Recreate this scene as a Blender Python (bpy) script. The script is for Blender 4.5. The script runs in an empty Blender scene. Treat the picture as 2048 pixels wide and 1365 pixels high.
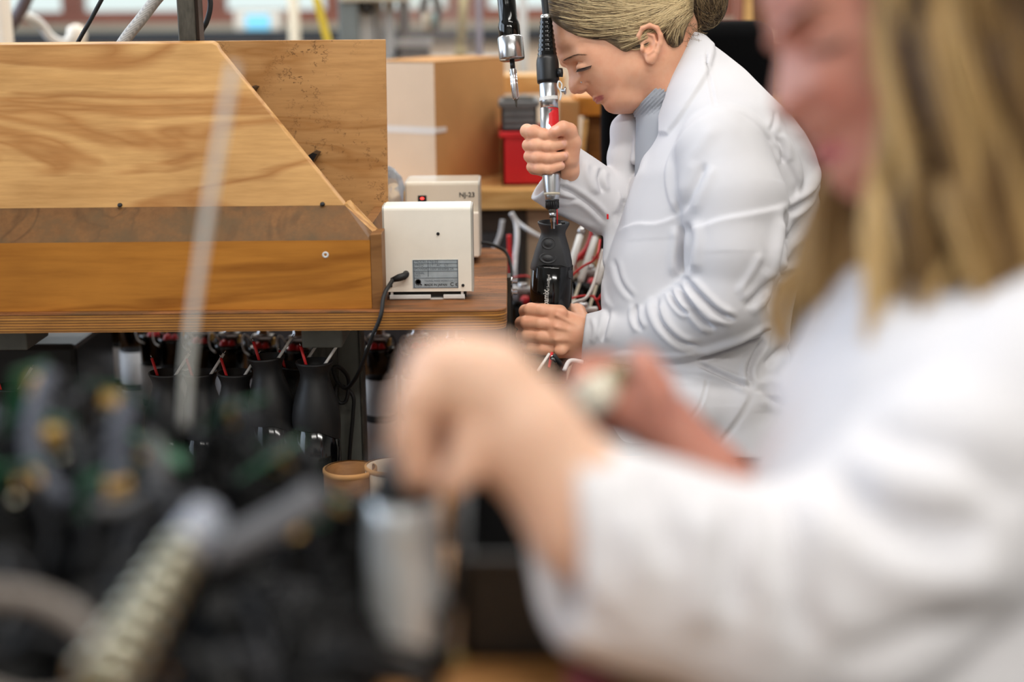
import bpy, bmesh, math, random
import numpy as np
from mathutils import Vector, Matrix

random.seed(7)
rng = np.random.default_rng(7)
S = bpy.context.scene
COL = S.collection
PI = math.pi

# ------------------------------------------------------------------ camera
CZ = 1.18
PITCH = math.radians(12.73)
ROLL = math.radians(0.5)
F = 2048 * 50 / 36.0
_f = np.array([0, math.cos(PITCH), -math.sin(PITCH)])
_r0 = np.array([1.0, 0, 0])
_u0 = np.array([0, math.sin(PITCH), math.cos(PITCH)])
_r = math.cos(ROLL) * _r0 - math.sin(ROLL) * _u0
_u = math.cos(ROLL) * _u0 + math.sin(ROLL) * _r0
CAM = np.array([0, 0, CZ])

def at(px, py, Y):
    """World point seen at photo pixel (px, py) on the plane at distance Y."""
    d = _f + _r * (px - 1024) / F - _u * (py - 682.5) / F
    t = Y / d[1]
    return Vector(CAM + d * t)

def at_z(px, py, z):
    d = _f + _r * (px - 1024) / F - _u * (py - 682.5) / F
    t = (z - CZ) / d[2]
    return Vector(CAM + d * t)

cam = bpy.data.cameras.new('camera')
camo = bpy.data.objects.new('camera', cam)
COL.objects.link(camo)
cam.lens = 50
cam.sensor_width = 36
cam.clip_start = 0.05
M = Matrix(((_r[0], _u[0], -_f[0], 0), (_r[1], _u[1], -_f[1], 0), (_r[2], _u[2], -_f[2], CZ), (0, 0, 0, 1)))
camo.matrix_world = M
cam.dof.use_dof = True
cam.dof.focus_distance = 2.31
cam.dof.aperture_fstop = 1.5
S.camera = camo

# ------------------------------------------------------------------ light
S.view_settings.view_transform = 'Standard'
S.view_settings.look = 'None'
S.view_settings.exposure = 0.2
S.view_settings.gamma = 1.0
S.view_settings.use_curve_mapping = False

W = bpy.data.worlds.new('world')
S.world = W
W.use_nodes = True
W.node_tree.nodes['Background'].inputs[0].default_value = (0.80, 0.92, 0.90, 1)
W.node_tree.nodes['Background'].inputs[1].default_value = 0.9

def area(name, loc, size, power, color, target=None, rot=None):
    l = bpy.data.lights.new(name, 'AREA')
    l.shape = 'RECTANGLE'
    l.size, l.size_y = size
    l.energy = power
    l.color = color
    o = bpy.data.objects.new(name, l)
    COL.objects.link(o)
    o.location = loc
    if target is not None:
        o.rotation_euler = (Vector(target) - Vector(loc)).to_track_quat('-Z', 'Y').to_euler()
    if rot is not None:
        o.rotation_euler = rot
    return o

# daylight through the tall windows in the left wall
area('daylight_left', (-3.4, 2.5, 1.9), (5.0, 1.8), 110, (0.68, 0.81, 1.0), target=(0.3, 2.0, 0.9))
# daylight through the windows in the back wall
area('daylight_back', (0.4, 6.6, 2.3), (6.0, 1.2), 26, (0.86, 0.93, 1.0), target=(0.4, 1.0, 0.8))
# fluorescent fittings hung below the ceiling: (x, y, watts)
LAMPS = [(-0.35, 1.85, 11), (0.6, 1.3, 18), (-0.8, -0.9, 20), (1.0, -0.7, 40), (0.8, 3.1, 19), (-1.2, 4.4, 36), (1.4, 4.9, 30)]  # unseen; the pair behind the camera is added as frontal fill
for k, (lx, ly, lp) in enumerate(LAMPS):
    area('ceiling_lamp_light', (lx, ly, 2.72), (1.4, 0.25), lp, (1.0, 0.965, 0.91), rot=(0, 0, 0))

# ------------------------------------------------------------------ helpers
def lin(c):
    c = c / 255.0
    return c / 12.92 if c <= 0.04045 else ((c + 0.055) / 1.055) ** 2.4

def rgb(r, g, b):
    return (lin(r), lin(g), lin(b), 1.0)

def tag(o, label=None, cat=None, group=None, kind=None):
    if label: o['label'] = label
    if cat: o['category'] = cat
    if group: o['group'] = group
    if kind: o['kind'] = kind
    return o

def empty(name, loc, rz=0, label=None, cat=None, group=None):
    o = bpy.data.objects.new(name, None)
    COL.objects.link(o)
    o.location = loc
    o.rotation_euler = (0, 0, rz)
    o.empty_display_size = 0.05
    return tag(o, label, cat, group)

def link(name, me, mat=None, parent=None, smooth=False):
    o = bpy.data.objects.new(name, me)
    COL.objects.link(o)
    if mat is not None:
        for m in (mat if isinstance(mat, (list, tuple)) else [mat]):
            me.materials.append(m)
    if smooth:
        me.polygons.foreach_set('use_smooth', [True] * len(me.polygons))
    if parent is not None:
        o.parent = parent
        # part meshes are given in world coordinates: keep them where they are
        o.matrix_parent_inverse = Matrix.Identity(4)
        inv = world_of(parent).inverted()
        me.transform(inv)
    return o

_WORLD = {}
def world_of(o):
    m = Matrix.LocRotScale(o.location, o.rotation_euler, o.scale)
    return world_of(o.parent) @ m if o.parent else m

def mesh_from(V, Fc, name='mesh'):
    me = bpy.data.meshes.new(name)
    V = np.asarray(V, dtype=np.float32)
    if isinstance(Fc, np.ndarray):
        n, k = Fc.shape
        me.vertices.add(len(V))
        me.vertices.foreach_set('co', V.ravel())
        me.loops.add(n * k)
        me.loops.foreach_set('vertex_index', Fc.ravel().astype(np.int32))
        me.polygons.add(n)
        me.polygons.foreach_set('loop_start', np.arange(0, n * k, k, dtype=np.int32))
        me.polygons.foreach_set('loop_total', np.full(n, k, dtype=np.int32))
        me.update(calc_edges=True)
    else:
        me.from_pydata([tuple(v) for v in V], [], [tuple(f) for f in Fc])
        me.update()
    return me

class MB:
    """Collects shapes in world coordinates into one mesh."""
    def __init__(s):
        s.v, s.f, s.m, s.sm = [], [], [], []
    def add(s, V, Fc, mi=0, smooth=False):
        n = len(s.v)
        s.v += [tuple(v) for v in V]
        s.f += [tuple(i + n for i in f) for f in Fc]
        s.m += [mi] * len(Fc)
        s.sm += [smooth] * len(Fc)
        return s
    def bm(s, bm, mi=0, smooth=False, mat=None):
        bm.verts.index_update()
        V = [(mat @ v.co if mat else v.co)[:] for v in bm.verts]
        s.add(V, [[v.index for v in f.verts] for f in bm.faces], mi, smooth)
        bm.free()
        return s
    def box(s, c, d, bev=0.0, rot=None, mi=0, seg=2):
        bm = bmesh.new()
        bmesh.ops.create_cube(bm, size=1.0)
        bmesh.ops.scale(bm, vec=d, verts=bm.verts)
        if bev > 0:
            bmesh.ops.bevel(bm, geom=bm.edges[:], offset=bev, segments=seg, profile=0.5, affect='EDGES')
        m = Matrix.Translation(c)
        if rot is not None:
            m = m @ (rot if isinstance(rot, Matrix) else Matrix.Rotation(rot, 4, 'Z'))
        return s.bm(bm, mi, False, m)
    def box2(s, lo, hi, bev=0.0, mi=0, seg=2):
        lo, hi = Vector(lo), Vector(hi)
        return s.box((lo + hi) / 2, (abs(hi.x - lo.x), abs(hi.y - lo.y), abs(hi.z - lo.z)), bev, None, mi, seg)
    def prism(s, pts, off, mi=0, bev=0.0):
        """polygon pts (3D) extruded by vector off"""
        off = Vector(off)
        bm = bmesh.new()
        a = [bm.verts.new(Vector(p)) for p in pts]
        b = [bm.verts.new(Vector(p) + off) for p in pts]
        n = len(pts)
        bm.faces.new(a)
        bm.faces.new(b[::-1])
        for i in range(n):
            bm.faces.new((a[i], b[i], b[(i + 1) % n], a[(i + 1) % n]))
        bmesh.ops.recalc_face_normals(bm, faces=bm.faces)
        if bev > 0:
            bmesh.ops.bevel(bm, geom=bm.edges[:], offset=bev, segments=2, profile=0.5, affect='EDGES')
        return s.bm(bm, mi)
    def tube(s, pts, r, n=8, mi=0, caps=True, ell=None):
        pts = [Vector(p) for p in pts]
        k = len(pts)
        rs = list(r) if hasattr(r, '__len__') else [r] * k
        V, Fc = [], []
        up = None
        for i, p in enumerate(pts):
            t = (pts[min(i + 1, k - 1)] - pts[max(i - 1, 0)])
            t = t.normalized() if t.length > 1e-9 else Vector((0, 0, 1))
            if up is None:
                up = t.orthogonal().normalized()
            up = (up - t * up.dot(t))
            up = up.normalized() if up.length > 1e-6 else t.orthogonal().normalized()
            w = t.cross(up)
            for j in range(n):
                a = 2 * PI * j / n
                V.append(p + (up * math.cos(a) + w * math.sin(a)) * rs[i])
        for i in range(k - 1):
            for j in range(n):
                Fc.append((i * n + j, i * n + (j + 1) % n, (i + 1) * n + (j + 1) % n, (i + 1) * n + j))
        if caps:
            Fc.append(tuple(range(n))[::-1])
            Fc.append(tuple((k - 1) * n + j for j in range(n)))
        return s.add(V, Fc, mi, True)
    def lathe(s, prof, loc=(0, 0, 0), axis=(0, 0, 1), n=32, mi=0, sx=1.0, sy=1.0, caps=True, ref=None):
        """prof: (r, h) along axis from loc"""
        ax = Vector(axis).normalized()
        u = Vector(ref) if ref is not None else (Vector((1, 0, 0)) if abs(ax.x) < 0.9 else Vector((0, 1, 0)))
        u = (u - ax * u.dot(ax)).normalized()
        w = ax.cross(u)
        loc = Vector(loc)
        V, Fc = [], []
        for (r, h) in prof:
            for j in range(n):
                a = 2 * PI * j / n
                V.append(loc + ax * h + u * (r * sx * math.cos(a)) + w * (r * sy * math.sin(a)))
        k = len(prof)
        for i in range(k - 1):
            for j in range(n):
                Fc.append((i * n + j, i * n + (j + 1) % n, (i + 1) * n + (j + 1) % n, (i + 1) * n + j))
        s.add(V, Fc, mi, True)
        if caps:
            m = len(s.v) - len(V)
            s.f.append(tuple(m + j for j in range(n))[::-1]); s.m.append(mi); s.sm.append(False)
            s.f.append(tuple(m + (k - 1) * n + j for j in range(n))); s.m.append(mi); s.sm.append(False)
        return s
    def build(s, name, mat, parent=None, flat=False):
        me = bpy.data.meshes.new(name)
        me.from_pydata(s.v, [], s.f)
        me.polygons.foreach_set('material_index', s.m)
        me.polygons.foreach_set('use_smooth', [False] * len(s.f) if flat else s.sm)
        bm = bmesh.new(); bm.from_mesh(me)
        bmesh.ops.recalc_face_normals(bm, faces=bm.faces)
        bm.to_mesh(me); bm.free()
        me.update()
        return link(name, me, mat, parent)

def spline(pts, n=8):
    """Catmull-Rom through pts"""
    P = [Vector(p) for p in pts]
    P = [P[0] * 2 - P[1]] + P + [P[-1] * 2 - P[-2]]
    out = []
    for i in range(1, len(P) - 2):
        for k in range(n):
            t = k / n
            a, b, c, d = P[i - 1], P[i], P[i + 1], P[i + 2]
            out.append(0.5 * ((2 * b) + (c - a) * t + (2 * a - 5 * b + 4 * c - d) * t * t + (3 * b - a - 3 * c + d) * t ** 3))
    out.append(P[-2])
    return out

def copy_tree(o, parent=None):
    c = o.copy()
    COL.objects.link(c)
    if parent is not None:
        c.parent = parent
    for ch in list(o.children):
        copy_tree(ch, c)
    return c

def text(name, body, size, loc, right, up, mat, parent=None, align='LEFT', depth=0.0001, bold=0.0, sx=1.0):
    cu = bpy.data.curves.new(name, 'FONT')
    cu.body = body
    cu.size = size
    cu.align_x = align
    cu.extrude = depth
    cu.offset = bold
    cu.materials.append(mat)
    tmp = bpy.data.objects.new(name, cu)
    COL.objects.link(tmp)
    me = bpy.data.meshes.new_from_object(tmp, depsgraph=bpy.context.evaluated_depsgraph_get())
    bpy.data.objects.remove(tmp)
    me.materials.clear(); me.materials.append(mat)
    o = bpy.data.objects.new(name, me)
    COL.objects.link(o)
    r, u = Vector(right).normalized(), Vector(up).normalized()
    n = r.cross(u)
    m = Matrix(((r.x * sx, u.x, n.x, loc[0]), (r.y * sx, u.y, n.y, loc[1]), (r.z * sx, u.z, n.z, loc[2]), (0, 0, 0, 1)))
    if parent is not None:
        o.parent = parent
        m = world_of(parent).inverted() @ m
    o.matrix_local = m
    return o

# ------------------------------------------------------------------ materials
def mat(name, color, rough=0.5, metal=0.0, spec=0.5, **kw):
    m = bpy.data.materials.new(name)
    m.use_nodes = True
    b = m.node_tree.nodes['Principled BSDF']
    b.inputs['Base Color'].default_value = color
    b.inputs['Roughness'].default_value = rough
    b.inputs['Metallic'].default_value = metal
    b.inputs['Specular IOR Level'].default_value = spec
    for k, v in kw.items():
        b.inputs[k.replace('_', ' ')].default_value = v
    return m

class NT:
    def __init__(s, m):
        s.t = m.node_tree
        s.b = s.t.nodes['Principled BSDF']
    def n(s, kind, **kw):
        x = s.t.nodes.new('ShaderNode' + kind)
        for k, v in kw.items():
            if k in ('i',):
                for a, b in v.items():
                    x.inputs[a].default_value = b
            else:
                setattr(x, k, v)
        return x
    def l(s, a, ao, b, bi):
        s.t.links.new(a.outputs[ao], b.inputs[bi])
    def coords(s, scale=(1, 1, 1), rot=(0, 0, 0), kind='Object'):
        c = s.n('TexCoord')
        mp = s.n('Mapping', i={'Scale': scale, 'Rotation': rot})
        s.l(c, kind, mp, 'Vector')
        return mp
    def noise(s, mp, scale, detail=4, rough=0.55, dist=0.0):
        x = s.n('TexNoise', i={'Scale': scale, 'Detail': detail, 'Roughness': rough, 'Distortion': dist})
        s.l(mp, 'Vector', x, 'Vector')
        return x
    def ramp(s, src, out, stops):
        r = s.n('ValToRGB')
        e = r.color_ramp.elements
        while len(e) < len(stops):
            e.new(0.5)
        for el, (p, c) in zip(e, stops):
            el.position = p
            el.color = c
        s.l(src, out, r, 'Fac')
        return r
    def mix(s, fac, a, b, mode='MIX'):
        x = s.n('Mix', data_type='RGBA', blend_type=mode)
        for idx, v in ((0, fac), (6, a), (7, b)):
            if isinstance(v, tuple) and len(v) == 2 and hasattr(v[0], 'outputs'):
                s.t.links.new(v[0].outputs[v[1]], x.inputs[idx])
            else:
                x.inputs[idx].default_value = v
        return x
    def bump(s, src, out, strength=0.3, dist=0.002):
        x = s.n('Bump', i={'Strength': strength, 'Distance': dist})
        s.l(src, out, x, 'Height')
        s.l(x, 'Normal', s.b, 'Normal')
        return x

def plywood(name, dark, base, light, axis='X', rough=0.5, marks=0.0, scale=1.0, dirt=None, dirtcol=None, fig=0.45):
    """veneer: fine grain running along the axis, wide wandering figure"""
    m = mat(name, base, rough, spec=0.22)
    t = NT(m)
    sc = (1.2, 14, 14) if axis == 'X' else (14, 14, 1.2)
    sf = (0.9, 4, 4) if axis == 'X' else (4, 4, 0.9)
    fine = t.noise(t.coords(tuple(v * 9 * scale for v in sc)), 1.0, 5, 0.65)
    fgn = t.noise(t.coords(tuple(v * 1.4 * scale for v in sf)), 1.3, 3, 0.5, 1.2)
    bands = t.ramp(fgn, 'Fac', [(0.30, base), (0.47, light), (0.52, dark), (0.56, light), (0.75, base)])
    fcol = t.ramp(fine, 'Fac', [(0.30, (0.62, 0.55, 0.46, 1)), (0.62, (1, 1, 1, 1))])
    c1 = t.mix(fig, (bands, 'Color'), base)
    c2 = t.mix(0.5, (c1, 2), (fcol, 'Color'), 'MULTIPLY')
    last = c2
    blot = t.noise(t.coords((3, 5, 5)), 1.6, 3)
    bl = t.ramp(blot, 'Fac', [(0.35, (0.80, 0.76, 0.70, 1)), (0.65, (1.04, 1.03, 1.0, 1))])
    last = t.mix(0.8, (last, 2), (bl, 'Color'), 'MULTIPLY')
    if dirt:
        dn = t.noise(t.coords(dirt), 1.0, 6, 0.7)
        dr = t.ramp(dn, 'Fac', [(0.42, (0, 0, 0, 1)), (0.60, (1, 1, 1, 1))])
        last = t.mix((dr, 'Color'), (last, 2), dirtcol)
    if marks > 0:
        vo = t.n('TexVoronoi', feature='DISTANCE_TO_EDGE', i={'Scale': 95.0, 'Randomness': 1.0})
        mp = t.coords((1.0, 1.0, 2.0))
        wob = t.noise(mp, 60, 3)
        ad = t.n('VectorMath', operation='MULTIPLY_ADD')
        ad.inputs[1].default_value = (0.03, 0.03, 0.03)
        t.l(wob, 'Color', ad, 0); t.l(mp, 'Vector', ad, 2)
        t.l(ad, 'Vector', vo, 'Vector')
        mask = t.noise(t.coords((1, 1, 1)), 70, 2, 0.6)
        mr = t.ramp(mask, 'Fac', [(0.54, (0, 0, 0, 1)), (0.58, (1, 1, 1, 1))])
        ln = t.ramp(vo, 'Distance', [(0.0, (1, 1, 1, 1)), (0.07, (0, 0, 0, 1))])
        area_n = t.noise(t.coords((1, 1, 1)), 5.0, 2)
        ar = t.ramp(area_n, 'Fac', [(0.40, (0, 0, 0, 1)), (0.55, (1, 1, 1, 1))])
        k = t.mix(1.0, (mr, 'Color'), (ln, 'Color'), 'MULTIPLY')
        k2 = t.mix(1.0, (k, 2), (ar, 'Color'), 'MULTIPLY')
        k3 = t.mix(1.0, (k2, 2), (marks, marks, marks, 1), 'MULTIPLY')
        last = t.mix((k3, 2), (last, 2), rgb(74, 44, 22))
        t.bump(k2, 2, 0.4, -0.001)
    else:
        t.bump(fine, 'Fac', 0.06, 0.001)
    t.l(last, 2, t.b, 'Base Color')
    return m

def ply_edge(name, pitch, light, dark):
    """end of a plywood sheet: layers lying along Z, alternately light long grain and dark end grain"""
    m = mat(name, light, 0.55)
    t = NT(m)
    mp = t.coords((1, 1, 1))
    wob = t.noise(t.coords((6, 6, 60)), 1.0, 4)
    sep = t.n('SeparateXYZ')
    t.l(mp, 'Vector', sep, 0)
    ma = t.n('Math', operation='MULTIPLY_ADD', i={1: 1.0 / pitch, 2: 0.0})
    t.l(sep, 'Z', ma, 0)
    wa = t.n('Math', operation='MULTIPLY_ADD', i={1: 0.5})
    t.l(wob, 'Fac', wa, 0); t.l(ma, 0, wa, 2)
    fr = t.n('Math', operation='FRACT')
    t.l(wa, 0, fr, 0)
    r = t.ramp(fr, 0, [(0.0, dark), (0.24, dark), (0.36, light), (0.85, light), (1.0, dark)])
    fine = t.noise(t.coords((20, 20, 500)), 1.0, 4)
    fc = t.ramp(fine, 'Fac', [(0.3, (0.72, 0.68, 0.6, 1)), (0.65, (1.05, 1.05, 1.05, 1))])
    bl = t.noise(t.coords((7, 7, 7)), 1.5, 3)
    bc = t.ramp(bl, 'Fac', [(0.35, (0.75, 0.68, 0.6, 1)), (0.7, (1.1, 1.08, 1.05, 1))])
    c = t.mix(0.9, (r, 'Color'), (fc, 'Color'), 'MULTIPLY')
    c = t.mix(0.8, (c, 2), (bc, 'Color'), 'MULTIPLY')
    t.l(c, 2, t.b, 'Base Color')
    t.bump(r, 'Color', 0.4, 0.0006)
    return m

def speck(name, color, rough=0.5, metal=0.0, spec=0.5, scale=40, amt=0.15, bump=0.0, bscale=300, stretch=(1, 1, 1), **kw):
    """plain material with a little uneven tone and an optional fine relief"""
    m = mat(name, color, rough, metal, spec, **kw)
    t = NT(m)
    n = t.noise(t.coords(stretch), scale, 4)
    r = t.ramp(n, 'Fac', [(0.3, (1 - amt, 1 - amt, 1 - amt, 1)), (0.7, (1 + amt * 0.5,) * 3 + (1,))])
    c = t.mix(1.0, color, (r, 'Color'), 'MULTIPLY')
    t.l(c, 2, t.b, 'Base Color')
    if bump > 0:
        b = t.noise(t.coords(stretch), bscale, 3)
        t.bump(b, 'Fac', bump, 0.001)
    return m

MT = {}
MT['ply'] = plywood('plywood_panel', rgb(168, 116, 64), rgb(200, 153, 95), rgb(206, 161, 104), fig=0.13)
MT['ply_rear'] = plywood('plywood_rear', rgb(186, 134, 80), rgb(208, 158, 102), rgb(212, 164, 110), marks=1.0, fig=0.25)
MT['apron'] = plywood('orange_varnished_board', rgb(150, 92, 32), rgb(186, 122, 48), rgb(192, 128, 52), scale=0.8, fig=0.3)
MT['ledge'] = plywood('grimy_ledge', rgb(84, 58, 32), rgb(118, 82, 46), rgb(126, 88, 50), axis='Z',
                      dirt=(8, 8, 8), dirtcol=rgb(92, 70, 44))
MT['top'] = plywood('worn_bench_top', rgb(96, 56, 28), rgb(150, 96, 56), rgb(164, 110, 68), marks=0.8,
                    dirt=(9, 60, 30), dirtcol=rgb(104, 74, 48))
MT['edge'] = ply_edge('plywood_edge', 0.0043, rgb(196, 138, 64), rgb(112, 72, 36))
MT['pine'] = plywood('pine_board', rgb(206, 156, 92), rgb(228, 182, 118), rgb(234, 190, 126), scale=0.7, fig=0.3)
MT['board_dark'] = plywood('dark_board', rgb(118, 78, 44), rgb(140, 98, 58), rgb(150, 106, 64))
MT['cream'] = speck('cream_enamel', rgb(246, 238, 224), 0.35, scale=20, amt=0.04, bump=0.04, bscale=900)
MT['cream_gloss'] = speck('cream_gloss', rgb(222, 214, 198), 0.06, scale=20, amt=0.03)
MT['black_plastic'] = speck('black_plastic', rgb(16, 16, 17), 0.42, scale=60, amt=0.2)
MT['black_gloss'] = mat('black_gloss', rgb(6, 6, 7), 0.10)
MT['black_matt'] = speck('black_matt', rgb(22, 22, 24), 0.5, scale=120, amt=0.12, bump=0.03, bscale=1800)
MT['grip'] = speck('dark_grey_soft_grip', rgb(50, 51, 54), 0.5, scale=120, amt=0.08, bump=0.04, bscale=2500)
MT['fabric_black'] = speck('black_upholstery', rgb(10, 10, 11), 0.95, spec=0.1, scale=300, amt=0.4, bump=0.2, bscale=700)
MT['steel'] = speck('brushed_steel', rgb(190, 190, 192), 0.25, 1.0, scale=30, amt=0.15, stretch=(60, 60, 2))
MT['chrome'] = mat('chrome', rgb(225, 226, 228), 0.08, 1.0)
MT['alu'] = speck('aluminium', rgb(196, 198, 202), 0.28, 1.0, scale=10, amt=0.1)
MT['grey_paint'] = speck('grey_green_paint', rgb(104, 106, 100), 0.5, scale=30, amt=0.15)
MT['post'] = speck('oiled_steel', rgb(92, 88, 80), 0.45, 0.6, scale=40, amt=0.35, stretch=(4, 4, 1))
MT['rubber'] = speck('black_rubber', rgb(20, 20, 21), 0.6, scale=60, amt=0.2)
MT['white_plastic'] = speck('white_plastic', rgb(222, 222, 220), 0.4, scale=40, amt=0.06)
MT['white_tube'] = speck('dull_white_tube', rgb(206, 208, 212), 0.45, scale=25, amt=0.12)
MT['red_plastic'] = speck('red_plastic', rgb(208, 22, 30), 0.4, scale=20, amt=0.08)
MT['red_wire'] = mat('red_wire', rgb(206, 40, 42), 0.45)
MT['white_wire'] = mat('white_wire', rgb(224, 222, 218), 0.45)
MT['red_cap'] = mat('red_coil_cap', rgb(196, 40, 46), 0.4)
MT['carton'] = speck('brown_cardboard', rgb(194, 144, 92), 0.8, spec=0.2, scale=9, amt=0.10, bump=0.05, bscale=60)
MT['carton_pale'] = speck('pale_cardboard', rgb(222, 198, 172), 0.75, spec=0.2, scale=9, amt=0.05, bump=0.05, bscale=60)
MT['tape'] = mat('clear_tape', rgb(226, 220, 214), 0.12)
MT['gold'] = mat('gold_contact', rgb(206, 164, 92), 0.35, 0.3)
MT['brown_part'] = mat('brown_insulator', rgb(72, 44, 34), 0.5)
# ------------------------------------------------------------------ setting
def struct(o):
    o['kind'] = 'structure'
    return o

MT['floor'] = speck('floor_lino', rgb(96, 92, 88), 0.5, scale=6, amt=0.15)
MT['wall'] = speck('wall_paint', rgb(205, 200, 190), 0.8, scale=3, amt=0.05)
MT['wall_low'] = speck('wall_beige', rgb(186, 172, 150), 0.8, scale=3, amt=0.05)
MT['frame_red'] = speck('red_brown_paint', rgb(150, 92, 74), 0.5, scale=8, amt=0.1)
MT['sill'] = speck('beige_sill', rgb(190, 180, 160), 0.6, scale=8, amt=0.06)
MT['dark_band'] = speck('dark_blue_grey', rgb(44, 48, 54), 0.6, scale=8, amt=0.15)
MT['glass'] = mat('window_glass', (1, 1, 1, 1), 0.0, Transmission_Weight=1.0, IOR=1.05)

XL, XR, YB, YF, ZC = -4.0, 3.6, 7.0, -2.0, 3.1
struct(MB().box2((XL, YF, -0.1), (XR, YB, 0)).build('floor', MT['floor']))
struct(MB().box2((XL, YF, ZC), (XR, YB, ZC + 0.1)).build('ceiling', MT['wall']))
struct(MB().box2((XR, YF, 0), (XR + 0.1, YB, ZC)).build('wall_right', MT['wall']))
struct(MB().box2((XL, YF - 0.1, 0), (XR, YF, ZC)).build('wall_front', MT['wall']))

# back wall: low wall, a row of windows, lintel
ZS = at(500, 46, YB).z
ZT = 2.7
struct(MB().box2((XL, YB, 0), (XR, YB + 0.15, ZS)).box2((XL, YB, ZT), (XR, YB + 0.15, ZC)).build('wall_back', MT['wall_low']))
struct(MB().box2((XL, YB - 0.08, at(500, 61, YB).z), (XR, YB + 0.02, ZS), 0.006).build('trim_1', MT['sill']))
nw = 6
wx = np.linspace(XL, XR, nw + 1)
for k in range(nw):
    e = empty('window_%d' % (k + 1), ((wx[k] + wx[k + 1]) / 2, YB + 0.05, ZS))
    e['kind'] = 'structure'
    a, b = wx[k], wx[k + 1]
    zr = at(500, 20, YB).z
    MB().box2((a, YB + 0.02, ZS), (b, YB + 0.09, zr), 0.004).build('bottom_rail', MT['frame_red'], e)
    MB().box2((a, YB + 0.02, ZT - 0.08), (b, YB + 0.09, ZT), 0.004).build('top_rail', MT['frame_red'], e)
    for q in (a + 0.001, (a + b) / 2 - 0.05, b - 0.1):
        MB().box2((q, YB + 0.015, zr), (q + 0.1, YB + 0.095, ZT - 0.08), 0.004).build('mullion', MT['frame_red'], e)
    for q in (a + 0.1, (a + b) / 2 + 0.05):
        MB().box2((q, YB + 0.05, zr), (q + (b - a) / 2 - 0.15, YB + 0.056, ZT - 0.08)).build('pane', MT['glass'], e)
# left wall with tall windows
struct(MB().box2((XL - 0.15, YF, 0), (XL, YB, 0.9)).box2((XL - 0.15, YF, 2.85), (XL, YB, ZC)).box2((XL - 0.15, YF, 0.9), (XL, 0.6, 2.85))
       .build('wall_left', MT['wall']))
for k in range(4):
    a = 0.6 + k * 1.6
    e = empty('window_%d' % (nw + 1 + k), (XL, a + 0.8, 0.9))
    e['kind'] = 'structure'
    MB().box2((XL - 0.1, a, 0.9), (XL - 0.02, a + 1.6, 0.98)).build('bottom_rail', MT['frame_red'], e)
    MB().box2((XL - 0.1, a, 2.77), (XL - 0.02, a + 1.6, 2.85)).build('top_rail', MT['frame_red'], e)
    for q in (a, a + 1.5):
        MB().box2((XL - 0.1, q, 0.98), (XL - 0.02, q + 0.1, 2.77)).build('mullion', MT['frame_red'], e)
    MB().box2((XL - 0.06, a + 0.1, 0.98), (XL - 0.054, a + 1.5, 2.77)).build('pane', MT['glass'], e)

# ceiling lamps (the light itself is the area lamp just under each diffuser)
MT['diffuser'] = mat('lamp_diffuser', rgb(245, 243, 236), 0.4, Emission_Color=(1, 0.96, 0.9, 1), Emission_Strength=1.5)
for k, (lx, ly, lp) in enumerate(LAMPS):
    e = empty('ceiling_lamp', (lx, ly, ZC), 0, 'white fluorescent batten under the ceiling, ' + ['above the aisle before the hopper', 'above the foreground woman', 'behind the camera on the left', 'behind the camera on the right', 'above the storage shelf', 'far left near the back windows', 'far right near the back windows'][k], 'lamp', 'fluorescent ceiling lamps')
    MB().box2((lx - 0.72, ly - 0.14, 2.78), (lx + 0.72, ly + 0.14, 2.86), 0.01).build('housing', MT['white_plastic'], e)
    MB().box2((lx - 0.69, ly - 0.11, 2.75), (lx + 0.69, ly + 0.11, 2.785), 0.008).build('diffuser', MT['diffuser'], e)
    for s in (-0.5, 0.5):
        MB().tube([(lx + s, ly, 2.855), (lx + s, ly, ZC)], 0.006).build('hanger', MT['steel'], e)

# ------------------------------------------------------------------ workbench
TZ = 0.75
TY0, TY1 = 2.12, 2.72
TXR = at(1014, 560, 2.35).x
TT = 0.030
bench = empty('workbench', (-0.5, 2.42, 0), 0, 'old plywood workbench carrying the wooden hopper and two cream power units', 'workbench')
def rounded_rect(x0, y0, x1, y1, r, z, n=6):
    P = [(x0, y0, z)]
    P += [(x1 - r + r * math.sin(a), y0 + r - r * math.cos(a), z) for a in np.linspace(0, PI / 2, n)]
    P += [(x1 - r + r * math.cos(a), y1 - r + r * math.sin(a), z) for a in np.linspace(0, PI / 2, n)]
    P += [(x0, y1, z)]
    return P
MB().prism(rounded_rect(-1.5, TY0, TXR, TY1, 0.022, TZ - 0.004), (0, 0, 0.004), bev=0.0015).build('top_veneer', MT['top'], bench)
# the edge of the sheet: seven layers, some standing a hair proud
lay = 7
for k in range(lay):
    h = (TT - 0.004) / lay
    pr = 0.0006 * ((k * 5) % 3)
    MB().prism(rounded_rect(-1.5, TY0 - pr + 0.0008, TXR + pr - 0.001, TY1, 0.022, TZ - 0.004 - (k + 1) * h), (0, 0, h)).build('ply_layer', MT['edge'], bench)
# frame below
yl = 2.36
a, b = at(665, 800, yl), at(722, 800, yl)
MB().box2((a.x, yl, 0.02), (b.x, yl + 0.05, TZ - TT), 0.003).build('leg', MT['grey_paint'], bench)
MB().box2((b.x, yl - 0.004, 0.02), (b.x + 0.004, yl + 0.05, TZ - TT), 0.001).box2((a.x - 0.03, yl - 0.012, 0.3), (a.x + 0.012, yl, TZ - TT)).build('leg_flange', MT['post'], bench)
MB().box2((-1.42, yl, 0.02), (-1.37, yl + 0.05, TZ - TT), 0.003).build('leg', MT['grey_paint'], bench)
a, b = at(604, 697, 2.2), at(684, 660, 2.2)
MB().box2((a.x, 2.2, a.z), (b.x, 2.34, TZ - TT), 0.003).build('bracket', MT['grey_paint'], bench)
a, b = at(-30, 702, 2.25), at(52, 660, 2.25)
MB().box2((a.x, 2.25, a.z), (b.x, 2.36, TZ - TT), 0.003).build('bracket', MT['grey_paint'], bench)
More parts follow.
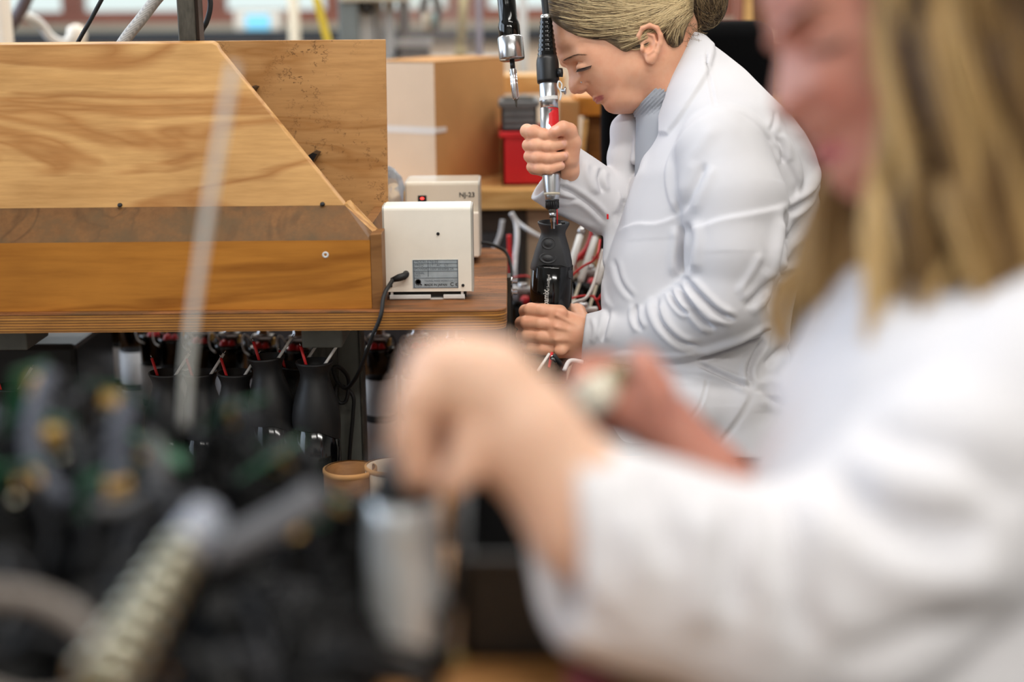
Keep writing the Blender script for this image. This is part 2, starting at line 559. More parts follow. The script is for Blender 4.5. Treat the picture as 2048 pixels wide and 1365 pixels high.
MB().box2((-1.4, 2.6, 0.02), (-1.35, 2.65, TZ - TT), 0.003).build('leg', MT['grey_paint'], bench)
# flat bar bolted to the right end
ys = 2.43
MB().box2((TXR, ys - 0.02, 0.02), (TXR + 0.006, ys + 0.022, TZ - 0.002), 0.001).build('side_bar', MT['post'], bench)
for yy in (562, 584):
    p = at(1020, yy, ys)
    MB().lathe([(0.0075, 0), (0.0075, 0.003), (0.0055, 0.004), (0.0055, 0.011), (0.004, 0.012)], (TXR + 0.006, ys, p.z), (1, 0, 0), 6).build('bolt', MT['chrome'], bench)

# ------------------------------------------------------------------ plywood hopper on the bench
hop = empty('parts_hopper', (-0.7, 2.25, TZ), 0, 'wide plywood parts hopper with slanted front panel on the left of the bench', 'hopper')
YA = 2.135
zA = at(400, 483, YA).z
xA = at(742, 550, YA).x
MB().box2((-1.5, YA, TZ), (xA, YA + 0.016, zA), 0.0008).build('apron_board', MT['apron'], hop)
YL = 2.19
def q(px, py, Y): return at(px, py, Y)
ledge = [Vector((-1.5, YA, zA)), Vector((xA, YA, zA)), q(746, 466, YA + 0.03), q(690, 411, YL), Vector((-1.5, YL, q(690, 411, YL).z))]
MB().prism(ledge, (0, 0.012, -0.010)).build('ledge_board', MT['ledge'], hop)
YP = 2.30
pt = q(425, 86, YP)
pan = [Vector((-1.5, YL, q(690, 412, YL).z)), q(690, 412, YL), q(747, 467, YA + 0.034), ]
zt = q(425, 86, YP).z
def pan_pt(px, py):   # on the leaning plane between the ledge and the panel top
    tt = (412 - py) / (412 - 86)
    return q(px, py, YL + (YP - YL) * tt)
pts = [Vector((-1.5, YL, q(690, 412, YL).z)), pan_pt(690, 412), pan_pt(440, 104), pan_pt(434, 92), pan_pt(424, 86.5)]
pts.append(Vector((-1.5, pts[-1].y, pts[-1].z)))
MB().prism(pts, (0.0, 0.016, 0.004), bev=0.0012).build('front_panel', MT['ply'], hop)
# solid edging below the cut: the panel's slanted edge runs down to the corner post
MB().prism([pan_pt(688, 409), q(747, 466, YA + 0.036), q(752, 468, YA + 0.05), pan_pt(694, 407)], (0.004, 0.012, 0.004)).build('edge_strip', MT['ply'], hop)
YR = 2.43
rr = [Vector((-1.5, YR, TZ)), Vector((q(778, 560, YR).x, YR, TZ)), q(770.5, 79, YR), Vector((-1.5, YR, q(770, 79, YR).z))]
MB().prism(rr, (0, 0.014, 0), bev=0.001).build('rear_panel', MT['ply_rear'], hop)
xs0, xs1 = q(742.5, 550, YA).x, q(765, 550, YA).x
MB().prism([(xs0, YA, TZ), (xs1, YA, TZ), (xs1, YA, q(765, 468, YA).z), (xs0, YA, q(742, 470, YA).z)], (0.0, 0.06, 0.0), bev=0.001).build('corner_post', MT['board_dark'], hop)
MB().box2((xs0 - 0.02, YA + 0.07, TZ), (xs0 - 0.004, YR, TZ + 0.12)).build('inner_side_board', MT['board_dark'], hop)
p = q(651, 510, YA)
sc = MB().lathe([(0.0016, -0.0009), (0.0022, 0.0), (0.0044, 0.0008), (0.0050, 0.0), (0.005, -0.002)], p, (0, -1, 0), 20).build('screw', MT['white_plastic'], hop)
for (x, y) in ((240, 411), (645, 409)):
    MB().lathe([(0.004, 0), (0.0035, 0.002), (0.001, 0.003)], q(x, y, YL - 0.002), (0, -0.6, 0.8), 10).build('nail', MT['rubber'], hop)
for (x, y, w, h) in ((506, 181, 0.008, 0.010), (631, 318, 0.011, 0.016)):
    c = q(x, y, 2.38)
    MB().prism([c + Vector((-w * 0.6, 0, -h * 0.5)), c + Vector((w * 0.3, 0, h * 0.5)), c + Vector((-w * 0.4, 0, h * 0.65)), c + Vector((-w * 1.5, 0, h * 0.2))], (0, 0.05, 0)).build('clip', MT['black_plastic'], hop)

# post and hoses that rise behind the hopper's front panel
post = empty('steel_post', q(380, 200, 2.37), 0, 'dark steel upright rising behind the hopper panel', 'post')
a, b, c = q(357, 80, 2.36).x, q(392, 80, 2.36).x, q(404, 80, 2.38).x
MB().box2((a, 2.36, TZ), (b, 2.40, 2.3), 0.002).build('box_section', MT['post'], post)
MB().box2((b, 2.37, TZ), (b + 0.004, 2.40, 2.3)).box2((b + 0.004, 2.365, TZ), (c, 2.40, 2.3), 0.001).build('slotted_rail', speck('brown_steel', rgb(70, 52, 42), 0.5, 0.3, scale=30, amt=0.3), post)
def cable(name, pix, r, m, label, cat='cable', n=8, group=None):
    o = MB().tube(spline([q(*p) for p in pix], 8), r, n).build(name, m)
    return tag(o, label, cat, group)
cable('thin_cable', [(100, 190, 2.40), (156, 84, 2.4), (180, 42, 2.4), (207, -8, 2.4), (250, -90, 2.4)], 0.0036, MT['rubber'], 'thin straight black cable slanting up behind the hopper')
MT['braid'] = mat('braided_sleeve', rgb(204, 200, 194), 0.5)
_t = NT(MT['braid'])
_v = _t.n('TexChecker', i={'Scale': 900.0})
_mp = _t.coords((1, 1, 1), (0.0, 0.6, 0.785)); _t.l(_mp, 'Vector', _v, 'Vector')
_c = _t.mix((_v, 'Fac'), rgb(214, 210, 204), rgb(150, 148, 146)); _t.l(_c, 2, _t.b, 'Base Color'); _t.bump(_v, 'Fac', 0.5, 0.001)
cable('braided_hose', [(180, 190, 2.41), (247, 84, 2.41), (284, 36, 2.41), (318, -8, 2.41), (400, -100, 2.41)], 0.0098, MT['braid'], 'white braided hose slanting up behind the hopper', 'hose', 14)
cable('curved_cable', [(405, -40, 2.42), (419, -6, 2.42), (420, 18, 2.42), (413, 44, 2.42), (402, 66, 2.42), (396, 110, 2.41)], 0.0045, MT['rubber'], 'black cable curving beside the dark steel upright')

# ------------------------------------------------------------------ power units on the bench
def power_unit(name, px0, px1, pyt, Y, depth, label, gloss=False, step=False):
    x0, x1 = q(px0, (pyt + 600) / 2, Y).x, q(px1, (pyt + 600) / 2, Y).x
    zt_ = q((px0 + px1) / 2, pyt, Y).z
    e = empty(name, ((x0 + x1) / 2, Y, TZ), 0, label, 'power unit')
    zb = TZ + 0.014
    w = 0.002
    # wrapped cover: front, rounded top, back
    r = 0.007
    prof = [(Y, zb)] + [(Y + r - r * math.cos(a), zt_ - r + r * math.sin(a)) for a in np.linspace(0, PI / 2, 6)] + \
           [(Y + depth - r + r * math.sin(a), zt_ - r + r * math.cos(a)) for a in np.linspace(0, PI / 2, 6)] + [(Y + depth, zb)]
    MB().prism([(x0 + 0.003, yy, zz) for yy, zz in prof], (x1 - x0 - 0.006, 0, 0)).build('cover', MT['cream_gloss'] if gloss else MT['cream'], e)
    for s, xx in ((0, x0), (1, x1 - 0.003)):
        MB().prism([(xx, yy + (0.002 if i < 7 else -0.002), zz - 0.001) for i, (yy, zz) in enumerate(prof)], (0.003, 0, 0)).build('side_plate', MT['side_grey'], e)
    # base rails with a dark slot
    MB().box2((x0 + 0.006, Y + 0.012, TZ + 0.003), (x1 - 0.012, Y + depth - 0.01, zb)).build('base', MT['black_plastic'], e)
    ww = x1 - x0
    MB().box2((x0 + 0.008, Y + 0.001, TZ + 0.002), (x0 + 0.52 * ww, Y + 0.008, TZ + 0.0085), 0.001).box2((x0 + 0.66 * ww, Y + 0.001, TZ + 0.002), (x1 - 0.014, Y + 0.008, TZ + 0.0085), 0.001) \
        .box2((x0 + 0.008, Y + 0.004, TZ + 0.0005), (x1 - 0.014, Y + 0.03, TZ + 0.003)).box2((x0 + 0.010, Y + 0.002, TZ + 0.008), (x0 + 0.014, Y + 0.008, zb)).box2((x1 - 0.02, Y + 0.002, TZ + 0.008), (x1 - 0.016, Y + 0.008, zb)) \
        .build('foot_rail', MT['white_plastic'], e)
    return e, x0, x1, zb, zt_
MT['side_grey'] = speck('grey_side_plate', rgb(176, 172, 164), 0.35, scale=30, amt=0.06)
MT['ink'] = mat('black_print', rgb(22, 22, 24), 0.6)
MT['ink_soft'] = mat('grey_print', rgb(88, 98, 108), 0.6)
MT['plate'] = speck('silver_foil_label', rgb(176, 188, 196), 0.35, 0.25, scale=60, amt=0.18)
pu, x0, x1, zb, ztp = power_unit('power_unit', 766, 946, 412, 2.2, 0.062, 'cream power unit showing its blank back with rating label and plug, nearer one on bench')
UX, UZ = (1, 0, 0), (0, 0, 1)
def on(px, py, Y=2.1995): return q(px, py, Y)
for (px, py, r) in ((876, 468, 0.0026), (782, 572, 0.0024), (926, 571, 0.0024)):
    MB().lathe([(r, 0), (r, 0.0008), (r * 0.6, 0.0016), (r * 0.25, 0.001)], on(px, py), (0, -1, 0), 16).build('cover_screw', MT['black_plastic'], pu)
a, b = on(826, 577), on(916, 519.5)
MB().box2((a.x, 2.1992, a.z), (b.x, 2.2002, b.z)).build('rating_label', MT['plate'], pu)
lab = bpy.data.objects['rating_label']
lb = MB()
lw = 0.00022
def hl(x0_, y0_, x1_, y1_):
    p0, p1 = on(x0_, y0_), on(x1_, y1_)
    lb.box2((min(p0.x, p1.x) - lw, 2.1988, min(p0.z, p1.z) - lw), (max(p0.x, p1.x) + lw, 2.1993, max(p0.z, p1.z) + lw))
def gx(x, y): return 815 + x * 115 / 2048, 510 + y * 75 / 1336
for y in (190, 310, 450, 580, 825, 1165):
    hl(*gx(225, y), *gx(1790, y - 8))
for x, y1_ in ((230, 1165), (735, 770), (1785, 1165)):
    hl(*gx(x, 190), *gx(x, y1_))
lb.build('label_rules', MT['ink_soft'], lab)
for (x, y, s, sz, m) in ((265, 285, 'MODEL', 0.0056, 'ink_soft'), (790, 285, 'NJ-23', 0.0056, 'ink_soft'), (265, 415, 'FREQ', 0.0056, 'ink_soft'), (790, 415, 'LT   AC   LT', 0.0056, 'ink_soft'),
                         (265, 545, 'POWER', 0.0056, 'ink_soft'), (790, 545, '100V 50/60Hz 2A  ', 0.0052, 'ink_soft'), (275, 690, 'SERIAL', 0.0050, 'ink_soft'), (275, 785, 'NO.', 0.0050, 'ink_soft'),
                         (600, 960, 'TAKING, MAKE WORKS CO.,LTD', 0.0036, 'ink_soft'), (600, 1110, 'MADE IN JAPAN', 0.0050, 'ink'), (1520, 1110, 'C \u20ac'.replace('\u20ac','\u0454'), 0.0082, 'ink'), (290, 1135, 'KIKO', 0.0040, 'ink_soft')):
    X, Yy = gx(x, y)
    text('label_print', s, sz, on(X, Yy, 2.1990), UX, UZ, MT[m], lab, depth=0.00005, bold=0.00008 if m == 'ink' else 0.0)
p = on(*gx(378, 970), 2.1990)
MB().lathe([(0.0030, 0), (0.0030, 0.0003), (0.0048, 0.0003), (0.0048, 0)], p, (0, -1, 0), 24).box(p + Vector((0.0042, -0.0002, -0.0036)), (0.004, 0.0004, 0.0016), rot=Matrix.Rotation(0.7, 4, 'Y')).build('round_emblem', MT['ink'], lab)
# plug and lead of the near unit
plug = MB()
pp = on(812, 548)
plug.tube([pp + Vector((0, 0.001, 0)), pp + Vector((0, -0.010, 0)), pp + Vector((-0.002, -0.016, -0.001)), pp + Vector((-0.010, -0.018, -0.003)), pp + Vector((-0.022, -0.018, -0.007))],
          [0.0052, 0.0054, 0.0058, 0.0058, 0.0036], 12)
plug.build('plug', MT['rubber'], pu)
lead = [pp + Vector((-0.020, -0.018, -0.0065))] + [q(*z) for z in ((782, 566, 2.165), (772, 582, 2.135), (766, 600, 2.118), (763, 625, 2.106), (757, 645, 2.104), (745, 672, 2.108), (735, 700, 2.13), (722, 735, 2.2), (708, 762, 2.25), (692, 777, 2.28), (676, 765, 2.3), (667, 745, 2.3), (668, 735, 2.3), (683, 738, 2.31), (697, 760, 2.32), (693, 800, 2.32), (680, 806, 2.32), (672, 790, 2.32), (676, 770, 2.33), (705, 790, 2.33), (706, 830, 2.33), (700, 900, 2.33), (697, 960, 2.33))]
MB().tube(spline(lead, 6), 0.0033, 8).build('power_lead', MT['rubber'], pu)

pu2, x0, x1, zb, ztp = power_unit('power_unit', 812, 961, 364, 2.55, 0.115, 'cream power unit with lit red switch and printed front, farther one on bench', gloss=True)
Y2 = 2.5494
a, b = q(836, 406, Y2), q(853, 391, Y2)
sw = MB().box2((a.x, Y2 - 0.0015, a.z), (b.x, Y2 + 0.001, b.z), 0.0006).build('rocker_switch', MT['black_plastic'], pu2)
MT['led'] = mat('red_neon', rgb(250, 60, 56), 0.3, Emission_Color=(1.0, 0.05, 0.04, 1), Emission_Strength=2.5)
c = q(844.5, 397, Y2)
MB().lathe([(0.0034, 0), (0.0034, 0.0006), (0.002, 0.0012)], c + Vector((0, -0.0014, 0)), (0, -1, 0), 16, sy=0.62).build('switch_light', MT['led'], sw)
text('model_print', 'NJ-23', 0.0121, q(918, 394.5, Y2 - 0.0002), UX, UZ, MT['ink'], pu2, depth=0.00005, bold=0.0002)
for (px, s) in ((872, 'OUT'), (888, 'PUT'), (902, 'DC')):
    text('panel_print', s, 0.0052, q(px, 407, Y2 - 0.0002), UX, UZ, MT['ink'], pu2, depth=0.00005)
a, b = q(943, 522, Y2 - 0.012), q(961, 425, Y2 - 0.012)
MB().prism([(q(820, 470, Y2).x, Y2 + 0.001, TZ + 0.012), (b.x - 0.003, Y2 + 0.001, TZ + 0.012), (b.x - 0.003, Y2 + 0.001, b.z), (q(820, 470, Y2).x, Y2 + 0.001, b.z)], (0, -0.012, 0), bev=0.003).build('lower_panel', MT['cream'], pu2)
cb = [q(961, 486, 2.60), q(975, 487, 2.6), q(995, 494, 2.60), q(1010, 503, 2.60), q(1019, 520, 2.59), q(1023, 545, 2.57), q(1022, 565, 2.55), q(1022, 620, 2.55), q(1022, 700, 2.55)]
MB().tube(spline(cb, 6), 0.0032, 8).build('power_lead', MT['rubber'], pu2)

# ------------------------------------------------------------------ shelf behind the bench
SZ = at(1010, 377, 3.10).z
shelf = empty('storage_shelf', (0.0, 3.3, 0), 0, 'pine storage shelf standing behind the bench, carrying boxes and crates', 'shelf')
a = at(1010, 420, 3.07)
MB().box2((-0.75, 3.07, a.z), (0.25, 3.75, SZ), 0.003).build('shelf_board', MT['pine'], shelf)
for xx in (-0.72, 0.19):
    for yy in (3.12, 3.68):
        MB().box2((xx, yy, 0), (xx + 0.05, yy + 0.05, a.z), 0.003).build('leg', MT['pine'], shelf)
MB().box2((-0.7, 3.12, 0.24), (0.22, 3.7, 0.27), 0.003).build('lower_board', MT['pine'], shelf)

# big carton: one corner towards the camera
bxe = empty('cardboard_box', at(870, 372, 3.12), 0, 'large closed cardboard box with a taped seam behind the bench', 'box')
zb_, c0 = SZ, at(870, 250, 3.12)
d1 = (at(1010, 250, 3.42) - c0); d1.z = 0
d2 = Vector((-d1.y, d1.x, 0)).normalized() * 0.36
d2 = (at(720, 250, 3.24) - c0); d2.z = 0
zt0 = at(870, 126, 3.12).z
P0 = Vector((c0.x, c0.y, SZ)); P1 = P0 + d1; P3 = P0 + d2; P2 = P1 + d2
H = Vector((0, 0, zt0 - SZ))
T0, T1, T2, T3 = P0 + H, P1 + H + Vector((0, 0, 0.003)), P2 + H + Vector((0, 0, 0.003)), P3 + H
mb = MB()
mb.add([P0, P1, P2, P3, T0, T1, T2, T3], [(0, 1, 5, 4), (1, 2, 6, 5), (2, 3, 7, 6), (4, 5, 6, 7), (0, 3, 2, 1)], 0)
mb.add([P0, P3, T3, T0], [(0, 1, 2, 3)], 1)  # left face paler: the light on that side is put into its colour
mb.build('carton_body', [MT['carton'], MT['carton_pale']], bxe)
n1 = d1.normalized(); n2 = d2.normalized()
up = Vector((0, 0, 1))
zz = at(820, 257, 3.2).z
o_ = -(n1 + n2) * 0.0008
MB().prism([P0 + o_ + up * (zz - 0.008 - SZ), P0 + o_ + d2 + up * (zz - 0.008 - SZ), P0 + o_ + d2 + up * (zz + 0.008 - SZ), P0 + o_ + up * (zz + 0.008 - SZ)], -(n1) * 0.0006) \
    .prism([P0 + o_ + up * (zz - 0.006 - SZ), P0 + o_ + n1 * 0.05 + up * (zz - 0.005 - SZ), P0 + o_ + n1 * 0.05 + up * (zz + 0.006 - SZ), P0 + o_ + up * (zz + 0.008 - SZ)], -(n2) * 0.0006) \
    .build('packing_tape', MT['tape'], bxe)
MB().prism([T0 + Vector((0, 0, 0.001)), T1 + Vector((0, 0, 0.001)), T1 + d2 * 0.49 + Vector((0, 0, 0.002)), T0 + d2 * 0.49 + Vector((0, 0, 0.002))], (0, 0, 0.0015)).prism([T3, T2, T2 - d2 * 0.49 + Vector((0, 0, 0.002)), T3 - d2 * 0.49 + Vector((0, 0, 0.002))], (0, 0, 0.0015)).build('top_flap', MT['carton'], bxe)

# clear bag standing on the bench behind the hopper
MT['film'] = mat('clear_film', rgb(225, 232, 240), 0.08, Transmission_Weight=0.75, IOR=1.25)
bag = MB()
pb = [(0.018, 0.0), (0.024, 0.02), (0.021, 0.05), (0.026, 0.08), (0.022, 0.105), (0.028, 0.13), (0.024, 0.15), (0.012, 0.165), (0.003, 0.17)]
cx = at(778, 400, 2.62)
V = []
bag.lathe(pb, (cx.x, 2.62, TZ), (0, 0, 1), 28)
for i, v in enumerate(bag.v):
    a_ = math.atan2(v[1] - 2.62, v[0] - cx.x)
    k = 1 + 0.16 * math.sin(3 * a_ + v[2] * 60) + 0.09 * math.sin(7 * a_ - v[2] * 130)
    bag.v[i] = (cx.x + (v[0] - cx.x) * k, 2.62 + (v[1] - 2.62) * k, v[2])
tag(bag.build('plastic_bag', MT['film']), 'crumpled clear plastic bag standing behind the hopper end', 'bag')

# red crate and grey crate stacked on it
def crate(name, px0, px1, pyt, zb, Y, dep, m, label, tall=None, lip=0.012, slats=False):
    a, b = at(px0, pyt, Y), at(px1, pyt, Y)
    e = empty(name, ((a.x + b.x) / 2, Y + dep / 2, zb), 0, label, 'crate')
    t = 0.005
    x0, x1, zt = a.x, b.x, a.z
    MB().box2((x0, Y, zb), (x1, Y + dep, zb + t)).box2((x0, Y, zb), (x1, Y + t, zt)).box2((x0, Y + dep - t, zb), (x1, Y + dep, zt)).box2((x0, Y, zb), (x0 + t, Y + dep, zt)).box2((x1 - t, Y, zb), (x1, Y + dep, zt)).build('walls', m, e)
    MB().box2((x0 - 0.006, Y - 0.008, zt - lip), (x1 + 0.006, Y, zt), 0.002).box2((x0 - 0.006, Y, zt - lip), (x0, Y + dep, zt), 0.002).box2((x1, Y, zt - lip), (x1 + 0.006, Y + dep, zt), 0.002).build('rim', m, e)
    if slats:
        for k in range(4):
            z = zb + (zt - zb) * (k + 0.6) / 4.6
            MB().box2((x0 + 0.004, Y - 0.005, z - 0.004), (x1 - 0.004, Y, z + 0.003), 0.001).build('rib', m, e)
    return zt
zc_ = crate('plastic_crate', 1004, 1118, 264, SZ, 3.15, 0.25, MT['red_plastic'], 'bright red plastic crate on the shelf behind the screwdriver')
MT['grey_crate'] = speck('dark_grey_plastic', rgb(104, 104, 104), 0.5, scale=25, amt=0.25)
crate('plastic_crate', 1002, 1074, 203, zc_, 3.17, 0.2, MT['grey_crate'], 'grey ribbed plastic crate stacked on the red crate', slats=True)
# tan cartons and boards further right on the shelf
def carton(px0, px1, py0, zb, Y, dep, m, label, rz=0.0, name='small_carton', cat='box'):
    a, b = at(px0, py0, Y), at(px1, py0, Y)
    w, h = b.x - a.x, a.z - zb
    e = empty(name, ((a.x + b.x) / 2, Y + dep / 2, zb), rz, label, cat)
    c = Vector(e.location)
    R = Matrix.Translation(c) @ Matrix.Rotation(rz, 4, 'Z')
    mb = MB().box((0, 0, h / 2), (w, dep, h), 0.002)
    mb.v = [tuple(R @ Vector(v)) for v in mb.v]
    mb.build('carton_body', m, e)
    mb = MB().box((0, -dep * 0.25, h + 0.0015), (w, dep * 0.49, 0.003)).box((0, dep * 0.25, h + 0.0015), (w, dep * 0.49, 0.003))
    mb.v = [tuple(R @ Vector(v)) for v in mb.v]
    mb.build('top_flap', m, e)
    return e
carton(1122, 1158, 205, SZ, 3.2, 0.2, MT['carton'], 'upright tan carton on the shelf right of the red crate')
carton(1175, 1222, 232, SZ, 3.24, 0.2, MT['board_dark'], 'brown wooden box on the shelf behind the fist', name='wooden_box')
MT['orange_wood'] = speck('orange_wood', rgb(206, 132, 44), 0.5, scale=10, amt=0.12)
zo = at(1180, 231, 3.24).z
tag(MB().box2((at(1150, 214, 3.22).x, 3.22, zo), (at(1240, 214, 3.22).x, 3.42, at(1180, 193, 3.22).z), 0.004).build('orange_board', MT['orange_wood']), 'orange varnished wooden block lying on the brown box', 'block')
st = MB().prism([at(1158, 340, 3.19), at(1166, 340, 3.19), at(1177, 240, 3.19), at(1167, 240, 3.19)], (0, 0.02, 0))
tag(st.build('wood_strip', MT['pine']), 'pale leaning wood strip beside the tan carton', 'strip')
tag(MB().box2((at(955, 150, 3.5).x, 3.5, at(950, 172, 3.5).z - 0.02), (at(1130, 150, 3.5).x, 3.7, at(1000, 152, 3.5).z), 0.002).build('upper_board', MT['pine']), 'pale board lying across behind the grey crate', 'board')

# things hanging or standing on the far side of the room
MT['metal_grey'] = speck('light_grey_machine', rgb(176, 178, 180), 0.4, scale=20, amt=0.08)
MT['col_grey'] = speck('grey_green_column', rgb(112, 120, 120), 0.45, scale=20, amt=0.12)
MT['dark_mach'] = speck('dark_machine', rgb(58, 58, 62), 0.5, scale=20, amt=0.2)
ctr = empty('back_counter', (-0.2, 6.6, 0), 0, 'long counter with a dark top along the back windows', 'counter')
zt_ = at(500, 62, 6.3).z
MB().box2((-3.8, 6.3, at(500, 84, 6.3).z), (3.4, 6.9, zt_), 0.005).build('counter_top', MT['dark_band'], ctr)
for k in range(8):
    x = -3.75 + k * 0.9
    MB().box2((x, 6.36, 0), (x + 0.88, 6.88, at(500, 84, 6.3).z), 0.004).build('cabinet_front', MT['carton_pale'], ctr)
scr = empty('monitor', at(515, 62, 6.5), 0, 'small cream monitor with a pale blue screen on the back counter', 'monitor')
a, b = at(470, 80, 6.5), at(560, 22, 6.5)
MB().box2((a.x, 6.5, zt_), (b.x, 6.62, b.z), 0.01).build('casing', MT['cream'], scr)
a, b = at(492, 59, 6.49), at(538, 29, 6.49)
MB().box2((a.x, 6.492, a.z), (b.x, 6.505, b.z)).build('screen', mat('pale_blue_screen', rgb(120, 200, 232), 0.3, Emission_Color=rgb(130, 205, 235), Emission_Strength=0.5), scr)
# assembly machine on a stand
mach = empty('assembly_machine', at(780, 110, 4.4), 0, 'grey aluminium assembly machine frame standing behind the cardboard box', 'machine')
def mbox(name, px0, py0, px1, py1, Y, dep, m, z0=None, z1=None, par=mach):
    a, b = at(px0, py1, Y), at(px1, py0, Y)
    return MB().box2((a.x, Y, a.z if z0 is None else z0), (b.x, Y + dep, b.z if z1 is None else z1), 0.004).build(name, m, par)
mz = at(800, 118, 4.4).z
mbox('base_plate', 640, 118, 1000, 130, 4.3, 0.5, MT['metal_grey'])
mbox('column', 679, 0, 715, 118, 4.3, 0.12, MT['col_grey'], z0=mz, z1=1.6)
mbox('cover_plate', 716, 0, 744, 118, 4.34, 0.1, MT['metal_grey'], z0=mz, z1=1.55)
mbox('slide_rail', 751, 0, 762, 118, 4.38, 0.05, MT['metal_grey'], z0=mz, z1=1.55)
mbox('slide_rail', 770, 0, 786, 118, 4.36, 0.06, MT['metal_grey'], z0=mz, z1=1.55)
mbox('dark_gap', 744, 0, 752, 118, 4.44, 0.05, MT['dark_mach'], z0=mz, z1=1.5)  # dark strip standing in for the shade between plate and rail
mbox('head_slab', 680, -10, 812, 3, 4.28, 0.2, MT['sill'])
mbox('carriage', 797, -14, 815, 78, 4.4, 0.08, MT['dark_mach'])
mbox('cross_beam', 786, 76, 862, 94, 4.38, 0.08, MT['metal_grey'])
mbox('motor_block', 786, 95, 858, 118, 4.4, 0.1, MT['dark_mach'], z0=mz)
mbox('stand', 690, 130, 960, 400, 4.38, 0.4, MT['dark_mach'], z0=0.0, z1=at(800, 129, 4.4).z)
a = at(735, 12, 4.33)
MB().lathe([(0.02, 0), (0.022, 0.02), (0.014, 0.03)], at(735, 14, 4.34), (0, -1, 0), 16).build('knob', MT['black_plastic'], mach)
MB().tube(spline([at(852, -6, 4.3), at(846, 20, 4.3), at(850, 50, 4.3), at(862, 62, 4.3), at(872, 48, 4.3), at(876, 15, 4.3), at(868, -8, 4.3)], 6), 0.012, 8).build('hose_loop', MT['rubber'], mach)
MB().tube([at(852, 26, 4.27), at(853, 62, 4.27)], [0.012, 0.016], 10).build('fitting', MT['sill'], mach)
MB().tube([at(868, 26, 4.27), at(867, 52, 4.27)], [0.009, 0.008], 10).build('air_line', mat('teal_line', rgb(120, 160, 164), 0.4), mach)
MB().tube([at(928, -10, 4.35), at(921, 100, 4.35)], 0.013, 10).tube([at(921.5, 92, 4.35), at(921, 118, 4.35)], 0.017, 10).build('vertical_pipe', speck('olive_hose', rgb(172, 158, 106), 0.5), mach)
MT['acrylic'] = mat('clear_guard', rgb(240, 236, 232), 0.04, Transmission_Weight=0.92, IOR=1.12)
guard = empty('acrylic_guard', at(870, 118, 4.2), 0, 'clear acrylic machine guard with a slim post', 'guard')
a, b = at(800, 118, 4.22), at(952, -20, 4.22)
MB().box2((a.x, 4.22, a.z), (b.x, 4.226, b.z)).build('pane', MT['acrylic'], guard)
a, b = at(954, 118, 4.21), at(964, -20, 4.21)
MB().box2((a.x, 4.21, a.z), (b.x, 4.24, b.z), 0.002).build('guard_post', speck('violet_grey_profile', rgb(150, 146, 158), 0.4), guard)
tag(MB().prism([at(623, -6, 4.0), at(639, -6, 4.0), at(668, 100, 4.0), at(652, 100, 4.0)], (0, 0.02, 0), bev=0.002).build('yellow_strap', speck('yellow_strap', rgb(212, 190, 62), 0.5)), 'yellow strap slanting down behind the hopper', 'strap')
tag(MB().box2((at(1038, 160, 4.6).x, 4.6, 0.0), (at(1055, 160, 4.6).x, 4.64, 1.9), 0.003).build('white_pole', MT['white_plastic']), 'slim white pole behind the hanging screwdriver', 'pole')
tag(MB().tube([(at(586, 60, 5.2).x, 5.2, 0.0), at(586, -12, 5.2)], 0.02, 10).build('slim_pole', MT['sill']), 'thin beige pole in front of the back windows', 'pole')
lamp = MB().tube(spline([at(60, -20, 3.6), at(44, 16, 3.6), at(24, 46, 3.6), at(8, 64, 3.6)], 5), 0.016, 10)
tag(lamp.build('lamp_arm', speck('dull_purple_arm', rgb(92, 78, 80), 0.5)), 'dull purple jointed arm at the upper left corner', 'arm')
wh = empty('white_hose', at(34, 36, 3.6), 0, 'white hose with round end fitting drooping from the purple arm', 'hose')
MB().tube(spline([at(*p_) for p_ in ((34, 30, 3.6), (58, 34, 3.62), (82, 50, 3.66), (100, 74, 3.68), (124, 86, 3.70), (146, 78, 3.72))], 8), 0.012, 10).build('hose_tube', MT['white_plastic'], wh)
MB().lathe([(0.002, 0.03), (0.02, 0.024), (0.026, 0), (0.02, -0.024), (0.008, -0.034)], at(153, 72, 3.73), (0, 0, 1), 16).build('end_fitting', MT['cream'], wh)
tag(MB().box2((at(-30, 40, 3.3).x, 3.3, 0.0), (at(9, 40, 3.3).x, 3.36, 1.6), 0.01).build('cream_post', MT['cream']), 'cream upright at the left edge', 'post')
# blurred shelving behind the two women
rackm = empty('wooden_rack', at(1600, 200, 4.6), 0, 'tall wooden rack far behind the black chair', 'rack')
for (px0, px1, mm) in ((1466, 1480, 'frame_red'), (1481, 1500, 'pine'), (1700, 1740, 'pine')):
    a, b = at(px0, 300, 4.6), at(px1, 300, 4.6)
    MB().box2((a.x, 4.6, 0), (b.x, 4.65, 2.0), 0.003).build('upright', MT[mm], rackm)
for (py0, py1, mm) in ((56, 80, 'carton_pale'), (200, 226, 'pine'), (-40, -20, 'pine')):
    a, b = at(1482, py1, 4.66), at(2000, py0, 4.66)
    MB().box2((a.x, 4.66, a.z), (b.x, 5.1, b.z), 0.003).build('board', MT[mm], rackm)
MB().box2((at(1482, 0, 5.1).x, 5.1, 0), (at(2000, 0, 5.1).x, 5.12, 1.9)).build('back_panel', MT['board_dark'], rackm)
# ------------------------------------------------------------------ implicit modelling of bodies and cloth
class Fr:
    """A local frame set where the figure sits: x to the right, y down, z towards the viewer, unit = one photo pixel there."""
    def __init__(s, cx, cy, Y):
        s.c = (cx, cy)
        s.O = np.array(at(cx, cy, Y))
        s.m = float(np.dot(s.O - CAM, _f)) / F
    def w(s, P):
        P = np.asarray(P, dtype=np.float64).reshape(-1, 3)
        return s.O + s.m * ((P[:, :1] - s.c[0]) * _r - (P[:, 1:2] - s.c[1]) * _u - P[:, 2:3] * _f)
    def v(s, *p):
        return Vector(s.w(np.array(p))[0])

def grid(lo, hi, h):
    ax = [np.arange(lo[i], hi[i] + h, h, dtype=np.float32) for i in range(3)]
    return ax, np.meshgrid(*ax, indexing='ij', sparse=True)

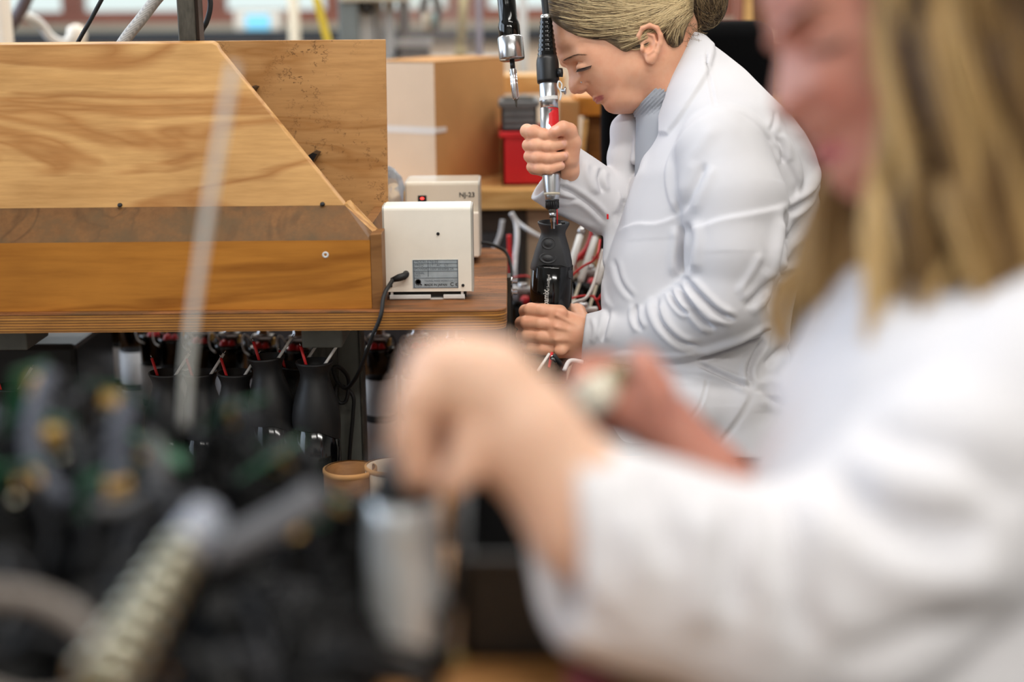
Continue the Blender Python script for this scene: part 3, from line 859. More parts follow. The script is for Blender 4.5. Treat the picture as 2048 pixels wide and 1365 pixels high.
def smin(a, b, k):
    if k <= 0:
        return np.minimum(a, b)
    h = np.clip(0.5 + 0.5 * (b - a) / k, 0, 1)
    return b + (a - b) * h - k * h * (1 - h)

def smax(a, b, k):
    return -smin(-a, -b, k)

def ell(G, c, r, rot=None):
    x, y, z = G[0] - c[0], G[1] - c[1], G[2] - c[2]
    if rot is not None:
        a = math.radians(rot)
        x, y = x * math.cos(a) + y * math.sin(a), -x * math.sin(a) + y * math.cos(a)
    k0 = np.sqrt((x / r[0]) ** 2 + (y / r[1]) ** 2 + (z / r[2]) ** 2)
    k1 = np.sqrt((x / r[0] ** 2) ** 2 + (y / r[1] ** 2) ** 2 + (z / r[2] ** 2) ** 2) + 1e-6
    return k0 * (k0 - 1) / k1

def cap(G, a, b, ra, rb):
    a = np.array(a, dtype=np.float32); b = np.array(b, dtype=np.float32)
    d = b - a
    L = float(d @ d) + 1e-9
    x, y, z = G[0] - a[0], G[1] - a[1], G[2] - a[2]
    t = np.clip((x * d[0] + y * d[1] + z * d[2]) / L, 0, 1)
    return np.sqrt((x - t * d[0]) ** 2 + (y - t * d[1]) ** 2 + (z - t * d[2]) ** 2) - (ra + (rb - ra) * t)

def chain(G, P, R, k=0):
    f = None
    for i in range(len(P) - 1):
        c = cap(G, P[i], P[i + 1], R[i], R[i + 1])
        f = c if f is None else smin(f, c, k)
    return f

def box_sdf(G, c, h, r=2):
    x, y, z = np.abs(G[0] - c[0]) - h[0] + r, np.abs(G[1] - c[1]) - h[1] + r, np.abs(G[2] - c[2]) - h[2] + r
    return np.sqrt(np.maximum(x, 0) ** 2 + np.maximum(y, 0) ** 2 + np.maximum(z, 0) ** 2) + np.minimum(np.maximum(x, np.maximum(y, z)), 0) - r

def plane(G, p, n):
    n = np.array(n, dtype=np.float32); n = n / np.linalg.norm(n)
    return (G[0] - p[0]) * n[0] + (G[1] - p[1]) * n[1] + (G[2] - p[2]) * n[2]

def nets(f, ax):
    """surface nets: field on a grid -> quads"""
    nx, ny, nz = f.shape
    s = f < 0
    idx = np.full((nx - 1, ny - 1, nz - 1), -1, dtype=np.int64)
    cnt = np.zeros((nx - 1, ny - 1, nz - 1), np.uint8)
    for i in (0, 1):
        for j in (0, 1):
            for k in (0, 1):
                cnt += s[i:nx - 1 + i, j:ny - 1 + j, k:nz - 1 + k]
    I = np.argwhere((cnt > 0) & (cnt < 8))
    n = len(I)
    idx[I[:, 0], I[:, 1], I[:, 2]] = np.arange(n)
    acc = np.zeros((n, 3)); w = np.zeros(n)
    C = [(i, j, k) for i in (0, 1) for j in (0, 1) for k in (0, 1)]
    vals = {c: f[I[:, 0] + c[0], I[:, 1] + c[1], I[:, 2] + c[2]].astype(np.float64) for c in C}
    for c in C:
        for d in range(3):
            if c[d] == 0:
                e = list(c); e[d] = 1; e = tuple(e)
                a, b = vals[c], vals[e]
                m = (a < 0) != (b < 0)
                t = np.where(m, a / np.where(m, a - b, 1), 0)
                p = np.tile(np.array(c, dtype=float), (n, 1)); p[:, d] += t
                acc += p * m[:, None]; w += m
    h = ax[0][1] - ax[0][0]
    V = (I + acc / w[:, None]) * h + np.array([ax[0][0], ax[1][0], ax[2][0]])
    Q = []
    for d in range(3):
        o = [(0, 1, 2), (1, 2, 0), (2, 0, 1)][d]
        sl0 = [slice(1, -1)] * 3; sl1 = [slice(1, -1)] * 3
        sl0[d] = slice(0, f.shape[d] - 1); sl1[d] = slice(1, f.shape[d])
        a, b = s[tuple(sl0)], s[tuple(sl1)]
        E = np.argwhere(a != b)
        flip = a[E[:, 0], E[:, 1], E[:, 2]]
        base = E.copy()
        for q_ in range(3):
            if q_ != d: base[:, q_] += 1
        u_, v_ = o[1], o[2]
        def cell(du, dv):
            c = base.copy(); c[:, u_] -= du; c[:, v_] -= dv
            return idx[c[:, 0], c[:, 1], c[:, 2]]
        q4 = np.stack([cell(1, 1), cell(0, 1), cell(0, 0), cell(1, 0)], 1)
        q4[~flip] = q4[~flip][:, ::-1]
        Q.append(q4)
    Q = np.concatenate(Q)
    return V, Q[(Q >= 0).all(1)]

def smooth(V, Q, it=1, lam=0.5):
    E = np.concatenate([Q[:, [0, 1]], Q[:, [1, 2]], Q[:, [2, 3]], Q[:, [3, 0]]])
    deg = np.bincount(E.ravel(), minlength=len(V)).astype(float)[:, None]
    for _ in range(it):
        A = np.zeros_like(V)
        for d in range(3):
            A[:, d] = np.bincount(E[:, 0], V[E[:, 1], d], len(V)) + np.bincount(E[:, 1], V[E[:, 0], d], len(V))
        V = V + lam * (A / np.maximum(deg, 1) - V)
    return V

def normals(V, Q):
    n = np.cross(V[Q[:, 2]] - V[Q[:, 0]], V[Q[:, 3]] - V[Q[:, 1]])
    N = np.zeros_like(V)
    for d in range(3):
        for j in range(4):
            N[:, d] += np.bincount(Q[:, j], n[:, d], len(V))
    return N / (np.linalg.norm(N, axis=1)[:, None] + 1e-9)

def seg_d(P, A):
    """distance and signed side of 2D points P to a polyline A, and position along it (0..1)"""
    A = np.asarray(A, dtype=np.float64)
    best = np.full(len(P), 1e9); side = np.zeros(len(P)); along = np.zeros(len(P))
    L = np.concatenate([[0], np.cumsum(np.linalg.norm(np.diff(A, axis=0), axis=1))])
    for i in range(len(A) - 1):
        d = A[i + 1] - A[i]
        l2 = d @ d + 1e-9
        r = P - A[i]
        t = np.clip((r @ d) / l2, 0, 1)
        q_ = r - t[:, None] * d
        dist = np.hypot(q_[:, 0], q_[:, 1])
        m = dist < best
        best[m] = dist[m]
        side[m] = np.sign(d[0] * r[m, 1] - d[1] * r[m, 0])
        along[m] = (L[i] + t[m] * math.sqrt(l2)) / L[-1]
    return best, side, along

def poly_sd(P, A):
    """signed distance to a closed 2D polygon, positive inside"""
    A = np.asarray(A, dtype=np.float64)
    best = np.full(len(P), 1e18); ins = np.zeros(len(P), bool)
    n = len(A)
    for i in range(n):
        a, b = A[i], A[(i + 1) % n]
        d = b - a
        r = P - a
        t = np.clip((r @ d) / (d @ d + 1e-9), 0, 1)
        q_ = r - t[:, None] * d
        best = np.minimum(best, q_[:, 0] ** 2 + q_[:, 1] ** 2)
        c = ((a[1] > P[:, 1]) != (b[1] > P[:, 1]))
        with np.errstate(divide='ignore', invalid='ignore'):
            xx = (b[0] - a[0]) * (P[:, 1] - a[1]) / (b[1] - a[1]) + a[0]
        ins ^= c & (P[:, 0] < xx)
    return np.where(ins, 1, -1) * np.sqrt(best)

def folds(V, N, creases, mask=None):
    """creases: (polyline, width, height, kind). kind 0: round ridge (+) or groove (-); kind 1: step, one side raised, falling off over width*4"""
    D = np.zeros(len(V))
    face = np.clip(N[:, 2] * 2.0 + 0.5, 0, 1)
    if mask is not None: face = face * mask
    for c in creases:
        A, wd, ht, kind = c[:4]
        z0, z1 = (c[4] if len(c) > 4 else (0, 1e9))
        A = np.asarray(spl2(A), dtype=np.float64)
        lo, hi = A.min(0) - wd * 6, A.max(0) + wd * 6
        sel = np.where((V[:, 0] > lo[0]) & (V[:, 0] < hi[0]) & (V[:, 1] > lo[1]) & (V[:, 1] < hi[1]) & (N[:, 2] > -0.3) & (V[:, 2] > z0) & (V[:, 2] < z1))[0]
        if not len(sel): continue
        d, sd, al = seg_d(V[sel][:, :2], A)
        ends = np.clip(np.minimum(al, 1 - al) * 6, 0, 1) if kind != 2 else 1.0
        if kind == 0:
            g = np.exp(-(d / wd) ** 2) * ht
            if ht < 0:      # a pinched valley with soft lips either side
                g = np.exp(-(d / (0.62 * wd)) ** 2) * ht - 0.5 * ht * np.exp(-((d - 1.75 * wd) / wd) ** 2)
        else:
            s_ = d * sd
            g = ht * (1 / (1 + np.exp(-s_ / (wd * 0.25)))) * np.exp(-np.maximum(s_, 0) / (wd * 4)) * np.exp(-np.maximum(-s_, 0) / wd)
        D[sel] += g * ends
    return V + N * (D * face)[:, None]

def spl2(P, n=6):
    if len(P) < 3: return P
    return [(p.x, p.y) for p in spline([(a, b, 0) for a, b in P], n)]

def noise3(V, freq, seed, octaves=3):
    """cheap smooth noise: sums of sines in random directions"""
    r = np.random.default_rng(seed)
    out = np.zeros(len(V)); amp = 1.0; tot = 0
    for o in range(octaves):
        for _ in range(5):
            k = r.normal(size=3); k = k / np.linalg.norm(k) * np.array(freq) * (1.9 ** o) * r.uniform(0.7, 1.3)
            out += amp * np.sin(V @ k + r.uniform(0, 6.28))
            tot += amp
        amp *= 0.5
    return out / (tot * 0.5)

def loft_field(G, ax, slices, p=2.0):
    """slices: (y, xl, xr, zc, rz): a body whose outline follows xl..xr"""
    s_ = np.array(slices, dtype=np.float64)
    y = ax[1]
    def ip(j):
        # smooth interpolation of the outline
        return np.interp(y, s_[:, 0], s_[:, j])
    ker = np.ones(5) / 5
    def sm(a):
        return np.convolve(np.pad(a, 2, mode='edge'), ker, 'valid')
    xl, xr, zc, rz = (sm(ip(j))[None, :, None].astype(np.float32) for j in (1, 2, 3, 4))
    cx, rx = (xl + xr) / 2, (xr - xl) / 2
    k = (np.abs((G[0] - cx) / rx) ** p + np.abs((G[2] - zc) / rz) ** p) ** (1 / p)
    f = (k - 1) * np.minimum(rx, rz)
    top = s_[0, 0] - G[1]
    bot = G[1] - s_[-1, 0]
    return smax(smax(f, top, 14), bot, 6)

def organic(name, V, Q, fr, mat_, parent, sub=0, midx=None):
    me = mesh_from(fr.w(V), Q, name)
    o = link(name, me, mat_, parent, smooth=True)
    if midx is not None:
        me.polygons.foreach_set('material_index', midx.astype(np.int32))
    return o

def join_parts(name, parts, mat_, parent, lip=None):
    """parts: (V world, Q, material index array or int) -> one mesh"""
    V, Q, Mi, n = [], [], [], 0
    for v, q_, mi in parts:
        V.append(v); Q.append(q_ + n); n += len(v)
        Mi.append(mi if hasattr(mi, '__len__') else np.full(len(q_), mi))
    me = mesh_from(np.concatenate(V), np.concatenate(Q), name)
    if lip is not None:     # how red the skin is at the mouth, first mesh only
        at_ = me.attributes.new('lip', 'FLOAT', 'POINT')
        at_.data.foreach_set('value', np.concatenate([lip, np.zeros(n - len(lip))]).astype(np.float32))
    o = link(name, me, mat_, parent, smooth=True)
    me.polygons.foreach_set('material_index', np.concatenate(Mi).astype(np.int32))
    return o

def skin_mat(name, base, red, rough=0.45):
    m = mat(name, base, rough, spec=0.35)
    t = NT(m)
    n = t.noise(t.coords((1, 1, 1)), 34, 4, 0.6)
    r = t.ramp(n, 'Fac', [(0.35, (0, 0, 0, 1)), (0.7, (1, 1, 1, 1))])
    c = t.mix((r, 'Color'), base, red)
    mm = t.mix(0.55, base, (c, 2))
    la = t.n('Attribute', attribute_name='lip')
    m3 = t.mix((la, 'Fac'), (mm, 2), rgb(176, 92, 96))
    t.l(m3, 2, t.b, 'Base Color')
    f = t.noise(t.coords((1, 1, 1)), 900, 3)
    t.bump(f, 'Fac', 0.12, 0.0006)
    t.b.inputs['Subsurface Weight'].default_value = 0.15
    t.b.inputs['Subsurface Radius'].default_value = (0.010, 0.004, 0.002)
    t.b.inputs['Subsurface Scale'].default_value = 0.6
    return m

def cloth_mat(name, base, rough=0.85):
    m = mat(name, base, rough, spec=0.06)
    t = NT(m)
    n = t.noise(t.coords((1, 1, 1)), 9, 3)
    r = t.ramp(n, 'Fac', [(0.3, (0.95, 0.95, 0.95, 1)), (0.7, (1, 1, 1, 1))])
    c = t.mix(1.0, base, (r, 'Color'), 'MULTIPLY')
    t.l(c, 2, t.b, 'Base Color')
    b = t.noise(t.coords((1, 1, 1)), 1500, 2)
    t.bump(b, 'Fac', 0.15, 0.0004)
    return m

MT['skin'] = skin_mat('skin', rgb(226, 172, 140), rgb(214, 142, 112))
MT['skin_hand'] = skin_mat('skin_hand', rgb(222, 166, 134), rgb(208, 130, 100))
MT['lips'] = mat('lips', rgb(176, 84, 92), 0.4)
MT['nail'] = mat('finger_nail', rgb(226, 170, 150), 0.25)
MT['coat'] = cloth_mat('white_coat_cotton', rgb(211, 210, 214))
MT['seam'] = MT['coat']
MT['knit'] = None
def hair_mat(name, stops):
    m = mat(name, stops[1][1], 0.42, spec=0.4)
    t = NT(m)
    a = t.n('Attribute', attribute_name='tone')
    r = t.ramp(a, 'Fac', stops)
    t.l(r, 'Color', t.b, 'Base Color')
    return m

def strands(name, paths, rad, mat_, parent, tones, sides=4, grad=0.0):
    """many fine hairs as thin tapering tubes in one mesh"""
    paths = np.asarray(paths)          # (n, k, 3) world
    n, k, _ = paths.shape
    T = np.gradient(paths, axis=1)
    T /= np.linalg.norm(T, axis=2, keepdims=True) + 1e-9
    ref = np.array([0.3, -1.0, 0.2]); ref /= np.linalg.norm(ref)
    A = np.cross(T, ref); A /= np.linalg.norm(A, axis=2, keepdims=True) + 1e-9
    B = np.cross(T, A)
    s_ = np.linspace(0, 1, k)
    pr = np.clip(np.minimum(s_ * 8 + 0.35, (1 - s_) * 6 + 0.15), 0, 1)
    R = (np.asarray(rad)[:, None] if hasattr(rad, '__len__') else rad) * pr[None, :]
    V = []
    for j in range(sides):
        a = 2 * PI * j / sides
        V.append(paths + (A * math.cos(a) + B * math.sin(a)) * R[:, :, None])
    V = np.stack(V, 2).reshape(-1, 3)   # n,k,sides
    base = (np.arange(n)[:, None, None] * k + np.arange(k - 1)[None, :, None]) * sides
    j = np.arange(sides)[None, None, :]
    j2 = (j + 1) % sides
    Q = np.stack([base + j, base + j2, base + sides + j2, base + sides + j], -1).reshape(-1, 4)
    me = mesh_from(V, Q, name)
    at_ = me.attributes.new('tone', 'FLOAT', 'POINT')
    tn = np.asarray(tones, dtype=np.float32)[:, None] + grad * (np.linspace(-1, 1, k)[None, :])
    at_.data.foreach_set('value', np.repeat(np.clip(tn, 0, 1).ravel(), sides).astype(np.float32))
    return link(name, me, mat_, parent, smooth=True)

def bez(a, b, c, d, n):
    t = np.linspace(0, 1, n)[:, None]
    a, b, c, d = (np.asarray(p, dtype=float) for p in (a, b, c, d))
    return a * (1 - t) ** 3 + 3 * b * t * (1 - t) ** 2 + 3 * c * t * t * (1 - t) + d * t ** 3
# ------------------------------------------------------------------ the woman with the screwdriver
YW = 2.36
H1 = Fr(1200, 120, YW)

FACE = [(1100, 20), (1094, 36), (1094, 48), (1096, 62), (1100, 80), (1107, 100), (1114, 112), (1123, 123), (1131, 131), (1136, 141), (1138, 155), (1137, 168), (1138, 178),
        (1142, 185), (1149, 188.5), (1157, 186), (1165, 182.5), (1172, 181.5), (1176, 186), (1182, 191.5), (1187.5, 195.5), (1189.5, 199), (1193, 201.5), (1196, 205), (1202, 206.5), (1207, 210),
        (1212, 217), (1219, 222), (1229, 224.5), (1240, 223), (1250, 220), (1262, 219.5), (1280, 214), (1300, 222), (1330, 240), (1380, 200), (1392, 120), (1395, 50),
        (1380, 0), (1340, -45), (1280, -66), (1200, -60), (1140, -30), (1108, 2)]
WPT = np.array([  # x, y, half width, rounding radius
    (1100, 45, 58, 60), (1112, 85, 60, 55), (1150, 60, 72, 70), (1250, 20, 90, 95), (1340, 10, 86, 80), (1250, 90, 86, 85), (1165, 108, 64, 50), (1200, 125, 72, 60),
    (1131, 124, 26, 20), (1136, 145, 15, 12), (1140, 165, 15, 12), (1146, 182, 17, 14), (1158, 178, 20, 12), (1150, 158, 21, 18), (1158, 148, 36, 30),
    (1172, 160, 46, 36), (1190, 155, 64, 46), (1178, 182, 30, 18), (1190, 199, 26, 12), (1200, 194, 44, 26), (1212, 205, 36, 22), (1224, 216, 30, 22), (1228, 190, 62, 42),
    (1255, 205, 52, 34), (1270, 160, 82, 66), (1300, 190, 60, 50), (1320, 120, 74, 70), (1350, 170, 58, 55)], dtype=np.float64)

def wmap(X, Y):
    # weights widen away from the nose, so the cheeks and skull stay smooth
    s2 = 60 + 3.2 * np.maximum(WPT[:, 2] - 20, 0) ** 1.25
    d2 = ((X[..., None] - WPT[:, 0]) ** 2 + (Y[..., None] - WPT[:, 1]) ** 2) / s2
    w = np.exp(-d2 * 0.42) + 1e-3 / (1 + d2) ** 1.5
    w /= w.sum(-1, keepdims=True)
    return (w * WPT[:, 2]).sum(-1), (w * WPT[:, 3]).sum(-1)

def height(px, py, poly, grow=0.0):
    """half thickness of the head at profile points"""
    P = np.stack([px.ravel(), py.ravel()], 1)
    d = poly_sd(P, poly).reshape(px.shape) + grow
    Wm, R = wmap(px, py)
    R = np.maximum(R, 1)
    return d, Wm + grow, R

ax, G = grid((1084, -76, -104), (1400, 244, 104), 1.7)
X2, Y2_ = np.meshgrid(ax[0].astype(float), ax[1].astype(float), indexing='ij')
d2, W2, R2 = height(X2, Y2_, FACE)
u = 1 - np.minimum(d2 / R2, 1.0)
z2 = (G[2] / W2[:, :, None]) ** 2
f = (np.sqrt(z2 + (np.maximum(u, 0) ** 2)[:, :, None]) - 1) * np.minimum(W2, R2)[:, :, None].astype(np.float32) * 0.75
f = f.astype(np.float32)
for s in (1, -1):
    f = smin(f, ell(G, (1161, 176.5, s * 16), (10, 8.5, 8)), 5)                      # wing of the nose
    f = smax(f, -ell(G, (1164, 184.5, s * 10), (5, 4, 4)), 2)                        # nostril
    f = smax(f, -cap(G, (1172, 170, s * 30), (1185, 190, s * 46), 1.2, 0.6), 6)      # fold from nose to mouth
    f = smax(f, -ell(G, (1154, 141, s * 36), (15, 9, 10)), 10)                        # eye socket
    f = smin(f, ell(G, (1167, 143, s * 38), (17, 12, 13)), 5)                        # lid over the eyeball
    f = smax(f, -cap(G, (1153, 148, s * 44), (1180, 143, s * 53), 0.6, 0.8), 3)      # closed lid line
    f = smax(f, -cap(G, (1152, 134, s * 44), (1180, 134, s * 54), 0.3, 0.5), 4)      # lid crease
    f = smin(f, cap(G, (1128, 123, s * 18), (1158, 117, s * 50), 4, 4), 16)          # brow
    f = smin(f, ell(G, (1191, 197.5, s * 8), (5.5, 3.5, 14)), 3)                       # lips
    f = smin(f, ell(G, (1197, 203.0, s * 8), (5.5, 3.8, 12)), 3)
    f = smax(f, -cap(G, (1188, 200.5, s * 3), (1210, 196.5, s * 38), 0.4, 0.4), 2.5)   # line of the mouth
    f = smin(f, ell(G, (1254, 206, s * 24), (30, 12, 22)), 24)                       # under the jaw
# ear
    e = s
    ear = ell(G, (1291, 106, e * 85), (20, 33, 9), rot=-8)
    helix = chain(G, [(1273, 108, e * 86), (1269, 92, e * 92), (1276, 78, e * 97), (1290, 73, e * 99), (1304, 78, e * 99), (1311, 92, e * 98), (1311, 108, e * 96), (1306, 122, e * 93), (1300, 132, e * 91)], [3.5, 4.3, 4.6, 4.8, 4.8, 4.8, 4.6, 4.2, 4.5], 3)
    lobe = ell(G, (1293, 136, e * 89), (11, 10, 5.5), rot=-10)
    anti = chain(G, [(1286, 88, e * 93), (1298, 92, e * 94.5), (1302, 106, e * 93.5), (1297, 121, e * 92), (1287, 127, e * 92)], [2.0, 2.6, 3.0, 3.0, 3.2], 3)
    trag = ell(G, (1276, 117, e * 92), (4.5, 6.5, 5))
    ear = smin(ear, helix, 3.5); ear = smin(ear, lobe, 6)
    ear = smax(ear, -ell(G, (1289, 103, e * 100), (15.5, 21, 8.5), rot=-8), 3)
    ear = smax(ear, -ell(G, (1287, 112, e * 96), (9.5, 11.5, 10)), 2.5)
    ear = smin(ear, anti, 2.5); ear = smin(ear, trag, 3)
    f = smin(f, ear, 3)
HV, HQ = nets(f, ax)
HV = smooth(HV, HQ, 3, 0.5)
# lip colour as a soft mask on the same skin
def inl(c, r, a=0):
    ca, sa = math.cos(math.radians(a)), math.sin(math.radians(a))
    dx, dy = HV[:, 0] - c[0], HV[:, 1] - c[1]
    q_ = np.sqrt(((dx * ca + dy * sa) / r[0]) ** 2 + ((-dx * sa + dy * ca) / r[1]) ** 2)
    return np.clip((1.15 - q_) / 0.4, 0, 1)
lipm = np.maximum(inl((1196, 198.6), (9.5, 2.2), -8), inl((1198, 202.6), (8.5, 3.2), -14)) * (np.abs(HV[:, 2]) < 38) * 0.85

# ---- hands: fingers as chains rooted in the palm
def finger(G, P, R, k=3.5):
    f = chain(G, P, R, k)
    return f
HR = Fr(1105, 305, 2.288)
ax, G = grid((1036, 240, -122), (1216, 420, 60), 1.5)
palm = smin(cap(G, (1120, 284, -30), (1128, 336, -28), 24, 20), cap(G, (1084, 284, -34), (1092, 338, -32), 17, 14), 12)
palm = smin(palm, cap(G, (1138, 300, -14), (1140, 338, -14), 22, 19), 14)
palm = smin(palm, cap(G, (1138, 284, -4), (1134, 320, 4), 17, 17), 10)
palm = smin(palm, chain(G, [(1130, 336, -18), (1148, 358, -48), (1190, 392, -96)], [22, 23, 23], 8), 12)
palm = smin(palm, cap(G, (1116, 286, 18), (1132, 288, 12), 11, 13), 8)
fs = []
for (P, R) in (([(1082, 274, -34), (1061, 266, -16), (1054, 263, 6), (1066, 268, 25), (1088, 275, 31), (1103, 278, 30)], [14, 14.2, 13.6, 13.4, 12.8, 11.5]),
               ([(1082, 296, -34), (1062, 293, -14), (1057, 292, 8), (1070, 294, 26), (1098, 298, 33), (1123, 293, 28)], [13.5, 13.2, 12.6, 13, 12.2, 9.8]),
               ([(1084, 318, -34), (1064, 316, -14), (1059, 314, 8), (1072, 318, 25), (1098, 321, 32), (1126, 316, 27)], [12.4, 12.2, 11.6, 12, 11.2, 9.2]),
               ([(1086, 338, -32), (1068, 336, -14), (1064, 335, 6), (1076, 339, 22), (1098, 342, 29), (1121, 335, 25)], [11.5, 11.4, 10.8, 11.2, 10.2, 8.4])):
    fs.append(finger(G, P, R))
f = palm
for q_ in fs:
    f = smin(f, q_, 3.2)
for (x, y, z, r) in ((1070, 268, 27, 13.5), (1076, 295.5, 30, 13.0), (1077, 319, 29, 12.2), (1080, 340, 25, 11)):
    f = smin(f, ell(G, (x, y, z), (11, r, r)), 5)
for (x, y, z) in ((1092, 297, 46), (1094, 320, 45), (1096, 341, 40)):     # skin creases at the joints
    f = smax(f, -cap(G, (x + 14, y - 7, z), (x + 13, y + 7, z), 0.8, 0.8), 3)
th = chain(G, [(1138, 318, 2), (1143, 288, 12), (1137, 266, 26), (1125, 262, 36), (1107, 270, 41)], [20, 18.5, 15.5, 14.0, 11.5], 5)
f = smin(f, th, 4)
f = smax(f, -cap(G, (1091, 200, 0), (1111, 420, 0), 16.5, 16.5), 1.5)
RV, RQ = nets(f, ax)
RV = smooth(RV, RQ, 2, 0.5)
def nail_mi(V, Q, spots):
    c = V[Q].mean(1); m = np.zeros(len(Q), int)
    for (x, y, rx, ry, a) in spots:
        dx, dy = c[:, 0] - x, c[:, 1] - y
        ca, sa = math.cos(math.radians(a)), math.sin(math.radians(a))
        uu, vv = dx * ca + dy * sa, -dx * sa + dy * ca
        m[((uu / rx) ** 2 + (vv / ry) ** 2 < 1) & (c[:, 2] > 14)] = 2
    return m
r_mi = nail_mi(RV, RQ, [(1109, 263.5, 8, 4.5, -18), (1127, 290, 5, 6, 0), (1131, 313, 4.5, 5.6, 0), (1125.5, 331, 4, 4.6, 0)])

HL = Fr(1105, 665, 2.286)
ax, G = grid((1018, 588, -96), (1200, 748, 48), 1.7)
palm = smin(cap(G, (1108, 634, 18), (1150, 655, 6), 22, 26), cap(G, (1108, 700, 10), (1152, 690, 2), 18, 26), 20)
palm = smin(palm, cap(G, (1110, 666, 20), (1155, 672, 6), 22, 27), 16)
palm = smin(palm, cap(G, (1152, 672, 6), (1210, 676, 14), 33, 34), 22)
f = palm
for (P, R) in (([(1118, 626, 20), (1085, 623, 26), (1062, 621, 14), (1051, 622, -26), (1056, 626, -56), (1078, 628, -76)], [16, 14.5, 14.5, 13, 12, 10.5]),
               ([(1116, 652, 24), (1080, 648, 27), (1054, 646, 14), (1043, 646, -26), (1048, 648, -56), (1072, 650, -78)], [16, 14.5, 14.5, 13, 12, 10.5]),
               ([(1114, 678, 22), (1080, 673, 25), (1056, 671, 12), (1045, 671, -26), (1050, 672, -56), (1074, 674, -76)], [15.5, 14, 14, 12.6, 11.6, 10]),
               ([(1114, 702, 14), (1084, 698, 19), (1064, 695, 8), (1053, 694, -24), (1056, 696, -50), (1078, 698, -70)], [14, 12.5, 12.4, 11.5, 10.5, 9])):
    f = smin(f, finger(G, P, R), 3.0)
for (x, y) in ((1098, 626), (1094, 652), (1094, 677), (1098, 701)):
    f = smin(f, ell(G, (x + 22, y + 1, 36), (13, 10, 7)), 10)
for (x, y, z) in ((1064, 621, 27), (1056, 646, 28), (1058, 671, 26)):
    f = smin(f, ell(G, (x + 6, y, z - 4), (10, 10, 6)), 6)
    f = smax(f, -cap(G, (x + 6, y - 7, z + 10), (x + 6, y + 7, z + 10), 0.6, 0.6), 3)
for (ya, yb) in ((637, 634), (662, 660), (687, 688)):
    f = smax(f, -cap(G, (1050, ya, 28), (1092, yb, 38), 1.6, 0.4), 4)
for (a_, b_) in (((1112, 632, 43), (1150, 650, 36)), ((1110, 655, 45), (1150, 664, 36)), ((1110, 680, 43), (1148, 680, 34))):
    f = smin(f, cap(G, a_, b_, 1.0, 0.6), 8)
f = smin(f, chain(G, [(1162, 646, -10), (1156, 624, -40), (1140, 620, -66), (1116, 626, -80)], [22, 17, 14, 11], 6), 8)
f = smax(f, -cap(G, (1106, 400, -26), (1100, 760, -34), 38, 38), 1.5)
LV, LQ = nets(f, ax)
LV = smooth(LV, LQ, 2, 0.5)

# ---- hidden core of the body: neck, trunk, arms, thighs, calves, so that head and hands belong to one figure
HB = Fr(1400, 500, YW)
core = MB()
ax, G = grid((1100, 90, -230), (1620, 1420, 230), 12)
f = chain(G, [(1345, 150, 0), (1400, 260, 0), (1425, 450, 0), (1420, 800, 0)], [48, 95, 125, 140], 40)
for s in (1, -1):
    f = smin(f, cap(G, (1425, 300, s * 90), (1430, 320, s * 150), 60, 55), 30)
    f = smin(f, chain(G, [(1420, 830, s * 80), (1050, 860, s * 95), (1010, 1360, s * 90)], [90, 66, 46], 10), 20)
f = smin(f, chain(G, [(1430, 320, 150), (1465, 600, 165), (1240, 668, 50)], [50, 42, 30], 10), 10)
f = smin(f, chain(G, [(1430, 320, -150), (1340, 440, -110), (1200, 398, -40)], [48, 38, 22], 10), 10)
CV, CQ = nets(f, ax)
base = HB.v(1420, 1100, 0)
W1 = empty('person', (base.x, base.y, 0.0), 0, 'woman with blonde bun in white lab coat, seated, leaning over a power screwdriver', 'person')
join_parts('body', [(H1.w(HV), HQ, 0), (HR.w(RV), RQ, r_mi), (HL.w(LV), LQ, 0), (HB.w(CV), CQ, 0)], [MT['skin'], MT['lips'], MT['nail']], W1, lipm)

# brow and lashes of the closed eye
def hz(x, y, poly=FACE, grow=0.0):
    x, y = np.atleast_1d(np.asarray(x, float)), np.atleast_1d(np.asarray(y, float))
    d, Wm, R = height(x, y, poly, grow)
    u_ = 1 - np.clip(d / R, 0, 1)
    return Wm * np.sqrt(np.maximum(1 - u_ ** 2, 0))
import bisect
def surf_z(V, x, y):
    """near side of the head mesh at a profile point"""
    m = (np.abs(V[:, 0] - x) < 3) & (np.abs(V[:, 1] - y) < 3) & (V[:, 2] > 0)
    return float(V[m][:, 2].max()) if m.any() else 0.0
MT['lash'] = mat('dark_lashes', rgb(38, 28, 24), 0.6)
MT['brow'] = mat('brow_hair', rgb(98, 72, 54), 0.7)
br = MB()
for k in range(60):
    t_ = k / 59
    x, y = 1126 + 40 * t_, 127 - 5.5 * math.sin(t_ * 2.2) + random.uniform(-1.5, 1.5) * (1.1 - 0.6 * t_)
    z = surf_z(HV, x, y)
    br.tube([H1.v(x, y, z - 0.8), H1.v(x + 5.5, y - 1.8 + 1.8 * t_, surf_z(HV, x + 5.5, y - 2) + 0.2)], [0.00038 * (1.15 - 0.7 * t_), 0.0001], 4)
br.build('eyebrow', MT['brow'], W1)['kind'] = 'stuff'
ls = MB()
for k in range(24):
    t_ = k / 23
    x, y = 1153 + 26 * t_, 148.5 - 5 * t_
    z = surf_z(HV, x, y)
    a_ = 1.9 - 0.75 * t_
    L_ = 8.5 + 2.5 * math.sin(t_ * 3.1)
    dx, dy = -L_ * 0.55 + 3 * t_, L_ * 0.75
    ls.tube([H1.v(x, y, z - 1), H1.v(x + dx * 0.5, y + dy * 0.65, z + 4), H1.v(x + dx, y + dy, z + 7)], [0.00042, 0.00034, 0.0001], 4)
ls.tube([H1.v(1152 + 28 * t_, 148.6 - 5.4 * t_, surf_z(HV, 1152 + 28 * t_, 148.6 - 5.4 * t_) + 0.2) for t_ in np.linspace(0, 1, 9)], 0.0006, 6)
ls.build('eyelashes', MT['lash'], W1)['kind'] = 'stuff'
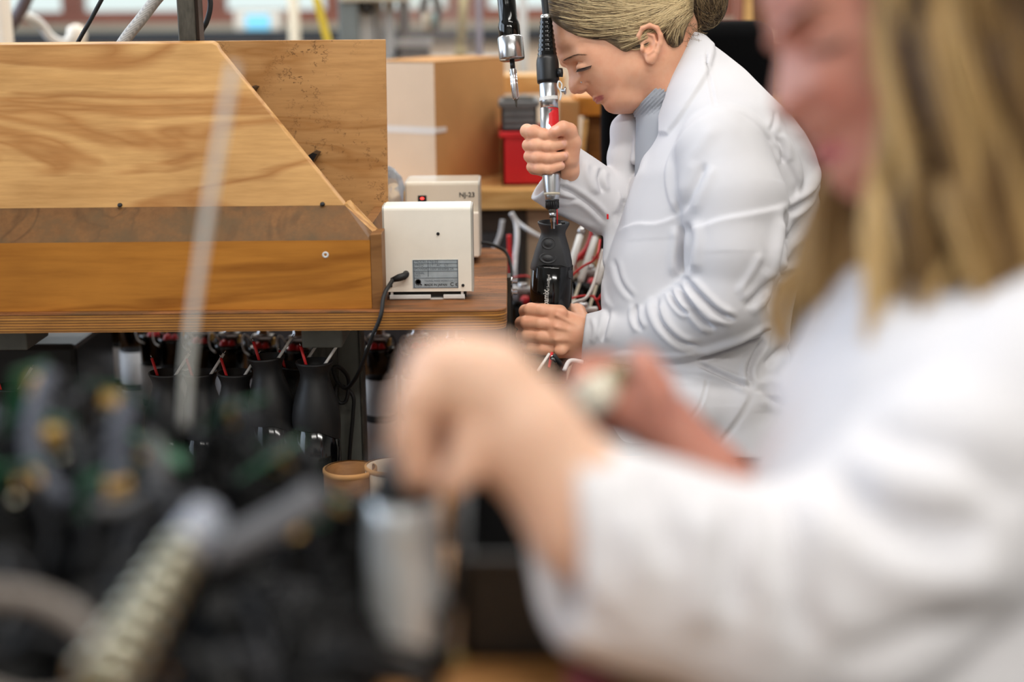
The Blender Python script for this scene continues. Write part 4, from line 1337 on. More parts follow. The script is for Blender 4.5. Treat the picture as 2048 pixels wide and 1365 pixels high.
p = H1.v(1161, 171, surf_z(HV, 1161, 171) + 0.8)
MB().lathe([(0.0, 0.0022), (0.0011, 0.0018), (0.0016, 0.0008), (0.0016, 0.0)], p, H1.v(0, 0, 1) - H1.v(0, 0, 0), 12).build('nose_stud', MT['chrome'], W1)

# ---- hair: a cap of the head's shape, strands swept back to a bun
HAIRP = [(1080, -6), (1082, 14), (1090, 31), (1100, 45), (1112, 58), (1130, 74), (1150, 86), (1175, 93), (1205, 97), (1222, 108), (1238, 119), (1247, 122), (1258, 114), (1266, 98), (1272, 80), (1284, 68), (1300, 66), (1314, 76), (1319, 90),
         (1326, 104), (1338, 112), (1349, 108), (1358, 98), (1366, 70), (1378, 40), (1388, 0), (1376, -40), (1330, -84), (1270, -94), (1190, -84), (1120, -56), (1090, -30)]
ax, G = grid((1072, -104, -112), (1400, 150, 112), 2.6)
X2, Y2_ = np.meshgrid(ax[0].astype(float), ax[1].astype(float), indexing='ij')
P2 = np.stack([X2.ravel(), Y2_.ravel()], 1)
dh = poly_sd(P2, HAIRP).reshape(X2.shape)
_, Wh, Rh = height(X2, Y2_, FACE)
dsk = poly_sd(P2, FACE).reshape(X2.shape) + 13
uu = 1 - np.clip(dsk / (Rh + 12), -2, 1)
f = (np.sqrt((G[2] / (Wh + 6)[:, :, None]) ** 2 + (np.maximum(uu, 0) ** 2)[:, :, None]) - 1) * np.minimum(Wh, Rh)[:, :, None] * 0.8
f = smax(f.astype(np.float32), -(dh[:, :, None]).astype(np.float32) * np.ones_like(G[2]) * 0.8, 6)
KV, KQ = nets(f, ax)
KV = smooth(KV, KQ, 2)
blond = [(0.0, rgb(46, 36, 27)), (0.3, rgb(100, 80, 57)), (0.62, rgb(156, 132, 95)), (1.0, rgb(216, 194, 150))]
MT['hair'] = hair_mat('dark_blonde_hair', blond)
MT['hair_base'] = speck('dark_blonde_under_hair', rgb(112, 92, 66), 0.6, scale=40, amt=0.3, stretch=(2, 1, 1))
hair = organic('hair', KV, KQ, H1, MT['hair_base'], W1)
KT = {}
zk = {}
gx_ = np.round(KV[:, 0] / 5).astype(int); gy_ = np.round(KV[:, 1] / 5).astype(int)
for a_, b_, c_ in zip(gx_, gy_, KV[:, 2]):
    if c_ > zk.get((a_, b_), -1): zk[(a_, b_)] = c_
def hair_z(x, y):
    a_, b_ = int(round(x / 5)), int(round(y / 5))
    best = None
    for r_ in range(0, 5):
        for i in range(-r_, r_ + 1):
            for j in range(-r_, r_ + 1):
                v_ = zk.get((a_ + i, b_ + j))
                if v_ is not None and (best is None or v_ > best): best = v_
        if best is not None: return best
    return 0.0
hl_ = [(1081, -4), (1083, 14), (1091, 31), (1101, 45), (1113, 58), (1131, 74), (1151, 86), (1176, 92), (1205, 95), (1222, 106), (1237, 117), (1247, 119), (1258, 112), (1266, 96), (1273, 79), (1285, 69), (1300, 68), (1313, 77), (1319, 90), (1326, 103), (1338, 110), (1349, 106), (1357, 97)]
hs = np.array(spl2(hl_, 8))
paths, tones, rads = [], [], []
NS = 4600
for k in range(NS):
    s0 = random.random()
    i_ = s0 * (len(hs) - 1); a_ = int(i_); b_ = min(a_ + 1, len(hs) - 1)
    st = hs[a_] + (hs[b_] - hs[a_]) * (i_ - a_)
    inward = random.random() ** 1.3
    en = np.array([1374 + random.uniform(-4, 6), 16 + 30 * math.sin(s0 * 31 + inward * 7) * 0.6 + (26 * s0 - 13) + random.uniform(-7, 7)])
    st = st + (st - np.array([1240, 10])) / np.linalg.norm(st - np.array([1240, 10])) * random.uniform(-1.0, 3.0)
    # inner strands start further inside the hairline
    st2 = st * (1 - 0.72 * inward) + np.array([1270, -62]) * 0.72 * inward if st[0] < 1260 else st * (1 - 0.5 * inward) + np.array([1345, 20]) * 0.5 * inward
    sag = (44 * (1 - inward) + 8) if st[0] < 1260 else 2
    m1 = st2 * 0.62 + en * 0.38 + np.array([-10, sag])
    m2 = st2 * 0.25 + en * 0.75 + np.array([-4, sag * 0.55])
    if st[0] < 1250:
        m1[1] = min(m1[1], 100); m2[1] = min(m2[1], 74)
    c = bez(st2, m1, m2, en, 12)
    wv = np.sin(np.linspace(0, 6, 12) + random.uniform(0, 6)) * random.uniform(0, 1.6)
    c[:, 1] += wv
    lift = random.uniform(-0.8, 2.2)
    side = 1 if (k % 5) else -1
    z = np.array([hair_z(x, y) for x, y in c])
    z = np.convolve(np.pad(z, 1, mode='edge'), [0.25, 0.5, 0.25], 'valid')
    paths.append(H1.w(np.stack([c[:, 0], c[:, 1], side * (z + lift)], 1)))
    clump = 0.5 + 0.5 * math.sin(s0 * 52 + inward * 30) * math.sin(s0 * 23 + 2 - inward * 19) + 0.22 * math.sin(s0 * 170 + inward * 60)
    tones.append(min(1, max(0, 0.40 + 1.6 * (clump - 0.5) + random.gauss(0, 0.09) - (0.16 if st[0] > 1290 else 0) - (0.22 if inward < 0.07 else 0))))
    rads.append(random.uniform(0.00018, 0.00050))
    # strands of a lock lie at the same height, so locks cast small shadows on each other
    paths[-1] = paths[-1] - _f * H1.m * (2.6 * (clump - 0.4)) * side
strands('hair_strands', paths, np.array(rads), MT['hair'], hair, tones)['kind'] = 'stuff'
# bun: swirl of strands round an egg
bun_c = np.array([1408.0, -2.0, 0.0]); bun_r = np.array([46.0, 60.0, 52.0])
ax, G = grid((1350, -74, -64), (1466, 78, 64), 4)
BV, BQ = nets(ell(G, bun_c, bun_r * 0.93, rot=-8), ax)
bun = organic('bun', BV, BQ, H1, MT['hair_base'], W1)
paths, tones, rads = [], [], []
for k in range(2600):
    a0 = random.uniform(0, 2 * PI); ln = random.uniform(0.9, 2.2)
    tilt = random.gauss(0, 0.55); lat = random.uniform(-1.1, 1.1)
    th_ = np.linspace(a0, a0 + ln, 12)
    x = np.cos(th_) * math.cos(lat); y = np.sin(th_) * math.cos(lat); z = np.full(12, math.sin(lat)) + 0.25 * np.sin(th_ * 1.7 + k)
    v_ = np.stack([x, y, z], 1)
    ct, st_ = math.cos(tilt + 0.9), math.sin(tilt + 0.9)
    v_ = np.stack([v_[:, 0] * ct + v_[:, 2] * st_, v_[:, 1], -v_[:, 0] * st_ + v_[:, 2] * ct], 1)
    v_ /= np.linalg.norm(v_, axis=1)[:, None]
    rr_ = random.uniform(0.90, 1.05)
    paths.append(H1.w(bun_c + v_ * bun_r * rr_))
    tones.append(min(1, max(0, 0.28 + random.gauss(0, 0.17) + 0.18 * math.sin(a0 * 5))))
    rads.append(random.uniform(0.0002, 0.0006))
for k in range(90):   # stray curls at the nape
    x0_, y0_ = random.uniform(1352, 1388), random.uniform(40, 96)
    n_ = 12; t_ = np.linspace(0, 1, n_)
    L_ = random.uniform(18, 44); ph = random.uniform(0, 6); cr = random.uniform(1.5, 6)
    x = x0_ + L_ * t_ * random.uniform(0.3, 1.0) + cr * np.sin(t_ * 7 + ph); y = y0_ + L_ * 0.55 * t_ + cr * np.cos(t_ * 7 + ph) - cr * math.cos(ph)
    zz_ = hair_z(x0_, y0_) * random.uniform(-0.2, 0.9)
    paths.append(H1.w(np.stack([x, y, zz_ + 10 * t_ * random.uniform(-1, 1)], 1)))
    tones.append(random.uniform(0.2, 0.6)); rads.append(0.00028)
strands('bun_strands', paths, np.array(rads), MT['hair'], bun, tones)['kind'] = 'stuff'

# ---- turtleneck
MT['knit'] = mat('grey_rib_knit', rgb(160, 164, 172), 0.9, spec=0.1)
ax, G = grid((1250, 110, -80), (1420, 420, 80), 2.4)
f = chain(G, [(1345, 118, 0), (1312, 190, 0)], [56, 60], 10)
f = smax(f, -plane(G, (1276, 211, 0), (0.70, 0.72, 0)), 2)     # cut square to the neck
f = smax(f, -plane(G, (1343, 139, 0), (0.16, 0.987, 0)) * 0 - 1e3 * 0 + np.maximum(-plane(G, (1310, 176, 0), (0.76, 0.65, 0)), -200), 3)
body_ = chain(G, [(1330, 250, 0), (1330, 400, 0)], [58, 62], 20)
f = smin(f, body_, 8)
TV, TQ = nets(f, ax)
TV = smooth(TV, TQ, 2)
TN = normals(TV, TQ)
tt = (TV[:, 0] * 0.70 + TV[:, 1] * 0.72)
TV = TV + TN * (np.where(TV[:, 1] < 236, 1.3, 0.0) * np.sin(tt * 2 * PI / 6.2))[:, None]
organic('turtleneck', TV, TQ, H1, MT['knit'], W1)
# ---- white coat of the seated woman
hstep = 3.3
ax, G = grid((1050, 60, -215), (1650, 915, 302), hstep)
torso = loft_field(G, ax, [
    (70, 1382, 1404, 0, 34), (90, 1366, 1418, 0, 52), (115, 1352, 1452, 0, 70), (150, 1340, 1492, 0, 96), (195, 1325, 1531, 0, 140), (240, 1314, 1572, 0, 180), (280, 1306, 1598, 0, 196),
    (320, 1284, 1616, 0, 200), (360, 1262, 1625, 0, 200), (410, 1247, 1630, 0, 192), (460, 1233, 1621, 0, 182), (520, 1214, 1606, 0, 172), (570, 1205, 1594, 0, 165), (620, 1203, 1582, 0, 162), (660, 1212, 1575, 0, 162),
    (700, 1235, 1571, 0, 165), (760, 1290, 1572, 0, 172), (800, 1300, 1580, 0, 178), (850, 1332, 1590, 0, 178), (905, 1345, 1600, 0, 175)], 2.3)
f = torso
# far front panel of the coat, behind the opening
far = chain(G, [(1284, 214, -62), (1262, 252, -58), (1250, 310, -50), (1246, 380, -44), (1240, 450, -30), (1232, 520, -10)], [22, 34, 30, 32, 30, 26], 16)
far = smin(far, chain(G, [(1296, 214, -40), (1282, 270, -20), (1272, 320, -10)], [10, 12, 10], 6), 6)
f = smin(f, far, 5)
# neck opening
f = smax(f, -chain(G, [(1300, 150, 0), (1290, 215, 6), (1284, 290, 10)], [52, 40, 22], 12), 4)
f = smax(f, -chain(G, [(1330, 80, 0), (1316, 140, 0), (1318, 200, 0)], [50, 56, 56], 12), 4)
# lap: skirt of the coat over the near thigh
f = smin(f, chain(G, [(1440, 800, 90), (1380, 800, 100), (1250, 818, 100)], [96, 88, 78], 12), 10)
f = smin(f, chain(G, [(1440, 800, -90), (1250, 818, -100)], [92, 76], 12), 10)
f = smax(f, plane(G, (1415, 901, 0), (-0.06, 1, 0)), 3)
# near sleeve (her left arm)
sl = chain(G, [(1424, 330, 158), (1440, 420, 184), (1436, 520, 196), (1425, 604, 190)], [92, 96, 90, 80], 14)
sl = smin(sl, chain(G, [(1425, 604, 190), (1350, 650, 136), (1270, 668, 66), (1160, 676, -4)], [80, 72, 58, 46], 12), 16)
sl = smin(sl, ell(G, (1470, 640, 186), (36, 34, 44)), 22)
sl = smax(sl, -plane(G, (1166, 676, -4), (1, 0.10, 0.05)), 3)
f = smin(f, sl, 7)
f = smax(f, -cap(G, (1120, 676, -24), (1186, 676, 10), 42, 38), 3)
# far sleeve (her right arm) reaching forward
GZ = [G[0], G[1], G[2] * 1.5]        # the sleeve hangs flat: squeezed in depth
def cz(P): return [(x, y, z * 1.5) for x, y, z in P]
fr_ = chain(GZ, cz([(1390, 330, -150), (1310, 412, -110), (1216, 402, -40), (1090, 334, 2)]), [84, 72, 63, 70], 14)
fr_ = smax(fr_, plane(G, (1110, 344, 0), (-0.76, -0.65, 0.30)), 2)
fr_ = smax(fr_, -chain(GZ, cz([(1060, 318, 8), (1150, 366, -14)]), [65, 53], 0), 2)
f = smin(f, fr_, 6)
AV, AQ = nets(f, ax)
AV = smooth(AV, AQ, 2)
AN = normals(AV, AQ)
# cloth is never smooth: low broad waves, more at the bends
def near(p, r): return np.exp(-(((AV[:, 0] - p[0]) / r) ** 2 + ((AV[:, 1] - p[1]) / r) ** 2))
AV = AV + AN * (1.6 * noise3(AV, (0.03, 0.022, 0.03), 3))[:, None]
AN = normals(AV, AQ)
cre = [
    # seams (round the armhole, shoulder)
    ([(1345, 462), (1322, 420), (1314, 372), (1322, 336), (1342, 300), (1372, 272), (1410, 254)], 6, 5, 1),
    ([(1420, 254), (1452, 260), (1482, 280), (1510, 310), (1536, 338), (1556, 366), (1566, 390), (1558, 412), (1540, 430)], 6, -5, 1),
    ([(1404, 112), (1400, 150), (1402, 180), (1404, 250)], 3, -2.5, 0),
    # under the arm and across to the back
    ([(1350, 480), (1400, 462), (1450, 452), (1500, 440), (1540, 424)], 7, 6, 1),
    ([(1345, 462), (1348, 490), (1344, 530), (1346, 560)], 9, -12, 0),
    ([(1526, 440), (1522, 500), (1510, 560), (1494, 630)], 10, -15, 0),
    ([(1512, 456), (1508, 520), (1496, 590)], 12, 5, 0),
    # upper sleeve drapes
    ([(1342, 446), (1350, 420), (1366, 384), (1378, 356)], 9, -6, 0),
    ([(1336, 424), (1340, 380), (1360, 340), (1402, 282)], 13, 3, 0), 
    
    ([(1445, 622), (1470, 600), (1500, 560)], 9, -7, 0), ([(1430, 600), (1456, 560), (1476, 520)], 8, 4, 0),
    # elbow creases: fans from the crook
    ([(1342, 560), (1352, 580), (1376, 610), (1400, 632), (1430, 646)], 6, -10, 0), ([(1336, 574), (1344, 600), (1368, 640), (1396, 662)], 6, -10, 0),
    ([(1322, 588), (1326, 606), (1336, 622), (1352, 634)], 5, -7, 0), ([(1300, 598), (1294, 624), (1306, 656), (1336, 684), (1372, 694)], 6, -8, 0),
    ([(1262, 612), (1260, 640), (1270, 664)], 5, -6, 0), ([(1214, 622), (1206, 650), (1198, 684)], 5, -5, 0),
    
    ([(1180, 634), (1186, 660), (1180, 690)], 5, 3, 0),
    ([(1180, 722), (1240, 704), (1330, 706), (1400, 690), (1460, 668), (1490, 648)], 7, 6, 1),
    # crease between forearm, waist and lap
    ([(1372, 726), (1430, 752), (1474, 772)], 5, -8, 0), ([(1370, 716), (1440, 690), (1500, 664)], 6, -10, 0), ([(1474, 772), (1470, 740), (1482, 710), (1508, 672)], 6, -8, 0),
    ([(1490, 780), (1530, 800), (1576, 812)], 8, -6, 0), ([(1500, 730), (1540, 700), (1576, 694)], 10, -7, 0), ([(1476, 766), (1520, 760), (1560, 776)], 9, 6, 0), ([(1486, 650), (1512, 668), (1500, 690)], 6, 5, 0),
    ([(1472, 778), (1520, 784), (1590, 786)], 5, 5, 1), ([(1316, 738), (1390, 748), (1470, 774)], 5, -5, 1),
    # pocket edge and placket on the skirt
    ([(1472, 778), (1444, 826), (1416, 866), (1396, 896)], 3, 3, 1), ([(1484, 778), (1456, 828), (1424, 872), (1404, 898)], 3, -2.5, 1), ([(1392, 748), (1376, 800), (1352, 836)], 3, -2, 0),
    # back: shoulder blade and folds to the armpit
    ([(1530, 250), (1560, 300), (1580, 340), (1586, 380), (1566, 410)], 12, -7, 0), ([(1556, 270), (1590, 320), (1606, 360), (1590, 402)], 10, 6, 0), ([(1620, 350), (1600, 400), (1560, 430), (1530, 440)], 7, -9, 0),
    ([(1626, 380), (1600, 430), (1560, 470), (1526, 500)], 11, -7, 0), ([(1628, 430), (1596, 470), (1556, 500), (1524, 536)], 12, 6, 0), ([(1516, 556), (1550, 558), (1586, 548)], 7, -8, 0), ([(1510, 540), (1550, 540), (1590, 530)], 8, 4, 0),
    ([(1516, 300), (1530, 320), (1536, 350)], 6, -5, 0), ([(1506, 292), (1516, 270), (1520, 250)], 5, -3, 0),
    # chest: breast pocket, lapel roll, wrinkles at the armhole
    ([(1230, 466), (1262, 456), (1298, 458), (1342, 444)], 4, 4, 1), 
    ([(1210, 510), (1206, 560), (1212, 600), (1224, 622)], 6, 5, 1), ([(1222, 520), (1234, 570), (1258, 604)], 5, -3, 0),
    ([(1296, 222), (1290, 260), (1274, 330), (1258, 370), (1242, 420), (1232, 460)], 5, -7, 0),
    # far sleeve
    ([(1112, 374), (1150, 392), (1190, 420), (1214, 446)], 6, -6, 0, (-200, 45)), ([(1204, 336), (1198, 360), (1206, 388)], 6, -7, 0, (-200, 45)), ([(1176, 322), (1172, 350), (1190, 392)], 8, 4, 0, (-200, 45)),
    ([(1066, 404), (1100, 416), (1150, 436), (1200, 456)], 6, 4, 0, (-200, 45)), ([(1146, 330), (1134, 360), (1124, 384)], 4, 3, 0, (-200, 45)), ([(1098, 388), (1120, 400), (1160, 402)], 5, -3, 0, (-200, 45)),
]
cre = [(c[0], c[1], c[2] * (1.15 if c[3] == 0 else 1.2)) + tuple(c[3:]) for c in cre]
AV = folds(AV, AN, cre)
# collar laid over the coat, and its lapel
col_poly = [(1384, 74), (1404, 84), (1420, 104), (1418, 124), (1408, 152), (1392, 184), (1368, 222), (1342, 262), (1324, 286), (1313, 279), (1316, 240), (1326, 196), (1340, 150), (1360, 104)]
AN = normals(AV, AQ)
dcl = poly_sd(AV[:, :2], col_poly)
AV = AV + AN * (7.5 / (1 + np.exp(-dcl / 0.8)) * (AN[:, 2] > -0.1))[:, None]
AV = smooth(AV, AQ, 1, 0.35)
coat = organic('lab_coat', AV, AQ, H1, MT['coat'], W1)
tg = H1.v(1212.5, 437, 40)
MB().box(tg, (0.003, 0.006, 0.008), 0.0005).build('red_tag', MT['red_plastic'], coat)
# trousers and shoes under the coat (mostly hidden)
MT['dark_cloth'] = speck('dark_trousers', rgb(22, 22, 26), 0.9, spec=0.1, scale=100, amt=0.3)
ax, G = grid((930, 760, -190), (1600, 1900, 190), 14)
f = None
for s in (1, -1):
    c = chain(G, [(1440, 822, s * 82), (1090, 838, s * 96), (1040, 1300, s * 96), (1030, 1560, s * 96)], [80, 70, 54, 44], 14)
    f = c if f is None else smin(f, c, 16)
PV, PQ = nets(f, ax)
pw = H1.w(PV)
pw[:, 2] = np.maximum(pw[:, 2], 0.03)
link('trousers', mesh_from(pw, PQ, 'trousers'), MT['dark_cloth'], W1, smooth=True)
for s in (1, -1):
    b_ = H1.v(1030, 1480, s * 96)
    sh = MB().lathe([(0.0, 0.0), (0.036, 0.0), (0.042, 0.02), (0.038, 0.05), (0.0, 0.075)], (b_.x - 0.03, b_.y, 0.0), (0, 0, 1), 18, sx=2.6, sy=1.0, ref=(1, 0, 0))
    sh.build('shoe', MT['black_plastic'], W1)
# ------------------------------------------------------------------ mixer and screwdriver she is joining
YM = 2.30
MXF = Fr(1101, 520, YM)
TILT = Vector((0.006 / 0.12, 0, 0))
def mixer_profile(s=1.0):
    return None
def make_mixer(name, base, axis, label, sc=1.0, body_len=0.14, ref=(1, 0, 0), cat='mixer', group=None, plain=True, facing=None, gh=0.083):
    """motor housing: gloss sleeve below, soft bell-shaped grip above with an open flared mouth. base = bottom centre."""
    ax_ = Vector(axis).normalized()
    e = empty(name, base, 0, label, cat, group)
    R = 0.0335 * sc
    B = Vector(base)
    b1 = body_len
    g = MB().lathe([(R * 0.90, 0), (R * 0.985, 0.004), (R, 0.02), (R * 1.01, b1 * 0.6), (R * 1.01, b1 + 0.012), (R * 0.8, b1 + 0.016)], B, ax_, 40, ref=ref)
    g.build('gloss_sleeve', MT['black_gloss'], e)
    g = None
    h = gh
    pr = [(1.035, 0.0), (1.035, 0.03), (1.02, 0.10), (0.95, 0.24), (0.86, 0.40), (0.76, 0.54), (0.67, 0.65), (0.605, 0.73), (0.58, 0.78), (0.60, 0.83), (0.68, 0.90), (0.75, 0.955), (0.765, 0.98), (0.755, 0.995), (0.72, 1.0), (0.68, 0.985), (0.62, 0.93), (0.52, 0.83), (0.48, 0.70)]
    if plain:
        pr = [(1.04, 0), (1.06, 0.08), (1.06, 0.2), (1.0, 0.36), (0.89, 0.5), (0.76, 0.62), (0.66, 0.73), (0.625, 0.80), (0.66, 0.87), (0.76, 0.94), (0.81, 0.975), (0.80, 0.995), (0.74, 1.0), (0.69, 0.97), (0.6, 0.9), (0.5, 0.8), (0.45, 0.7)]
    na = 96
    u = Vector(ref); u = (u - ax_ * u.dot(ax_)).normalized()
    w = ax_.cross(u)
    gm = MB().lathe([(R * a, b1 + b * h) for a, b in pr], B, ax_, na, ref=ref, caps=False)
    fd = facing if facing is not None else -w
    fd = (fd - ax_ * fd.dot(ax_)).normalized()
    out = []
    for i, v in enumerate(gm.v):
        p = Vector(v) - B
        ring = i // na
        t = (p.dot(ax_) - b1) / h
        side = p.dot(u)
        if t < 0.25:            # lower edge: dips at the side
            k = 1 - t / 0.25
            p += ax_ * k * h * (-0.20 * max(0, side / R - 0.1) ** 1.5 + 0.06)
        if ring <= 10 and not plain:          # flattened front face carrying the buttons
            r = R * pr[ring][0]
            lim = r * (0.58 + 0.36 * min(1, max(0, t / 0.8)))
            dd = p.dot(fd)
            if dd > lim: p -= fd * (dd - lim) * 0.85
        out.append(tuple(B + p))
    gm.v = out
    grip = gm.build('grip', MT['black_matt'] if plain else MT['grip'], e)
    grip.data.set_sharp_from_angle(angle=0.42)
    return e, B, ax_, b1, R, h, u, w, grip

top = MXF.v(1107, 445, 10); bot = MXF.v(1099, 700, -55)
axm = (top - bot).normalized()
L_ = (top - bot).length
mx, B, ax_, b1, R, h, u, w, grip = make_mixer('hand_mixer', bot, axm, 'black hand mixer with two buttons, held upright in the seated woman\'s left hand', 1.02, L_ - 0.083, (1, 0, 0), 'mixer', None, False, -Vector(_f), 0.083)
# two oval buttons let into the flat face of the grip (towards the viewer)
def on_axis(px, py):
    k = (700 - py) / (700 - 445)
    return MXF.v(px, py, -55 + 65 * k) + Vector((0, 0, -0.004))
vd = -Vector(_f); vd = (vd - axm * vd.dot(axm)).normalized()
rt = vd.cross(axm); rt = -rt if rt.x < 0 else rt
for (px, py, rx, ry) in ((1096.5, 478, 14.5, 12.6), (1095.5, 506, 17.5, 11.2)):
    c = on_axis(px, py)
    tt_ = (c - B).dot(axm)
    t2 = (tt_ - b1) / 0.083
    rad = R * np.interp(t2, [0.1, 0.24, 0.40, 0.54, 0.65, 0.73], [1.02, 0.95, 0.86, 0.76, 0.67, 0.605])
    off = (c - B - axm * tt_)
    sidew = off.dot(rt)
    lim = rad * (0.58 + 0.36 * min(1, max(0, t2 / 0.8)))
    dep = min(math.sqrt(max(rad ** 2 - sidew ** 2, 1e-6)), lim + (math.sqrt(max(rad ** 2 - sidew ** 2, 1e-6)) - lim) * 0.15)
    ctr_ = B + axm * tt_ + rt * sidew + vd * (dep - 0.0012)
    nrm = (vd * 0.985 + axm * 0.17).normalized()
    m = MXF.m
    bt = MB()
    bt.lathe([(1.0 * rx * m, 0.0006), (0.97 * rx * m, 0.0016), (0.88 * rx * m, 0.0020), (0.80 * rx * m, 0.0014), (0.70 * rx * m, 0.0002), (0.66 * rx * m, 0.0004), (0.5 * rx * m, 0.0022), (0.25 * rx * m, 0.0032), (0.001, 0.0034)],
             ctr_, nrm, 36, sy=ry / rx, ref=rt)
    o = bt.build('button', MT['grip'], mx)
    for dx in ((0,) if py < 490 else (-0.0018, 0.0018)):
        MB().lathe([(0.0007, 0), (0.0006, 0.0005), (0.0002, 0.0007)], ctr_ + nrm * 0.0032 + rt * dx, nrm, 8).build('dimple', MT['grip'], o)
# rim parts: wires, spindle seat, clip
mo = B + axm * (L_ - 0.006)
MB().lathe([(R * 0.52, -0.028), (R * 0.54, -0.012)], mo, axm, 24).build('inner_cup', MT['black_plastic'], mx)
MB().box(mo + rt * R * 0.45 + vd * -0.004 + axm * 0.001, (0.007, 0.008, 0.010), 0.001).build('latch', MT['black_plastic'], mx)
MB().tube([MXF.v(1114, 454, 26), MXF.v(1113.5, 432, 30), MXF.v(1112.5, 418, 32)], 0.0012, 8).build('red_lead', MT['red_wire'], mx)
MB().tube([MXF.v(1112.5, 419, 32), MXF.v(1112.3, 411, 32)], 0.0004, 6).build('bare_strand', MT['gold'], mx)
MB().tube([MXF.v(1109, 456, 24), MXF.v(1116, 452, 24), MXF.v(1122, 451, 20)], 0.0014, 8).build('white_lead', MT['white_wire'], mx)
# lettering wound along the sleeve: letters follow the curve of the sleeve as flat print just proud of it
MT['print_pale'] = mat('pale_print', rgb(206, 204, 200), 0.5)
def sleeve_text(body, px, py, size, bold=0.0, sx=1.0):
    c = on_axis(px, py)
    tt_ = (c - B).dot(axm)
    sidew = (c - B - axm * tt_).dot(rt)
    rr = R * 1.022
    n = (vd * math.sqrt(max(rr * rr - sidew ** 2, 0)) + rt * sidew).normalized()
    p = B + axm * tt_ + n * (rr + 0.0003)
    r_ = axm; u_ = n.cross(r_).normalized()
    return text('brand_print', body, size, p, r_, u_, MT['print_pale'], mx, depth=0.00006, bold=bold, sx=sx)
sleeve_text('bamix', 1096.5, 596, 0.0135, 0.00022, 0.78)
sleeve_text('\u00ae', 1091.5, 568.5, 0.004, 0.0, 1)
sleeve_text('of Switzerland', 1098.3, 567, 0.0064, 0.0, 0.72)

# electric screwdriver
SF = Fr(1102, 250, 2.295)
sd = empty('power_screwdriver', SF.v(1106, 452, 0), 0, 'slim silver power screwdriver with red sleeve gripped in her right hand', 'screwdriver')
sa, sb = SF.v(1106, 453, 0), SF.v(1092, 34, 0)
ad = (sb - sa).normalized()
Ls = (sb - sa).length
def sy_(py):      # distance along the tool at photo height py
    return Ls * (453 - py) / (453 - 34)
pm = SF.m
def lz(name, prof, m, par=sd, n=32):
    return MB().lathe([(r * pm, sy_(y)) for r, y in prof], sa, ad, n).build(name, m, par)
lz('bit', [(4, 458), (4, 445), (5.6, 445), (5.6, 434), (7, 432), (7, 425)], MT['steel'])
lz('drive_collar', [(6.5, 436), (6.5, 426), (8, 425), (8, 414)], MT['post'])
cap_ = lz('nose_cap', [(10, 419), (13, 417), (13.3, 404), (14.2, 402.5), (14, 400)], MT['black_plastic'])
for k in range(18):
    a_ = 2 * PI * k / 18
    u1 = Vector((1, 0, 0)); u1 = (u1 - ad * u1.dot(ad)).normalized(); w1 = ad.cross(u1)
    d_ = u1 * math.cos(a_) + w1 * math.sin(a_)
    MB().tube([sa + ad * sy_(416) + d_ * 13.0 * pm, sa + ad * sy_(405) + d_ * 13.4 * pm], 0.7 * pm, 6).build('ridge', MT['black_plastic'], cap_)
lz('clear_nose', [(13.6, 402), (15.0, 392), (17.3, 372), (18.2, 352), (18.0, 347)], MT['alu'])
lz('nose_ring', [(11.5, 391), (15.8, 391), (16.4, 386), (11.5, 386)], MT['sill'])
lz('lower_barrel', [(17, 348), (17.2, 346), (17.2, 343)], MT['post'])
lz('silver_barrel', [(17.0, 344), (18.6, 340), (18.8, 300), (18.6, 217)], MT['alu'])
lz('steel_barrel', [(18.2, 217), (18.0, 200), (18.0, 166), (17.0, 164)], MT['alu'])
# worn red sleeve covering the right half of the barrel
rs = MB()
nA, ys = 22, np.linspace(218, 300, 14)
fv = -Vector(_f); fv = (fv - ad * fv.dot(ad)).normalized(); rv = fv.cross(ad); rv = -rv if rv.x < 0 else rv
V_, F_ = [], []
for i, y in enumerate(ys):
    edge = -0.10 + 0.10 * math.sin(y * 0.9) * math.sin(y * 0.31) + (0.35 if 222 < y < 226 else 0) + (0.4 * max(0, (y - 248) / 20) if y < 262 else 0.1)
    for j in range(nA):
        a_ = edge + (3.3 - edge) * j / (nA - 1)
        d_ = fv * math.cos(a_) + rv * math.sin(a_)
        V_.append(sa + ad * sy_(y) + d_ * 19.05 * pm)
for i in range(len(ys) - 1):
    for j in range(nA - 1):
        F_.append((i * nA + j, i * nA + j + 1, (i + 1) * nA + j + 1, (i + 1) * nA + j))
rs.add(V_, F_, 0, True).build('red_sleeve', MT['red_plastic'], sd)
lz('upper_housing', [(17, 168), (21.6, 166), (22.4, 160), (22.6, 128), (21.8, 120), (19.5, 112)], MT['black_plastic'])
bts = [(19.5, 113)]
for k in range(8):
    y = 112 - k * 9.2
    bts += [(19.0 - k * 0.95, y), (19.6 - k * 0.95, y - 4), (18.0 - k * 0.95, y - 7.5)]
bts += [(11.5, 38), (10.5, 36)]
lz('strain_boot', bts, MT['black_gloss'])
lz('metal_ferrule', [(9.5, 40), (11.2, 39), (11.2, 31), (9.5, 30)], MT['chrome'])
MB().tube(spline([sb, SF.v(1090, 10, 0), SF.v(1086, -40, 0), SF.v(1080, -200, 0), SF.v(1076, -420, 0)], 6), 0.0055, 10).build('power_cord', MT['rubber'], sd)
